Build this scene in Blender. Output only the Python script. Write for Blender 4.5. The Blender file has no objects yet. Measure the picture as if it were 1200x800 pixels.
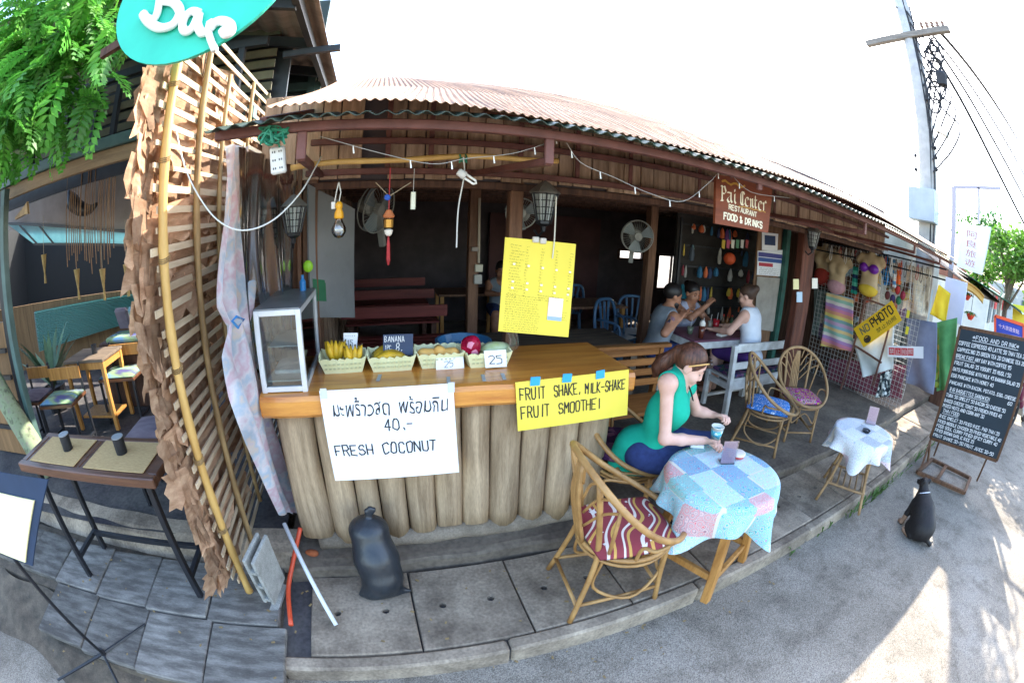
import bpy, math, random
import numpy as np
from mathutils import Vector, Matrix
R = math.radians
rnd = random.Random(7)
sc = bpy.context.scene
col = sc.collection

# ------------------------------------------------------------------ camera (full-frame 15.5 mm equisolid fisheye)
CAM_H = 2.0
PITCH, ROLL, YAW = R(15.872), R(-2.369), R(18.062)
FPX = 518.34                                   # focal length in pixels of a 1200 px wide picture
def tocam(v):
    x, y, z = v
    cp, sp = math.cos(PITCH), math.sin(PITCH)
    y2, z2 = y*cp+z*sp, z*cp-y*sp
    c, s = math.cos(ROLL), math.sin(ROLL)
    return np.array([c*x-s*y2, s*x+c*y2, z2])
UPV = tocam((0, 1, 0)); STV = tocam((math.cos(YAW), 0, math.sin(YAW))); INV = tocam((-math.sin(YAW), 0, math.cos(YAW)))
CM = np.stack([STV, INV, UPV])
cam_d = bpy.data.cameras.new('camera')
cam_d.type = 'PANO'
cam_d.panorama_type = 'FISHEYE_EQUISOLID'
cam_d.fisheye_lens = 36*FPX/1200
cam_d.fisheye_fov = R(260)
cam_d.sensor_width = 36
cam_d.sensor_height = 24
cam_d.clip_start = 0.02
cam_d.clip_end = 2000
cam = bpy.data.objects.new('camera', cam_d)
col.objects.link(cam)
right, up, fwd = CM @ np.array([1, 0, 0]), CM @ np.array([0, 1, 0]), CM @ np.array([0, 0, 1])
cam.matrix_world = Matrix(((right[0], up[0], -fwd[0], 0), (right[1], up[1], -fwd[1], 0), (right[2], up[2], -fwd[2], CAM_H), (0, 0, 0, 1)))
sc.camera = cam

# ------------------------------------------------------------------ sky, sun, exposure
SUN = Vector((0.672, 0.372, 0.640)).normalized()
el, az = math.asin(SUN.z), math.atan2(SUN.x, SUN.y)
world = bpy.data.worlds.new('World'); sc.world = world; world.use_nodes = True
wn = world.node_tree.nodes; wl = world.node_tree.links
bg = wn['Background']
sky = wn.new('ShaderNodeTexSky'); sky.sky_type = 'NISHITA'; sky.sun_disc = False
sky.sun_elevation = el; sky.sun_rotation = az
sky.air_density = 1.2; sky.dust_density = 2.5; sky.ozone_density = 1.0; sky.altitude = 400
wl.new(sky.outputs[0], bg.inputs[0]); bg.inputs[1].default_value = 0.15
sd = bpy.data.lights.new('sun', 'SUN'); sd.energy = 2.5; sd.angle = R(0.53); sd.color = (1, .93, .82)
so = bpy.data.objects.new('sun', sd); col.objects.link(so)
so.rotation_euler = (-SUN).to_track_quat('-Z', 'Y').to_euler()
so.location = (4, 3, 9)
sc.view_settings.view_transform = 'Standard'; sc.view_settings.look = 'None'
sc.view_settings.gamma = 1; sc.view_settings.use_curve_mapping = False
sc.view_settings.exposure = 2.8
try:
    sc.cycles.use_denoising = True
    sc.cycles.denoiser = 'OPENIMAGEDENOISE'
    sc.cycles.max_bounces = 8; sc.cycles.diffuse_bounces = 4; sc.cycles.transparent_max_bounces = 12
    sc.cycles.sample_clamp_indirect = 6
    sc.cycles.caustics_reflective = False; sc.cycles.caustics_refractive = False
except Exception:
    pass

# ------------------------------------------------------------------ measuring helpers
def ray(px, py):
    a, b = px-600, 400-py
    r = math.hypot(a, b)+1e-9
    th = 2*math.asin(r/(2*FPX))
    return CM @ np.array([math.sin(th)*a/r, math.sin(th)*b/r, math.cos(th)])
def at(px, py, X=None, Y=None, Z=None):
    d = ray(px, py)
    if X is not None: t = X/d[0]
    elif Y is not None: t = Y/d[1]
    else: t = (Z-CAM_H)/d[2]
    return Vector((d[0]*t, d[1]*t, CAM_H+d[2]*t))
def at_d(px, py, n, D):
    d = ray(px, py); t = D/(d[0]*n[0]+d[1]*n[1])
    return Vector((d[0]*t, d[1]*t, CAM_H+d[2]*t))

# ------------------------------------------------------------------ materials
def lin(h):
    h = h.lstrip('#'); o = []
    for i in (0, 2, 4):
        c = int(h[i:i+2], 16)/255
        o.append(c/12.92 if c <= .04045 else ((c+.055)/1.055)**2.4)
    return tuple(o)+(1,)
_mats = {}
def mat(name, c1, c2=None, scale=6., stretch=(1, 1, 1), rough=.6, bump=0., detail=5., metal=0., rand=0., contrast=(.3, .7), fine=0., spec=.5, trans=0., ior=1.45, coords='Object', thin=0., alpha=1., c3=None, coat=0., distort=0.):
    """noise-mixed principled material; colours as sRGB hex of the thing's own colour"""
    if name in _mats: return _mats[name]
    m = bpy.data.materials.new(name); m.use_nodes = True
    n, l = m.node_tree.nodes, m.node_tree.links
    b = n['Principled BSDF']
    b.inputs['Roughness'].default_value = rough; b.inputs['Metallic'].default_value = metal
    b.inputs['Specular IOR Level'].default_value = spec
    if trans: b.inputs['Transmission Weight'].default_value = trans; b.inputs['IOR'].default_value = ior
    if alpha < 1: b.inputs['Alpha'].default_value = alpha
    if coat: b.inputs['Coat Weight'].default_value = coat; b.inputs['Coat Roughness'].default_value = .15
    c1 = lin(c1); c2 = lin(c2) if c2 else None
    out = None
    if c2 or bump or fine:
        tc = n.new('ShaderNodeTexCoord'); mp = n.new('ShaderNodeMapping')
        mp.inputs['Scale'].default_value = stretch
        l.new(tc.outputs[coords], mp.inputs[0])
        src = mp.outputs[0]
        if rand:
            oi = n.new('ShaderNodeObjectInfo'); ad = n.new('ShaderNodeVectorMath'); ad.operation = 'ADD'
            sc_ = n.new('ShaderNodeMath'); sc_.operation = 'MULTIPLY'; sc_.inputs[1].default_value = 37
            l.new(oi.outputs['Random'], sc_.inputs[0]); l.new(src, ad.inputs[0]); l.new(sc_.outputs[0], ad.inputs[1]); src = ad.outputs[0]
        no = n.new('ShaderNodeTexNoise'); no.inputs['Scale'].default_value = scale; no.inputs['Detail'].default_value = detail
        no.inputs['Roughness'].default_value = .6; no.inputs['Distortion'].default_value = distort
        l.new(src, no.inputs['Vector'])
    if c2:
        rp = n.new('ShaderNodeValToRGB'); e = rp.color_ramp.elements
        e[0].position, e[1].position = contrast; e[0].color, e[1].color = c1, c2
        if c3:
            k = e.new((contrast[0]+contrast[1])/2); k.color = lin(c3)
        l.new(no.outputs[0], rp.inputs[0]); out = rp.outputs[0]
    if fine:
        n2 = n.new('ShaderNodeTexNoise'); n2.inputs['Scale'].default_value = scale*14; n2.inputs['Detail'].default_value = 2
        l.new(src, n2.inputs['Vector'])
        mx = n.new('ShaderNodeMix'); mx.data_type = 'RGBA'; mx.blend_type = 'OVERLAY'; mx.inputs[0].default_value = fine
        if out: l.new(out, mx.inputs[6])
        else: mx.inputs[6].default_value = c1
        l.new(n2.outputs[0], mx.inputs[7]); out = mx.outputs[2]
    if rand:
        oi2 = n.new('ShaderNodeObjectInfo'); hs = n.new('ShaderNodeHueSaturation')
        mr = n.new('ShaderNodeMapRange'); mr.inputs[3].default_value = 1-rand; mr.inputs[4].default_value = 1+rand
        l.new(oi2.outputs['Random'], mr.inputs[0]); l.new(mr.outputs[0], hs.inputs['Value'])
        if out: l.new(out, hs.inputs['Color'])
        else: hs.inputs['Color'].default_value = c1
        out = hs.outputs[0]
    if out: l.new(out, b.inputs['Base Color'])
    else: b.inputs['Base Color'].default_value = c1
    if bump:
        bp = n.new('ShaderNodeBump'); bp.inputs['Strength'].default_value = bump; bp.inputs['Distance'].default_value = .01
        l.new(no.outputs[0], bp.inputs['Height']); l.new(bp.outputs[0], b.inputs['Normal'])
    if thin:                                   # light coming through leaves, cloth and thin sheets
        tr = n.new('ShaderNodeBsdfTranslucent'); mxs = n.new('ShaderNodeMixShader'); mxs.inputs[0].default_value = thin
        if out: l.new(out, tr.inputs[0])
        else: tr.inputs[0].default_value = c1
        l.new(b.outputs[0], mxs.inputs[1]); l.new(tr.outputs[0], mxs.inputs[2]); l.new(mxs.outputs[0], n['Material Output'].inputs[0])
    _mats[name] = m
    return m
def wood(name, c1, c2, axis=2, scale=3., rough=.65, bump=.25, rand=.12, spec=.3, coat=0., contrast=(.3, .7), fine=.25):
    st = [9, 9, 9]; st[axis] = .8
    return mat(name, c1, c2, scale=scale, stretch=tuple(st), rough=rough, bump=bump, rand=rand, spec=spec, coat=coat, contrast=contrast, fine=fine, detail=6, distort=.4)
def pattern(name, cols, scale=14., rough=.85, thin=0., base='voronoi', ring=0., stretch=(1, 1, 1), feature=None):
    """printed cloth: random cells coloured from a constant ramp, with rings round the cell centres"""
    if name in _mats: return _mats[name]
    m = bpy.data.materials.new(name); m.use_nodes = True
    n, l = m.node_tree.nodes, m.node_tree.links
    b = n['Principled BSDF']; b.inputs['Roughness'].default_value = rough; b.inputs['Specular IOR Level'].default_value = .15
    tc = n.new('ShaderNodeTexCoord'); mp = n.new('ShaderNodeMapping'); mp.inputs['Scale'].default_value = stretch
    l.new(tc.outputs['Object'], mp.inputs[0])
    vo = n.new('ShaderNodeTexVoronoi'); vo.inputs['Scale'].default_value = scale
    if base == 'square': vo.distance = 'CHEBYCHEV'; vo.inputs['Randomness'].default_value = .15
    l.new(mp.outputs[0], vo.inputs['Vector'])
    sp = n.new('ShaderNodeSeparateColor'); l.new(vo.outputs['Color'], sp.inputs[0])
    rp = n.new('ShaderNodeValToRGB'); rp.color_ramp.interpolation = 'CONSTANT'
    e = rp.color_ramp.elements
    while len(e) < len(cols): e.new(1)
    for i, c in enumerate(cols): e[i].position = i/len(cols); e[i].color = lin(c)
    src = sp.outputs[0]
    if ring:
        ml = n.new('ShaderNodeMath'); ml.operation = 'MULTIPLY_ADD'; ml.inputs[1].default_value = ring
        l.new(vo.outputs['Distance'], ml.inputs[0]); l.new(src, ml.inputs[2])
        fr = n.new('ShaderNodeMath'); fr.operation = 'FRACT'; l.new(ml.outputs[0], fr.inputs[0]); src = fr.outputs[0]
    l.new(src, rp.inputs[0]); l.new(rp.outputs[0], b.inputs['Base Color'])
    if thin:
        tr = n.new('ShaderNodeBsdfTranslucent'); mxs = n.new('ShaderNodeMixShader'); mxs.inputs[0].default_value = thin
        l.new(rp.outputs[0], tr.inputs[0]); l.new(b.outputs[0], mxs.inputs[1]); l.new(tr.outputs[0], mxs.inputs[2]); l.new(mxs.outputs[0], n['Material Output'].inputs[0])
    _mats[name] = m
    return m
def stripes(name, cols, axis=2, freq=1., rough=.85, thin=.1):
    if name in _mats: return _mats[name]
    m = bpy.data.materials.new(name); m.use_nodes = True
    n, l = m.node_tree.nodes, m.node_tree.links
    b = n['Principled BSDF']; b.inputs['Roughness'].default_value = rough; b.inputs['Specular IOR Level'].default_value = .1
    tc = n.new('ShaderNodeTexCoord'); sx = n.new('ShaderNodeSeparateXYZ'); l.new(tc.outputs['Object'], sx.inputs[0])
    ml = n.new('ShaderNodeMath'); ml.operation = 'MULTIPLY'; ml.inputs[1].default_value = freq
    l.new(sx.outputs[axis], ml.inputs[0])
    no = n.new('ShaderNodeTexNoise'); no.inputs['Scale'].default_value = 9; l.new(tc.outputs['Object'], no.inputs['Vector'])
    ad = n.new('ShaderNodeMath'); ad.operation = 'MULTIPLY_ADD'; ad.inputs[1].default_value = .05
    l.new(no.outputs[0], ad.inputs[0]); l.new(ml.outputs[0], ad.inputs[2])
    fr = n.new('ShaderNodeMath'); fr.operation = 'FRACT'; l.new(ad.outputs[0], fr.inputs[0])
    rp = n.new('ShaderNodeValToRGB'); rp.color_ramp.interpolation = 'CONSTANT'; e = rp.color_ramp.elements
    while len(e) < len(cols): e.new(1)
    for i, c in enumerate(cols): e[i].position = i/len(cols); e[i].color = lin(c)
    l.new(fr.outputs[0], rp.inputs[0]); l.new(rp.outputs[0], b.inputs['Base Color'])
    _mats[name] = m
    return m
def glass(name, tint='#ffffff', rough=.02, weight=.9):
    """thin clear sheet: mostly transparent with a reflection"""
    if name in _mats: return _mats[name]
    m = bpy.data.materials.new(name); m.use_nodes = True
    n, l = m.node_tree.nodes, m.node_tree.links
    n.remove(n['Principled BSDF'])
    t = n.new('ShaderNodeBsdfTransparent'); g = n.new('ShaderNodeBsdfGlossy'); g.inputs['Roughness'].default_value = rough
    t.inputs[0].default_value = lin(tint)
    fr = n.new('ShaderNodeFresnel'); fr.inputs[0].default_value = 1.5
    mx = n.new('ShaderNodeMixShader')
    ad = n.new('ShaderNodeMath'); ad.operation = 'ADD'; ad.inputs[1].default_value = 1-weight; ad.use_clamp = True
    l.new(fr.outputs[0], ad.inputs[0]); l.new(ad.outputs[0], mx.inputs[0])
    l.new(t.outputs[0], mx.inputs[1]); l.new(g.outputs[0], mx.inputs[2]); l.new(mx.outputs[0], n['Material Output'].inputs[0])
    _mats[name] = m
    return m
def emit(name, c, strength):
    if name in _mats: return _mats[name]
    m = bpy.data.materials.new(name); m.use_nodes = True
    b = m.node_tree.nodes['Principled BSDF']
    b.inputs['Base Color'].default_value = lin(c); b.inputs['Emission Color'].default_value = lin(c); b.inputs['Emission Strength'].default_value = strength
    _mats[name] = m
    return m

# ------------------------------------------------------------------ mesh builder
def frame_of(d):
    d = d.normalized(); a = Vector((0, 0, 1)) if abs(d.z) < .95 else Vector((1, 0, 0))
    u = d.cross(a).normalized(); return u, d.cross(u).normalized()
class MB:
    def __init__(s): s.v = []; s.f = []
    def add(s, vs, fs):
        o = len(s.v); s.v += [Vector(p) for p in vs]; s.f += [tuple(i+o for i in f) for f in fs]; return s
    def box(s, c, size, rz=0., rot=None, bev=0.):
        hx, hy, hz = size[0]/2, size[1]/2, size[2]/2
        Mx = rot if rot is not None else Matrix.Rotation(rz, 3, 'Z')
        c = Vector(c)
        if bev <= 0 or bev > min(hx, hy, hz)*.9:
            vs = [Vector((x, y, z)) for z in (-hz, hz) for y in (-hy, hy) for x in (-hx, hx)]
            fs = [(0, 2, 3, 1), (4, 5, 7, 6), (0, 1, 5, 4), (2, 6, 7, 3), (0, 4, 6, 2), (1, 3, 7, 5)]
        else:
            vs = []; idx = {}
            for sx in (-1, 1):
                for sy in (-1, 1):
                    for sz in (-1, 1):
                        for k in range(3):
                            p = [sx*hx, sy*hy, sz*hz]
                            for j in range(3):
                                if j != k: p[j] -= (sx, sy, sz)[j]*bev
                            idx[(sx, sy, sz, k)] = len(vs); vs.append(Vector(p))
            fs = []
            for k in range(3):
                a, b = [(1, 2), (2, 0), (0, 1)][k]
                for q in (-1, 1):
                    L = []
                    for (ea, eb) in ((-1, -1), (1, -1), (1, 1), (-1, 1)):
                        t = [0, 0, 0]; t[k] = q; t[a] = ea; t[b] = eb; L.append(idx[(t[0], t[1], t[2], k)])
                    fs.append(tuple(L if q > 0 else L[::-1]))
            for k in range(3):
                a, b = [(1, 2), (2, 0), (0, 1)][k]
                for ea in (-1, 1):
                    for eb in (-1, 1):
                        t0 = [0, 0, 0]; t0[k] = -1; t0[a] = ea; t0[b] = eb
                        t1 = list(t0); t1[k] = 1
                        q = (idx[tuple(t0)+(a,)], idx[tuple(t1)+(a,)], idx[tuple(t1)+(b,)], idx[tuple(t0)+(b,)])
                        fs.append(q if ea*eb < 0 else q[::-1])
            for sx in (-1, 1):
                for sy in (-1, 1):
                    for sz in (-1, 1):
                        q = tuple(idx[(sx, sy, sz, k)] for k in range(3)); fs.append(q if sx*sy*sz > 0 else q[::-1])
        return s.add([c+Mx @ p for p in vs], fs)
    def beam(s, a, b, w, h, bev=0., roll=0.):
        """rectangular bar from a to b; w across, h along 'up'"""
        a, b = Vector(a), Vector(b); d = b-a; L = d.length; d.normalize()
        upv = Vector((0, 0, 1)) if abs(d.z) < .97 else Vector((0, 1, 0))
        sx = d.cross(upv).normalized(); uz = sx.cross(d).normalized()
        if roll: q = Matrix.Rotation(roll, 3, d); sx = q @ sx; uz = q @ uz
        rot = Matrix(((d.x, sx.x, uz.x), (d.y, sx.y, uz.y), (d.z, sx.z, uz.z)))
        # keep right-handed
        if rot.determinant() < 0: rot = Matrix(((d.x, -sx.x, uz.x), (d.y, -sx.y, uz.y), (d.z, -sx.z, uz.z)))
        return s.box((a+b)/2, (L, w, h), rot=rot, bev=bev)
    def tube(s, pts, r, n=8, closed=False, cap=True, flat=None):
        pts = [Vector(p) for p in pts]; N = len(pts)
        rs = r if isinstance(r, (list, tuple)) else [r]*N
        o = len(s.v); prev = None
        for i, p in enumerate(pts):
            a = pts[(i-1) % N] if (closed or i > 0) else p
            b = pts[(i+1) % N] if (closed or i < N-1) else p
            d = (b-a)
            if d.length < 1e-9: d = Vector((0, 0, 1))
            d.normalize()
            if prev is None: u, w = frame_of(d)
            else:
                u = prev-d*prev.dot(d)
                if u.length < 1e-6: u, w = frame_of(d)
                u.normalize(); w = d.cross(u)
            prev = u
            for k in range(n):
                t = 2*math.pi*k/n
                s.v.append(p+(u*math.cos(t)+w*math.sin(t)*(flat or 1))*rs[i])
        for i in range(N if closed else N-1):
            j = (i+1) % N
            for k in range(n):
                k2 = (k+1) % n
                s.f.append((o+i*n+k, o+i*n+k2, o+j*n+k2, o+j*n+k))
        if cap and not closed:
            s.f.append(tuple(o+k for k in range(n))[::-1]); s.f.append(tuple(o+(N-1)*n+k for k in range(n)))
        return s
    def cyl(s, a, b, r, r2=None, n=12): return s.tube([a, b], [r, r if r2 is None else r2], n)
    def lathe(s, c, prof, n=16, axis=(0, 0, 1)):
        """profile of (radius, height) turned about an axis through c"""
        c = Vector(c); d = Vector(axis).normalized(); u, w = frame_of(d); o = len(s.v)
        for (r, h) in prof:
            for k in range(n):
                t = 2*math.pi*k/n; s.v.append(c+d*h+(u*math.cos(t)+w*math.sin(t))*max(r, 1e-4))
        for i in range(len(prof)-1):
            for k in range(n):
                k2 = (k+1) % n; s.f.append((o+i*n+k, o+i*n+k2, o+(i+1)*n+k2, o+(i+1)*n+k))
        if prof[0][0] > 1e-3: s.f.append(tuple(o+k for k in range(n))[::-1])
        if prof[-1][0] > 1e-3: s.f.append(tuple(o+(len(prof)-1)*n+k for k in range(n)))
        return s
    def ball(s, c, r, n=10, m=7):
        r3 = r if isinstance(r, (list, tuple)) else (r, r, r); c = Vector(c); o = len(s.v)
        for i in range(m+1):
            ph = math.pi*i/m
            for k in range(n):
                t = 2*math.pi*k/n; s.v.append(c+Vector((r3[0]*math.sin(ph)*math.cos(t), r3[1]*math.sin(ph)*math.sin(t), -r3[2]*math.cos(ph))))
        for i in range(m):
            for k in range(n):
                k2 = (k+1) % n; s.f.append((o+i*n+k, o+i*n+k2, o+(i+1)*n+k2, o+(i+1)*n+k))
        return s
    def grid(s, fn, nu, nv, thick=0.):
        """sheet fn(u,v), u,v in 0..1; thick gives it a back"""
        P = [[Vector(fn(i/nu, j/nv)) for j in range(nv+1)] for i in range(nu+1)]
        o = len(s.v); W = nv+1
        for i in range(nu+1): s.v += P[i]
        for i in range(nu):
            for j in range(nv): s.f.append((o+i*W+j, o+(i+1)*W+j, o+(i+1)*W+j+1, o+i*W+j+1))
        if thick:
            o2 = len(s.v)
            for i in range(nu+1):
                for j in range(nv+1):
                    a = P[min(i+1, nu)][j]-P[max(i-1, 0)][j]; b = P[i][min(j+1, nv)]-P[i][max(j-1, 0)]
                    nn = a.cross(b); nn = nn.normalized() if nn.length > 1e-12 else Vector((0, 0, 1))
                    s.v.append(P[i][j]-nn*thick)
            for i in range(nu):
                for j in range(nv): s.f.append((o2+i*W+j+1, o2+(i+1)*W+j+1, o2+(i+1)*W+j, o2+i*W+j))
            edge = [(i, 0) for i in range(nu)]+[(nu, j) for j in range(nv)]+[(i, nv) for i in range(nu, 0, -1)]+[(0, j) for j in range(nv, 0, -1)]
            for k, (i, j) in enumerate(edge):
                i2, j2 = edge[(k+1) % len(edge)]
                a, b = i*W+j, i2*W+j2
                s.f.append((o+b, o+a, o2+a, o2+b))
        return s
    def prism(s, poly, a, b, c, t):
        """outline poly of (p,q) in the plane c + a*p + b*q, extruded by t along a x b"""
        a, b, c = Vector(a), Vector(b), Vector(c); nn = a.cross(b).normalized()*t; N = len(poly); o = len(s.v)
        for k in (0, 1):
            for p, q in poly: s.v.append(c+a*p+b*q+nn*k)
        s.f.append(tuple(o+i for i in range(N))[::-1]); s.f.append(tuple(o+N+i for i in range(N)))
        for i in range(N):
            j = (i+1) % N; s.f.append((o+i, o+j, o+N+j, o+N+i))
        return s
    def mesh(s, name, m, off=None, smooth=False):
        me = bpy.data.meshes.new(name)
        vs = [p-off for p in s.v] if off is not None else s.v
        me.from_pydata([tuple(p) for p in vs], [], s.f)
        if m: me.materials.append(m)
        if smooth: me.polygons.foreach_set('use_smooth', [True]*len(me.polygons))
        me.update(); return me
    def build(s, name, m, parent=None, smooth=False, label=None, world=False, kind=None):
        """link as ONE object; a part if parent is given (coordinates local to it, or world ones to be shifted)"""
        off = None
        if parent is None:
            xs = [p.x for p in s.v]; ys = [p.y for p in s.v]
            off = Vector(((min(xs)+max(xs))/2, (min(ys)+max(ys))/2, min(p.z for p in s.v)))
        elif world:
            off = parent.get('_o'); off = Vector(off) if off is not None else Vector(parent.location)
        o = bpy.data.objects.new(name, s.mesh(name, m, off, smooth)); col.objects.link(o)
        if parent is None: o.location = off
        else: o.parent = parent
        if label: o['label'] = label
        if kind: o['kind'] = kind
        return o
def tag(o, label, cat, group=None):
    o['label'] = label; o['category'] = cat
    if group: o['group'] = group
    return o
def thing(name, label, cat, loc=(0, 0, 0), rz=0., group=None):
    o = bpy.data.objects.new(name, None); o.empty_display_size = .1; col.objects.link(o)
    o.location = loc; o.rotation_euler = (0, 0, rz)
    return tag(o, label, cat, group)
def structure(o): o['kind'] = 'structure'; return o
def kids(o): return [c for c in bpy.data.objects if c.parent == o]
def dup(root, loc, rz=0., label=None, skip=()):
    def cp(o, parent):
        c = o.copy(); col.objects.link(c)
        if parent is not None: c.parent = parent
        for ch in kids(o):
            if ch.name.split('.')[0] not in skip: cp(ch, c)
        return c
    r = cp(root, None); r.location = loc; r.rotation_euler = (0, 0, rz)
    if label: r['label'] = label
    return r
def inst(o, loc, rot=(0, 0, 0), scale=None, name=None):
    """another piece on the same mesh under the same parent"""
    c = o.copy(); col.objects.link(c); c.location = loc; c.rotation_euler = rot
    if scale: c.scale = scale
    return c
def catmull(P, k=6, closed=False):
    P = [Vector(p) for p in P]; N = len(P); out = []
    for i in range(N if closed else N-1):
        p0 = P[(i-1) % N] if (closed or i > 0) else P[0]*2-P[1]
        p1, p2 = P[i], P[(i+1) % N]
        p3 = P[(i+2) % N] if (closed or i < N-2) else P[-1]*2-P[-2]
        for j in range(k):
            t = j/k
            out.append(.5*((2*p1)+(p2-p0)*t+(2*p0-5*p1+4*p2-p3)*t*t+(3*p1-p0-3*p2+p3)*t**3))
    if not closed: out.append(P[-1])
    return out

# ------------------------------------------------------------------ organic shapes: smooth union of round cones, meshed by surface nets
class Body:
    def __init__(s, lo, hi, h):
        s.h = h; s.o = np.array(lo, np.float32)
        s.n = np.ceil((np.array(hi)-np.array(lo))/h).astype(int)+1
        s.F = np.full(s.n, 1.0, np.float32)
    def _sl(s, lo, hi):
        a = np.clip(np.floor((lo-s.o)/s.h).astype(int), 0, s.n-1); b = np.clip(np.ceil((hi-s.o)/s.h).astype(int)+1, 1, s.n)
        sl = tuple(slice(int(a[i]), int(b[i])) for i in range(3))
        g = np.meshgrid(*[s.o[i]+s.h*np.arange(a[i], b[i], dtype=np.float32) for i in range(3)], indexing='ij')
        return sl, g
    def _mix(s, sl, d, k, cut=False):
        A = s.F[sl]
        if cut:
            hh = np.clip(.5-.5*(A+d)/k, 0, 1); s.F[sl] = A*(1-hh)+(-d)*hh+k*hh*(1-hh)
        else:
            hh = np.clip(.5+.5*(A-d)/k, 0, 1); s.F[sl] = A*(1-hh)+d*hh-k*hh*(1-hh)
    def cone(s, a, b, r1, r2=None, k=.02, cut=False):
        a = np.array(a, np.float32); b = np.array(b, np.float32); r2 = r1 if r2 is None else r2
        m = max(r1, r2)+2*k+2*s.h
        sl, (X, Y, Z) = s._sl(np.minimum(a, b)-m, np.maximum(a, b)+m)
        if X.size == 0: return s
        d = b-a; L = float(d@d)+1e-9
        t = np.clip(((X-a[0])*d[0]+(Y-a[1])*d[1]+(Z-a[2])*d[2])/L, 0, 1)
        D = np.sqrt((X-a[0]-t*d[0])**2+(Y-a[1]-t*d[1])**2+(Z-a[2]-t*d[2])**2)-(r1+(r2-r1)*t)
        s._mix(sl, D, k, cut); return s
    def chain(s, pts, rs, k=.02):
        for i in range(len(pts)-1): s.cone(pts[i], pts[i+1], rs[i], rs[i+1], k)
        return s
    def ell(s, c, r, rot=None, k=.02, cut=False):
        c = np.array(c, np.float32); r = np.array(r, np.float32); m = float(r.max())+2*k+2*s.h
        sl, (X, Y, Z) = s._sl(c-m, c+m)
        if X.size == 0: return s
        p = np.stack([X-c[0], Y-c[1], Z-c[2]], -1)
        if rot is not None: p = p @ np.array(rot, np.float32)
        q = np.sqrt(((p/r)**2).sum(-1)); q2 = np.sqrt(((p/(r*r))**2).sum(-1))+1e-6
        s._mix(sl, q*(q-1)/q2, k, cut); return s
    def half(s, p, n):
        """keep only the side of the plane through p that n points away from"""
        g = np.meshgrid(*[s.o[i]+s.h*np.arange(s.n[i], dtype=np.float32) for i in range(3)], indexing='ij')
        n = np.array(n, np.float32); n /= np.linalg.norm(n)
        s.F = np.maximum(s.F, (g[0]-p[0])*n[0]+(g[1]-p[1])*n[1]+(g[2]-p[2])*n[2]); return s
    def copy(s, grow=0.):
        b = Body.__new__(Body); b.h, b.o, b.n = s.h, s.o, s.n; b.F = s.F-grow; return b
    def minus(s, o, gap=0.): s.F = np.maximum(s.F, -(o.F-gap)); return s
    def both(s, o): s.F = np.maximum(s.F, o.F); return s
    def build(s, name, m, parent=None, label=None, world=True):
        F = s.F.copy()
        for ax in range(3):
            sl = [slice(None)]*3; sl[ax] = 0; F[tuple(sl)] = 1; sl[ax] = -1; F[tuple(sl)] = 1
        n0, n1, n2 = F.shape; S = F < 0
        c = [S[i:n0-1+i, j:n1-1+j, k:n2-1+k] for i in (0, 1) for j in (0, 1) for k in (0, 1)]
        al = np.logical_and.reduce(c); an = np.logical_or.reduce(c); act = an & ~al
        ids = np.full(act.shape, -1, np.int64); idx = np.argwhere(act); ids[act] = np.arange(len(idx))
        acc = np.zeros((len(idx), 3)); cnt = np.zeros(len(idx))
        cor = [(i, j, k) for i in (0, 1) for j in (0, 1) for k in (0, 1)]
        for a in cor:
            for ax in range(3):
                if a[ax]: continue
                b = list(a); b[ax] = 1
                fa = F[idx[:, 0]+a[0], idx[:, 1]+a[1], idx[:, 2]+a[2]]; fb = F[idx[:, 0]+b[0], idx[:, 1]+b[1], idx[:, 2]+b[2]]
                mk = (fa < 0) != (fb < 0); t = np.where(mk, fa/np.where(mk, fa-fb, 1), 0)
                p = np.tile(np.array(a, float), (len(idx), 1)); p[:, ax] += t
                acc += p*mk[:, None]; cnt += mk
        V = (idx+acc/np.maximum(cnt, 1)[:, None])*s.h+s.o
        faces = []
        for ax in range(3):
            u, w = [(1, 2), (2, 0), (0, 1)][ax]
            A = np.take(S, range(S.shape[ax]-1), ax); B = np.take(S, range(1, S.shape[ax]), ax)
            for flip, mk in ((False, A & ~B), (True, ~A & B)):
                e = np.argwhere(mk)
                e = e[(e[:, u] > 0) & (e[:, w] > 0) & (e[:, u] < S.shape[u]-1) & (e[:, w] < S.shape[w]-1)]
                def g(du, dw):
                    q = e.copy(); q[:, u] -= du; q[:, w] -= dw; return ids[q[:, 0], q[:, 1], q[:, 2]]
                f = np.stack([g(1, 1), g(0, 1), g(0, 0), g(1, 0)], 1)
                if flip: f = f[:, ::-1]
                faces.append(f[(f >= 0).all(1)])
        Q = np.concatenate(faces)
        if parent is None: off = np.array([(V[:, 0].min()+V[:, 0].max())/2, (V[:, 1].min()+V[:, 1].max())/2, V[:, 2].min()])
        else: off = np.array(parent.location) if world else np.zeros(3)
        me = bpy.data.meshes.new(name); me.from_pydata((V-off).tolist(), [], Q.tolist())
        me.materials.append(m); me.polygons.foreach_set('use_smooth', [True]*len(me.polygons)); me.update()
        o = bpy.data.objects.new(name, me); col.objects.link(o)
        if parent is None: o.location = off
        else: o.parent = parent
        if label: o['label'] = label
        return o

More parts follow.
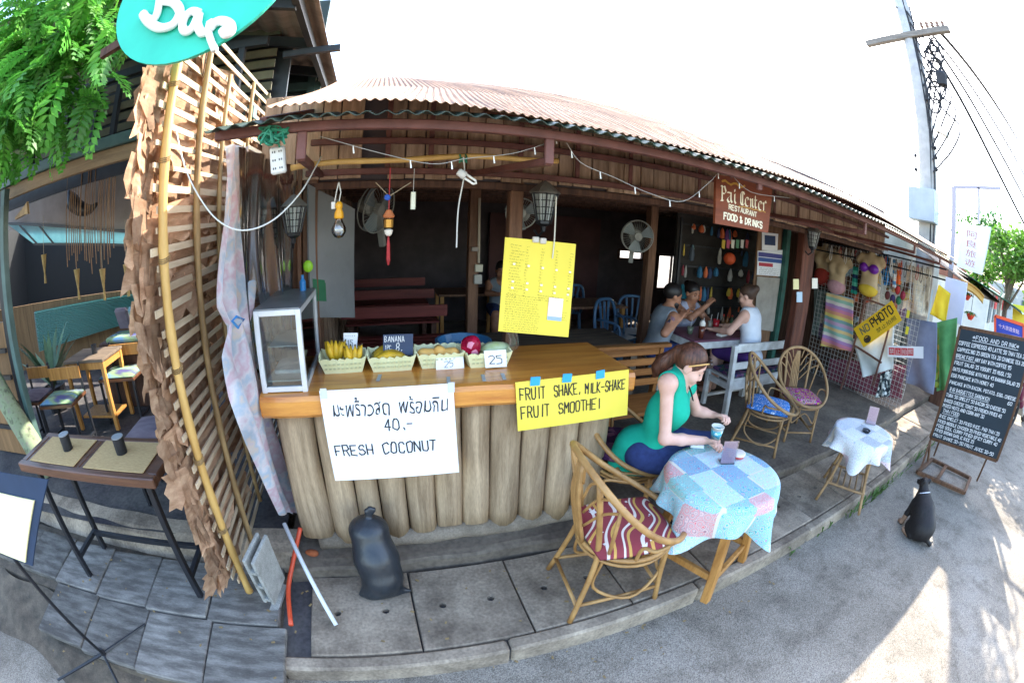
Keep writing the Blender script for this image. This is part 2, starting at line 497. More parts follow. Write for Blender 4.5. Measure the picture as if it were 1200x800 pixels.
# ------------------------------------------------------------------ lettering
# single-stroke capitals and figures on a 0..4 x 0..6 grid, drawn as marker strokes
G = {
'A': ['00 26 40', '12 32'], 'B': ['00 06 26 35 34 23 03', '23 32 31 20 00'], 'C': ['45 36 16 05 01 10 30 41'], 'D': ['00 06 26 44 42 20 00'],
'E': ['46 06 00 40', '03 33'], 'F': ['46 06 00', '03 33'], 'G': ['45 36 16 05 01 10 30 41 43 23'], 'H': ['06 00', '46 40', '03 43'],
'I': ['26 20'], 'J': ['36 31 20 10 01'], 'K': ['06 00', '46 03 40'], 'L': ['06 00 40'], 'M': ['00 06 23 46 40'], 'N': ['00 06 40 46'],
'O': ['16 05 01 10 30 41 45 36 16'], 'P': ['00 06 36 45 44 33 03'], 'Q': ['16 05 01 10 30 41 45 36 16', '21 40'], 'R': ['00 06 36 45 44 33 03', '23 40'],
'S': ['45 36 16 05 04 13 33 42 41 30 10 01'], 'T': ['06 46', '26 20'], 'U': ['06 01 10 30 41 46'], 'V': ['06 20 46'], 'W': ['06 10 24 30 46'],
'X': ['06 40', '46 00'], 'Y': ['06 23 46', '23 20'], 'Z': ['06 46 00 40'],
'0': ['16 05 01 10 30 41 45 36 16'], '1': ['15 26 20'], '2': ['05 16 36 45 44 00 40'], '3': ['06 46 24 33 42 41 30 10 01'], '4': ['30 36 02 42'],
'5': ['46 06 04 34 43 41 30 00'], '6': ['46 15 02 01 10 30 41 42 33 03'], '7': ['06 46 10'], '8': ['16 05 04 13 33 42 41 30 10 01 02 13', '33 44 45 36 16'],
'9': ['43 13 04 05 16 36 45 43 30 10'], '-': ['03 43'], '.': ['20 21'], ',': ['21 10'], '&': ['40 05 16 25 01 10 30 42'], '/': ['00 46'], '+': ['03 43', '25 21'],
"'": ['26 24'], '*': ['21 25', '04 42', '02 44'], '(': ['36 24 22 30'], ')': ['16 24 22 10'], ' ': [],
}
class Panel:
    """a flat face: c is its lower-left corner, a and b its unit axes (right, up); writing is laid on its front"""
    def __init__(s, c, a, b, lift=.002):
        s.c, s.a, s.b = Vector(c), Vector(a).normalized(), Vector(b).normalized()
        s.n = s.a.cross(s.b).normalized(); s.lift = lift
    def p(s, u, v, k=0.): return s.c+s.a*u+s.b*v+s.n*(s.lift+k)
    def stroke(s, mb, pts, w, k=0., nib=None):
        for (p, q) in zip(pts, pts[1:]):
            dx, dy = q[0]-p[0], q[1]-p[1]; L = math.hypot(dx, dy)
            if L < 1e-6: continue
            if nib is not None: nx, ny = math.cos(nib)*w/2, math.sin(nib)*w/2; ex = ey = 0
            else: nx, ny = -dy/L*w/2, dx/L*w/2; ex, ey = dx/L*w*.35, dy/L*w*.35
            Q = [(p[0]-ex+nx, p[1]-ey+ny), (p[0]-ex-nx, p[1]-ey-ny), (q[0]+ex-nx, q[1]+ey-ny), (q[0]+ex+nx, q[1]+ey+ny)]
            ar = sum(Q[i][0]*Q[(i+1) % 4][1]-Q[(i+1) % 4][0]*Q[i][1] for i in range(4))
            if ar < 0: Q = Q[::-1]
            k += .00002
            mb.add([s.p(x, y, k) for x, y in Q], [(0, 1, 2, 3)])
    def write(s, mb, text, u, v, h, w=None, pen=None, slope=0., jit=.085, gap=.45):
        """text from (u,v) (its lower left) with letter height h; w = letter width"""
        w = w or h*.62; pen = pen or h*.11; x = u
        for ch in text.upper():
            for st in G.get(ch, []):
                P = []
                for t in st.split():
                    gx, gy = int(t[0])/4, int(t[1])/6
                    P.append((x+(gx+rnd.uniform(-jit, jit))*w, v+slope*(x-u)+(gy+rnd.uniform(-jit, jit)*.6)*h))
                s.stroke(mb, P, pen)
            x += w*((.55 if ch in "I.,'" else 1)+gap) if ch != ' ' else w*.8
        return x
    def fit(s, mb, text, u0, u1, v, h, pen=None, slope=0., jit=.085):
        k = sum(((.55 if ch in "I.,'" else 1)+.45) if ch != ' ' else .8 for ch in text)-.45
        return s.write(mb, text, u0, v, h, (u1-u0)/k, pen, slope, jit)
    def scribble(s, mb, u, v, w, h, pen):
        """a line of writing too small to read in the photograph"""
        x = u
        while x < u+w:
            L = rnd.uniform(.6, 3.)*h
            P = []; t = 0
            while t < L and x+t < u+w: P.append((x+t, v+rnd.uniform(0, h))); t += h*.38
            s.stroke(mb, P, pen); x += L+h*.7
    def rect(s, mb, u0, v0, u1, v1, k=0.):
        mb.add([s.p(u0, v0, k), s.p(u1, v0, k), s.p(u1, v1, k), s.p(u0, v1, k)], [(0, 1, 2, 3)])
    def typeset(s, mb, text, u, v, h, width=None, k=0., shear=0., bold=0., rot=0., wob=0.):
        cu = bpy.data.curves.new('lettering', 'FONT'); cu.body = text; cu.size = 1; cu.shear = shear; cu.offset = bold; cu.resolution_u = 3
        ob = bpy.data.objects.new('lettering', cu); col.objects.link(ob)
        bpy.context.view_layer.update()
        me = bpy.data.meshes.new_from_object(ob.evaluated_get(bpy.context.evaluated_depsgraph_get()))
        bpy.data.objects.remove(ob); bpy.data.curves.remove(cu)
        vs = [(q.co.x, q.co.y) for q in me.vertices]
        if not vs: return
        x0, x1 = min(q[0] for q in vs), max(q[0] for q in vs); y0, y1 = min(q[1] for q in vs), max(q[1] for q in vs)
        ky = h/(y1-y0); kx = width/(x1-x0) if width else ky
        pts = []
        for x, y in vs:
            X, Y = (x-x0)*kx, (y-y0)*ky
            if wob: X, Y = X+wob*h*(math.sin(X*70+Y*35)+.6*math.sin(Y*110+X*23)), Y+wob*h*(math.sin(X*58+1)+.5*math.sin(Y*90+X*40))
            pts.append(s.p(u+X*math.cos(rot)-Y*math.sin(rot), v+X*math.sin(rot)+Y*math.cos(rot), k))
        mb.add(pts, [tuple(p.vertices) for p in me.polygons]); bpy.data.meshes.remove(me)
INK = mat('marker_ink', '#1c1c22', rough=.6)
CHALK = mat('chalk', '#e8e8e6', '#b9bcc0', scale=60, rough=.9)

# ------------------------------------------------------------------ common materials
CONC = mat('concrete', '#a59683', '#62574c', scale=4.2, rough=.9, bump=.35, fine=.5, spec=.2, rand=.1)
CONC_D = mat('concrete_dark', '#5d5a56', '#37343a', scale=2.6, rough=.9, bump=.4, fine=.5, spec=.2, rand=.1)
SLATE = mat('slate_tile', '#8a867f', '#45423e', scale=3.4, stretch=(1.6, 6, 8), rough=.85, bump=.25, fine=.4, rand=.28, spec=.15, contrast=(.3, .85), detail=10, c3='#605c57')
def asphalt():
    m = bpy.data.materials.new('asphalt'); m.use_nodes = True
    n, l = m.node_tree.nodes, m.node_tree.links; b = n['Principled BSDF']; b.inputs['Roughness'].default_value = .92; b.inputs['Specular IOR Level'].default_value = .25
    tc = n.new('ShaderNodeTexCoord')
    def noise(sc_, det, rough=.6): q = n.new('ShaderNodeTexNoise'); q.inputs['Scale'].default_value = sc_; q.inputs['Detail'].default_value = det; q.inputs['Roughness'].default_value = rough; l.new(tc.outputs['Object'], q.inputs['Vector']); return q
    def ramp(src, stops):
        r = n.new('ShaderNodeValToRGB'); e = r.color_ramp.elements
        while len(e) < len(stops): e.new(1)
        for k, (p, c) in enumerate(stops): e[k].position = p; e[k].color = lin(c)
        l.new(src, r.inputs[0]); return r.outputs[0]
    def mix(a, b_, f, mode='MULTIPLY'):
        q = n.new('ShaderNodeMix'); q.data_type = 'RGBA'; q.blend_type = mode; q.inputs[0].default_value = f; l.new(a, q.inputs[6]); l.new(b_, q.inputs[7]); return q.outputs[2]
    vo = n.new('ShaderNodeTexVoronoi'); vo.inputs['Scale'].default_value = 190; l.new(tc.outputs['Object'], vo.inputs['Vector'])
    sp = n.new('ShaderNodeSeparateColor'); l.new(vo.outputs['Color'], sp.inputs[0])
    stones = ramp(sp.outputs[0], [(0, '#77726c'), (.45, '#99948d'), (.8, '#a9a39b'), (1, '#b5afa6')])
    big = ramp(noise(.9, 7).outputs[0], [(.3, '#b5b0a8'), (.55, '#ece8e2'), (.75, '#ffffff')])
    mid = ramp(noise(5, 6).outputs[0], [(.33, '#b9b4ae'), (.5, '#f4f2ee')])
    c = mix(mix(stones, big, .9), mid, .7)
    cr = n.new('ShaderNodeTexVoronoi'); cr.feature = 'DISTANCE_TO_EDGE'; cr.inputs['Scale'].default_value = .55
    w = n.new('ShaderNodeMapping'); dn = noise(2.2, 4); ad = n.new('ShaderNodeVectorMath'); ad.operation = 'MULTIPLY_ADD'; ad.inputs[1].default_value = (.5, .5, 0); l.new(dn.outputs['Color'], ad.inputs[0]); l.new(tc.outputs['Object'], ad.inputs[2]); l.new(ad.outputs[0], cr.inputs['Vector'])
    crk = ramp(cr.outputs['Distance'], [(0, '#6f6b66'), (.006, '#ffffff')])
    c = mix(c, crk, .22); l.new(c, b.inputs['Base Color'])
    bp = n.new('ShaderNodeBump'); bp.inputs['Strength'].default_value = .6; bp.inputs['Distance'].default_value = .006; l.new(vo.outputs['Distance'], bp.inputs['Height']); l.new(bp.outputs[0], b.inputs['Normal'])
    return m
ASPH = asphalt()
EARTH = mat('earth', '#6b5f50', '#3e3830', scale=8, rough=.95, bump=.6, fine=.5)
HOLE = mat('hole_dark', '#100f0f', rough=.95)
PLANK = wood('plank_wood', '#b89c84', '#7a614c', 2, 3.2, .75, .3, .22)
DARKW = wood('dark_wood', '#66483a', '#3a271e', 2, 3, .7, .25, .15)
BROWNW = wood('brown_wood', '#86614a', '#543a2b', 2, 3, .65, .25, .12)
GREYW = wood('grey_wood', '#7c6c5b', '#4b4036', 0, 3, .8, .3, .15)
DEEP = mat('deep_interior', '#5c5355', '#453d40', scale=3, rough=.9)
STEEL_R = mat('red_steel', '#744840', '#513029', scale=9, rough=.6, bump=.1, spec=.4)
BLACKM = mat('black_metal', '#22242a', '#15161a', scale=12, rough=.45, spec=.5)
WHITEP = mat('white_paint', '#e6e6e2', '#c9c8c2', scale=5, rough=.55, bump=.05)
BAMB = mat('bamboo', '#d9b36c', '#a67b3d', scale=4, stretch=(3, 3, .6), rough=.5, bump=.1, rand=.1, contrast=(.25, .8))
BAMB2 = mat('bamboo_old', '#b49464', '#6f5433', scale=5, stretch=(4, 4, .8), rough=.6, bump=.15, rand=.12)

# ------------------------------------------------------------------ ground
g = MB(); g.grid(lambda u, v: (-90+180*u, -90+180*v, 0), 60, 60)
o = g.build('street', ASPH); structure(o); o.location.z = 0
def slab_mesh(w, d, h, holes, name, m):
    """paving slab (top at z=0) with real lifting holes"""
    mb = MB(); e = .007
    x0, x1, y0, y1 = -w/2, w/2, -d/2, d/2
    cuts = [x0+e]+sum([[hx-.035, hx+.035] for hx in holes], [])+[x1-e]
    def q(a, b, c, dd): mb.add([(a, c, 0), (b, c, 0), (b, dd, 0), (a, dd, 0)], [(0, 1, 2, 3)])
    for i in range(len(cuts)-1):
        a, b = cuts[i], cuts[i+1]
        if i % 2 == 0: q(a, b, y0+e, y1-e)
        else:
            q(a, b, y0+e, -.035); q(a, b, .035, y1-e)
            cx = (a+b)/2; r = .021
            out = [(b, 0), (b, .035), (cx, .035), (a, .035), (a, 0), (a, -.035), (cx, -.035), (b, -.035)]
            inn = [(cx+r*math.cos(k*math.pi/4), r*math.sin(k*math.pi/4)) for k in range(8)]
            o = len(mb.v)
            mb.v += [Vector((p[0], p[1], 0)) for p in out]+[Vector((p[0], p[1], 0)) for p in inn]+[Vector((p[0], p[1], -.05)) for p in inn]
            for k in range(8):
                k2 = (k+1) % 8
                mb.f.append((o+k, o+k2, o+8+k2, o+8+k)); mb.f.append((o+8+k, o+8+k2, o+16+k2, o+16+k))
            mb.f.append(tuple(o+16+k for k in range(8)))
    # bevelled rim and sides
    A = [(x0+e, y0+e, 0), (x1-e, y0+e, 0), (x1-e, y1-e, 0), (x0+e, y1-e, 0)]
    B = [(x0, y0, -e), (x1, y0, -e), (x1, y1, -e), (x0, y1, -e)]; C = [(x, y, -h) for x, y, z in B]
    o = len(mb.v); mb.v += [Vector(p) for p in A+B+C]
    for k in range(4):
        k2 = (k+1) % 4
        mb.f.append((o+k2, o+k, o+4+k, o+4+k2)); mb.f.append((o+4+k2, o+4+k, o+8+k, o+8+k2))
    return mb.mesh(name, m)
def part_of(name, me, parent, loc, rot=(0, 0, 0)):
    o = bpy.data.objects.new(name, me); col.objects.link(o); o.parent = parent; o.location = loc; o.rotation_euler = rot; return o

# lower pavement: kerb stones and slabs with lifting holes, on a bed
pv = bpy.data.objects.new('pavement', None); col.objects.link(pv); structure(pv)
MB().box((5.6, 1.51, .045), (12.7, .66, .09)).build('bed', CONC_D, pv)
kme = MB().box((0, 0, 0), (1.13, .085, .15), bev=.014).mesh('kerb_stone', CONC)
for i in range(11): part_of('kerb_stone', kme, pv, (-.13+1.14*i, 1.2, .045+rnd.uniform(-.004, .004)), (0, 0, rnd.uniform(-.004, .004)))
s1 = slab_mesh(.556, .575, .05, (-.13, .13), 'slab', CONC)
for i in range(21):
    if i == 0: continue
    part_of('slab', s1, pv, (-.82+.565*i, 1.535, .12+rnd.uniform(-.004, .004)), (rnd.uniform(-.006, .006), rnd.uniform(-.006, .006), rnd.choice((0, math.pi))+rnd.uniform(-.006, .006)))
# upper pavement, one step up, running on as the shop floor
def step_edge(u, v):
    x = -.66+13*u
    return x
fl = MB()
def upf(u, v):
    x = -.66+12.7*u; j = .018*math.sin(x*3.1)+.01*math.sin(x*11)
    ys = [1.835+j, 1.835+j, 1.85+j, 1.9, 2.3, 2.9, 4, 6, 7.6]; zs = [.07, .175, .192, .2, .2, .2, .2, .2, .2]
    k = int(round(v*8)); return (x, ys[k], zs[k]+(.004*math.sin(x*5+k) if 1 < k < 5 else 0))
fl.grid(upf, 90, 8)
o = fl.build('upper_pavement', mat('pavement_cement', '#7f7466', '#4e453e', scale=2.2, rough=.88, bump=.5, fine=.5, spec=.25)); structure(o)
# left pavement of slate tiles
lp = bpy.data.objects.new('tiled_pavement', None); col.objects.link(lp); structure(lp)
MB().box((-2.65, 1.72, .05), (3.9, .62, .1)).box((-1.32, 1.2, .045), (1.25, .42, .09)).build('bed', EARTH, lp)
tme = MB().box((0, 0, 0), (.437, .45, .04), bev=.006).mesh('tile', SLATE)
for i in range(9): part_of('tile', tme, lp, (-.93-.447*i, 1.655+.012*i, .12+rnd.uniform(-.004, .006)), (rnd.uniform(-.01, .01), rnd.uniform(-.01, .01), rnd.uniform(-.012, .012)+.01))
for i in range(4): part_of('tile', tme, lp, (-.885-.447*i, 1.195+.012*i, .112+rnd.uniform(-.005, .006)), (rnd.uniform(-.012, .012), rnd.uniform(-.01, .01), rnd.uniform(-.012, .012)+.015))
# cement lip and rough earth in front of and behind the tiles
MB().grid(lambda u, v: (-4.6+4*u+.01*math.sin(v*9), 1.87+.5*(1-u)*.6+.25*v, [.1, .215, .238, .243, .246][int(round(v*4))]+.006*math.sin(u*40)), 40, 4).build('step_lip', CONC, lp)
o = MB().grid(lambda u, v: (-3.9+2.9*u, .62+.5*v+.42*(1-u)+.05*math.sin(u*17), .006+.085*(v**1.4)+.012*math.sin(u*31+v*8)*v*(1-v)*3), 50, 10).build('earth_verge', EARTH); structure(o)
o = MB().grid(lambda u, v: (-12+11.3*u, 2.05+8*v, .232), 8, 8).build('bar_floor', CONC_D); structure(o)

# ------------------------------------------------------------------ restaurant shell
RT = thing('restaurant_building', 'open fronted wooden restaurant with rusty corrugated roof and plank fascia above the counter', 'restaurant', (2.6, 2.6, .2))
RT['_o'] = (2.6, 2.6, .2)
def rpart(mb, name, m, **k): return mb.build(name, m, RT, world=True, **k)
def slope_at(x): return .361-.0*x if x < 1 else max(.25, .361-.0088*(x-1)) if x < 5 else .326-.03*(x-5)
def eave_z(x): return 2.380+.02*math.exp(-((x-.1)/.35)**2)-.004*max(0, x)
def roof_fn(x, t):
    y0 = 1.44+.012*math.sin(x*2.1); yr = 5.0-.02*abs(x)
    if x < -.02: yr = 3.8+(x+.4)*3.1
    y = y0+(yr-y0)*t
    return y, eave_z(x)*(1)+slope_at(x)*(y-y0)+.012*math.sin(x*1.7+y*2)
pit = .0335
def roofp(u, v):
    x = -.4+(6.55+1.1*min(1, 3*v))*u; y, z = roof_fn(x, v); return (x, y, z+.0045*math.sin(2*math.pi*x/pit))
rust = mat('rusty_zinc', '#9c8068', '#6a4e3c', scale=2.0, stretch=(4, .5, 1), rough=.66, bump=.15, fine=.45, spec=.3, c3='#967153', contrast=(.3, .72))
m_ = MB(); m_.grid(roofp, 222*5, 12, thick=.002); rpart(m_, 'roof_sheet', rust)
def lowp(u, v):
    x = -.61+6.83*u; p2 = .064
    y = 1.40+.35*v; return (x, y, (2.345-.006*max(0, x)-.04*max(0, -x-.3))+.25*(y-1.4)+.0115*math.sin(2*math.pi*x/p2)*.65+.004*math.sin(x*4))
m_ = MB(); m_.grid(lowp, 108*6, 3, thick=.003); rpart(m_, 'eave_sheet', mat('green_sheet', '#46574a', '#2c3a32', scale=4, rough=.4, spec=.4, thin=.25))
# steel frame of the awning
def tubes(name, m, segs, w=.035, h=.035):
    for a, b in segs: rpart(MB().beam(a, b, w, h, bev=.003), name, m)
tubes('steel_tube', STEEL_R, [((-.6, 1.5, 2.328), (6.2, 1.5, 2.295)), ((-.45, 1.86, 2.405), (6.2, 1.86, 2.375)), ((-.45, 2.2, 2.47), (6.2, 2.2, 2.44)),
    ((-.4, 2.53, 2.45), (6.0, 2.53, 2.43)), ((-.42, 2.53, 2.27), (6.0, 2.53, 2.26))])
for x in (-.42, .62, 1.78, 3.35, 4.6, 5.9):
    tubes('steel_rafter', STEEL_R, [((x, 1.5, 2.36), (x, 2.6, 2.66))], .03, .03)
for x in (-.27, .60, 1.74, 3.05, 4.35, 5.5):
    tubes('steel_bracket', STEEL_R, [((x, 1.5, 2.31), (x, 1.5, 2.27 if x == 1.74 else 2.21))], .034, .02)
    if x != 1.74: tubes('diagonal_brace', STEEL_R, [((x, 1.5, 2.22), (x-.06, 2.54, 2.26))], .03, .03)
for x in (.05, .3, .84, 1.22, 1.62, 2.25, 2.75, 3.2, 3.6): tubes('steel_stud', STEEL_R, [((x, 2.555, 2.27), (x, 2.555, 2.72))], .03, .012)
# fascia planks, each its own board
for k in range(2): rpart(MB().box((-.67+.14*k, 2.66, 1.22), (.132, .024, 2.0), bev=.003), 'return_board', BROWNW)
x = -.72
while x < 6.0:
    w = rnd.uniform(.1, .15)
    if not (-.135 < x < -.03):
        z0 = 2.235+rnd.uniform(-.008, .008); z1 = 2.76-.01*x
        rpart(MB().box((x+w/2, 2.6+rnd.uniform(-.008, .008), (z0+z1)/2), (w-.007, .024, z1-z0), bev=.003), 'fascia_plank', PLANK)
    x += w
rpart(MB().box((2.65, 2.64, 2.5), (6.75, .02, .56)), 'added_fascia_backing', DEEP)  # added dark sheet: keeps open sky from showing through the plank gaps
rpart(MB().box((2.78, 2.62, 2.2), (6.45, .05, .045), bev=.004), 'lintel', DARKW)
# inner shell
rpart(MB().box((2.8, 5.1, 2.335), (7.2, 4.9, .03)), 'ceiling', wood('ceiling_wood', '#86705f', '#5c4a3e', 1, 2))
for i in range(9): rpart(MB().beam((-.4, 3.1+.5*i, 2.29), (6.2, 3.1+.5*i, 2.29), .05, .06), 'joist', DARKW)
wb = [(-.45, 5.30), (6.25, 6.4)]
# back wall with two window openings
yb = 7.5
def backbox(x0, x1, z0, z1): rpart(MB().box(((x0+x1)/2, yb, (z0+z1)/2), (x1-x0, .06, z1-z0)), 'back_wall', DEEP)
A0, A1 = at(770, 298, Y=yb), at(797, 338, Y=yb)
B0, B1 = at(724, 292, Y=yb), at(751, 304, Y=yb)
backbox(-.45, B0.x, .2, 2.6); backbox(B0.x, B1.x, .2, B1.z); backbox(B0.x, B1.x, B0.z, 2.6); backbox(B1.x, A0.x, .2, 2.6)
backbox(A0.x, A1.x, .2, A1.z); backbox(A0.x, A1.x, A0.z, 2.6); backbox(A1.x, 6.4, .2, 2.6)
for (P0, P1) in ((A0, A1), (B0, B1)):
    f = MB(); w = .04
    for a, b in (((P0.x, P0.z), (P1.x, P0.z)), ((P0.x, P1.z), (P1.x, P1.z)), ((P0.x, P0.z), (P0.x, P1.z)), ((P1.x, P0.z), (P1.x, P1.z)), (((P0.x+P1.x)/2, P0.z), ((P0.x+P1.x)/2, P1.z))):
        f.beam((a[0], yb-.05, a[1]), (b[0], yb-.05, b[1]), w, w)
    rpart(f, 'window_frame', DARKW)
# side walls: boards and battens on the left, plain boards on the right
for i in range(16):
    y = 2.72+.3*i
    rpart(MB().box((-.46+rnd.uniform(-.006, .006), y, 1.28), (.025, .292, 2.16), bev=.003), 'wall_board', BROWNW)
    rpart(MB().box((-.432, y+.15, 1.28), (.03, .045, 2.14), bev=.003), 'wall_batten', PLANK)
for i in range(9): rpart(MB().box((6.36, 3.2+.5*i, 1.28), (.03, .49, 2.16)), 'wall_board', DARKW)
rpart(MB().box((2.95, 7.3, 1.1), (2.1, .08, 2.0)), 'partition', mat('partition_maroon', '#6a4644', '#4c3232', scale=2, rough=.8))
# posts
for (x, y, w) in ((.85, 2.66, .085), (.9, 4.05, .1), (3.13, 4.4, .11), (-.40, 2.64, .09)):
    rpart(MB().box((x, y, 1.24), (w, w, 2.08), bev=.006), 'post', BROWNW)
rpart(MB().box((4.0, 2.7, 1.24), (.24, .1, 2.08), bev=.01), 'post', wood('red_post', '#6e3f2e', '#3f2219', 2, 3))
rpart(MB().box((5.2, 3.88, 1.25), (.09, .09, 2.1), bev=.004), 'door_frame', mat('green_frame', '#2f6458', '#1f463e', scale=6, rough=.5))
rpart(MB().box((4.85, 3.93, 1.28), (.55, .02, 2.16), bev=.003), 'door_board', wood('door_board', '#8a6a50', '#5b402e', 2, 3))
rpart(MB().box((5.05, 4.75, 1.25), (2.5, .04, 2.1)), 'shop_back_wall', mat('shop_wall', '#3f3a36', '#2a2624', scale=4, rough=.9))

for (px, py) in ((500, 243), (497, 258), (667, 249), (717, 275), (720, 268)):
    p = at(px, py, Z=2.312); o = MB().lathe(p, [(.001, 0), (.045, 0), (.05, -.012), (.001, -.014)], 12, ).build('ceiling_spot', WHITEP); tag(o, 'small round white spot fitting on the dark ceiling', 'ceiling light', 'spot fittings on the ceiling')

# ------------------------------------------------------------------ counter
VARN = wood('varnished_top', '#dd9a45', '#b3682a', 0, 2.2, .28, .06, .0, spec=.5, coat=.35, fine=.2)
LOGW = wood('log_wood', '#c4ac8c', '#857057', 2, 2.6, .85, .4, .17, contrast=(.25, .72), fine=.35)
CT = thing('log_counter', 'serving counter of upright logs under a thick orange varnished wooden top', 'counter', (.37, 2.2, .2))
def tp(u, v):
    x = -.6+1.94*u; j = .006*math.sin(x*6)+.004*math.sin(x*17)
    pr = [(2.5, 1.105), (1.915+j, 1.105), (1.895+j, 1.125), (1.893+j, 1.195), (1.905+j, 1.217), (1.94, 1.222), (2.5, 1.222), (2.5, 1.105)]
    y, z = pr[int(round(v*7))]; return (x, y, z)
m_ = MB(); m_.grid(tp, 24, 7)
for x in (-.6, 1.34): m_.add([(x, 1.915, 1.105), (x, 2.5, 1.105), (x, 2.5, 1.222), (x, 1.94, 1.222), (x, 1.895, 1.195), (x, 1.895, 1.125)], [(0, 1, 2, 3, 4, 5) if x > 0 else (5, 4, 3, 2, 1, 0)])
m_.build('countertop', VARN, CT, world=True)
ed = [343, 384, 418, 446, 478, 512, 544, 575.5, 610, 640, 671, 703]
ex = [at(p, 590, Y=1.985).x for p in ed]
for i in range(11):
    xa, xb = ex[i], ex[i+1]; r = (xb-xa)/2*.99; xc = (xa+xb)/2; ry = .07
    m_ = MB(); P = []
    m_.tube([(xc, 2.03+.004*math.sin(k*2.1+i), .27+.835*k/6) for k in range(7)], [1]*7, 14)
    for p in m_.v:
        k = (p.z-.27)/.835; f = 1+.03*math.sin(7*k+i)
        p.x = xc+(p.x-xc)*r*f*(1.02-.03*k); p.y = 2.045+(p.y-2.03)*ry*f
    m_.build('log', LOGW, CT, world=True, smooth=True)
m_ = MB(); m_.tube([(-.47+1.74*k/16, 2.03+.006*math.sin(k), .235+.004*math.sin(k*1.7)) for k in range(17)], [.06+.004*math.sin(k*2.3) for k in range(17)], 10)
m_.build('base_beam', mat('base_beam_clay', '#958877', '#6b6052', scale=6, rough=.9, bump=.3, fine=.4), CT, world=True, smooth=True)
MB().box((.38, 2.3, .65), (1.7, .38, .86)).build('carcass', DARKW, CT, world=True)
for px in (444, 526, 569, 594): 
    p = at(px, 446 if px > 500 else 440, Z=1.224); MB().box((p.x, max(p.y-.03, 1.99), 1.2245), (.018, .09, .002), rz=-.15).build('tape_strip', mat('grey_tape', '#9aa0a0', rough=.4), CT, world=True)

# hand-written signs taped to the counter front
def board(name, label, cat, c4, m, thick=.004, group=None):
    """flat board from its four corners (bottom left, bottom right, top right, top left); returns the object and a Panel on it"""
    c4 = [Vector(p) for p in c4]; a = (c4[1]-c4[0]); b = (c4[3]-c4[0]); nn = a.cross(b).normalized()
    T = thing(name, label, cat, (c4[0]+c4[1])/2, 0, group)
    mb = MB(); mb.add(c4+[p-nn*thick for p in c4], [(0, 1, 2, 3), (7, 6, 5, 4), (1, 0, 4, 5), (2, 1, 5, 6), (3, 2, 6, 7), (0, 3, 7, 4)])
    mb.build('panel', m, T, world=True)
    return T, Panel(c4[0], a, b), a.length, b.length
PAPW = mat('white_board', '#f2f3f5', '#e9eaee', scale=2, rough=.6, spec=.3)
PAPY = mat('yellow_card', '#ecd858', '#e3cd48', scale=2, rough=.6, spec=.3)
ys = 1.876
T, P, W, H = board('price_sign', 'large white handwritten price sign for fresh coconut taped to the counter', 'sign', [at(393, 563, Y=ys), at(538, 553, Y=ys), at(531, 449, Y=ys), at(374, 458, Y=ys)], PAPW)
P.b = (at(374, 458, Y=ys)-at(393, 563, Y=ys)).normalized(); L = MB()
P.typeset(L, 'มะพร้าวสด  พร้อมกิน', .05, .352, .092, .545, wob=.035, shear=.06)
P.fit(L, '40.-', .29, .42, .272, .056, .0062)
P.fit(L, 'FRESH', .03, .215, .145, .055, .0068); P.fit(L, 'COCONUT', .268, .525, .145, .058, .0068)
L.build('lettering', INK, T, world=True)
for u in (.02, W-.02): MB().box(P.p(u, H-.012, .002), (.03, .003, .05)).build('tape', mat('clear_tape', '#c9ccd0', rough=.3), T, world=True)
T, P, W, H = board('drinks_sign', 'long yellow handwritten sign for fruit shakes taped to the counter', 'sign', [at(607, 505, Y=ys), at(735, 486, Y=ys), at(737, 433, Y=ys), at(604, 448, Y=ys)], PAPY)
L = MB(); P.fit(L, 'FRUIT', .02, .15, .17, .062, .0062); P.fit(L, 'SHAKE,', .2, .345, .17, .06, .0062); P.fit(L, 'MILK-SHAKE', .375, .615, .165, .058, .0062)
P.fit(L, 'FRUIT', .02, .17, .07, .062, .0062); P.fit(L, 'SMOOTHEI', .225, .46, .07, .06, .0062)
L.build('lettering', INK, T, world=True)
for u in (.1, .27, .46): MB().box(P.p(u, H-.002, .002), (.05, .004, .045), rot=Matrix.Rotation(rnd.uniform(-.1, .1), 3, 'Y')).build('blue_tape', mat('blue_tape', '#2f9fd0', rough=.5), T, world=True)

# glass display case on the left end of the counter
ALU = mat('aluminium', '#dfe2e4', '#c4c8cb', scale=8, rough=.35, metal=.25, spec=.5)
GC = thing('display_case', 'small glass and aluminium display case on the left end of the counter', 'display case', (-.47, 2.2, 1.222))
x0, x1, y0, y1, z0, z1 = -.588, -.355, 1.94, 2.5, 1.222, 1.615
f = MB(); w = .026
for x in (x0+w/2, x1-w/2):
    for y in (y0+w/2, y1-w/2): f.box((x, y, (z0+z1)/2), (w, w, z1-z0), bev=.002)
    for z in (z0+.017, z1-w/2): f.box((x, (y0+y1)/2, z), (w*.96, y1-y0-2*w, w), bev=.002)
for y in (y0+w/2, y1-w/2):
    for z in (z0+.017, z1-w/2): f.box(((x0+x1)/2, y, z), (x1-x0-2*w, w*.96, w), bev=.002)
f.build('frame', ALU, GC, world=True)
gl = glass('case_glass', '#e6eeee', .03, .95)
MB().box(((x0+x1)/2, y0+.012, (z0+z1)/2), (x1-x0-2*w, .004, z1-z0-2*w)).build('pane', gl, GC, world=True)
MB().box((x1-.012, (y0+y1)/2, (z0+z1)/2), (.004, y1-y0-2*w, z1-z0-2*w)).build('pane', gl, GC, world=True)
MB().box((x0+.012, (y0+y1)/2, (z0+z1)/2), (.004, y1-y0-2*w, z1-z0-2*w)).build('pane', gl, GC, world=True)
MB().box(((x0+x1)/2, (y0+y1)/2, z1+.004), (x1-x0-.004, y1-y0-.004, .008), bev=.002).build('top_sheet', mat('case_top', '#8f9294', '#6f7274', scale=6, rough=.4, metal=.4), GC, world=True)
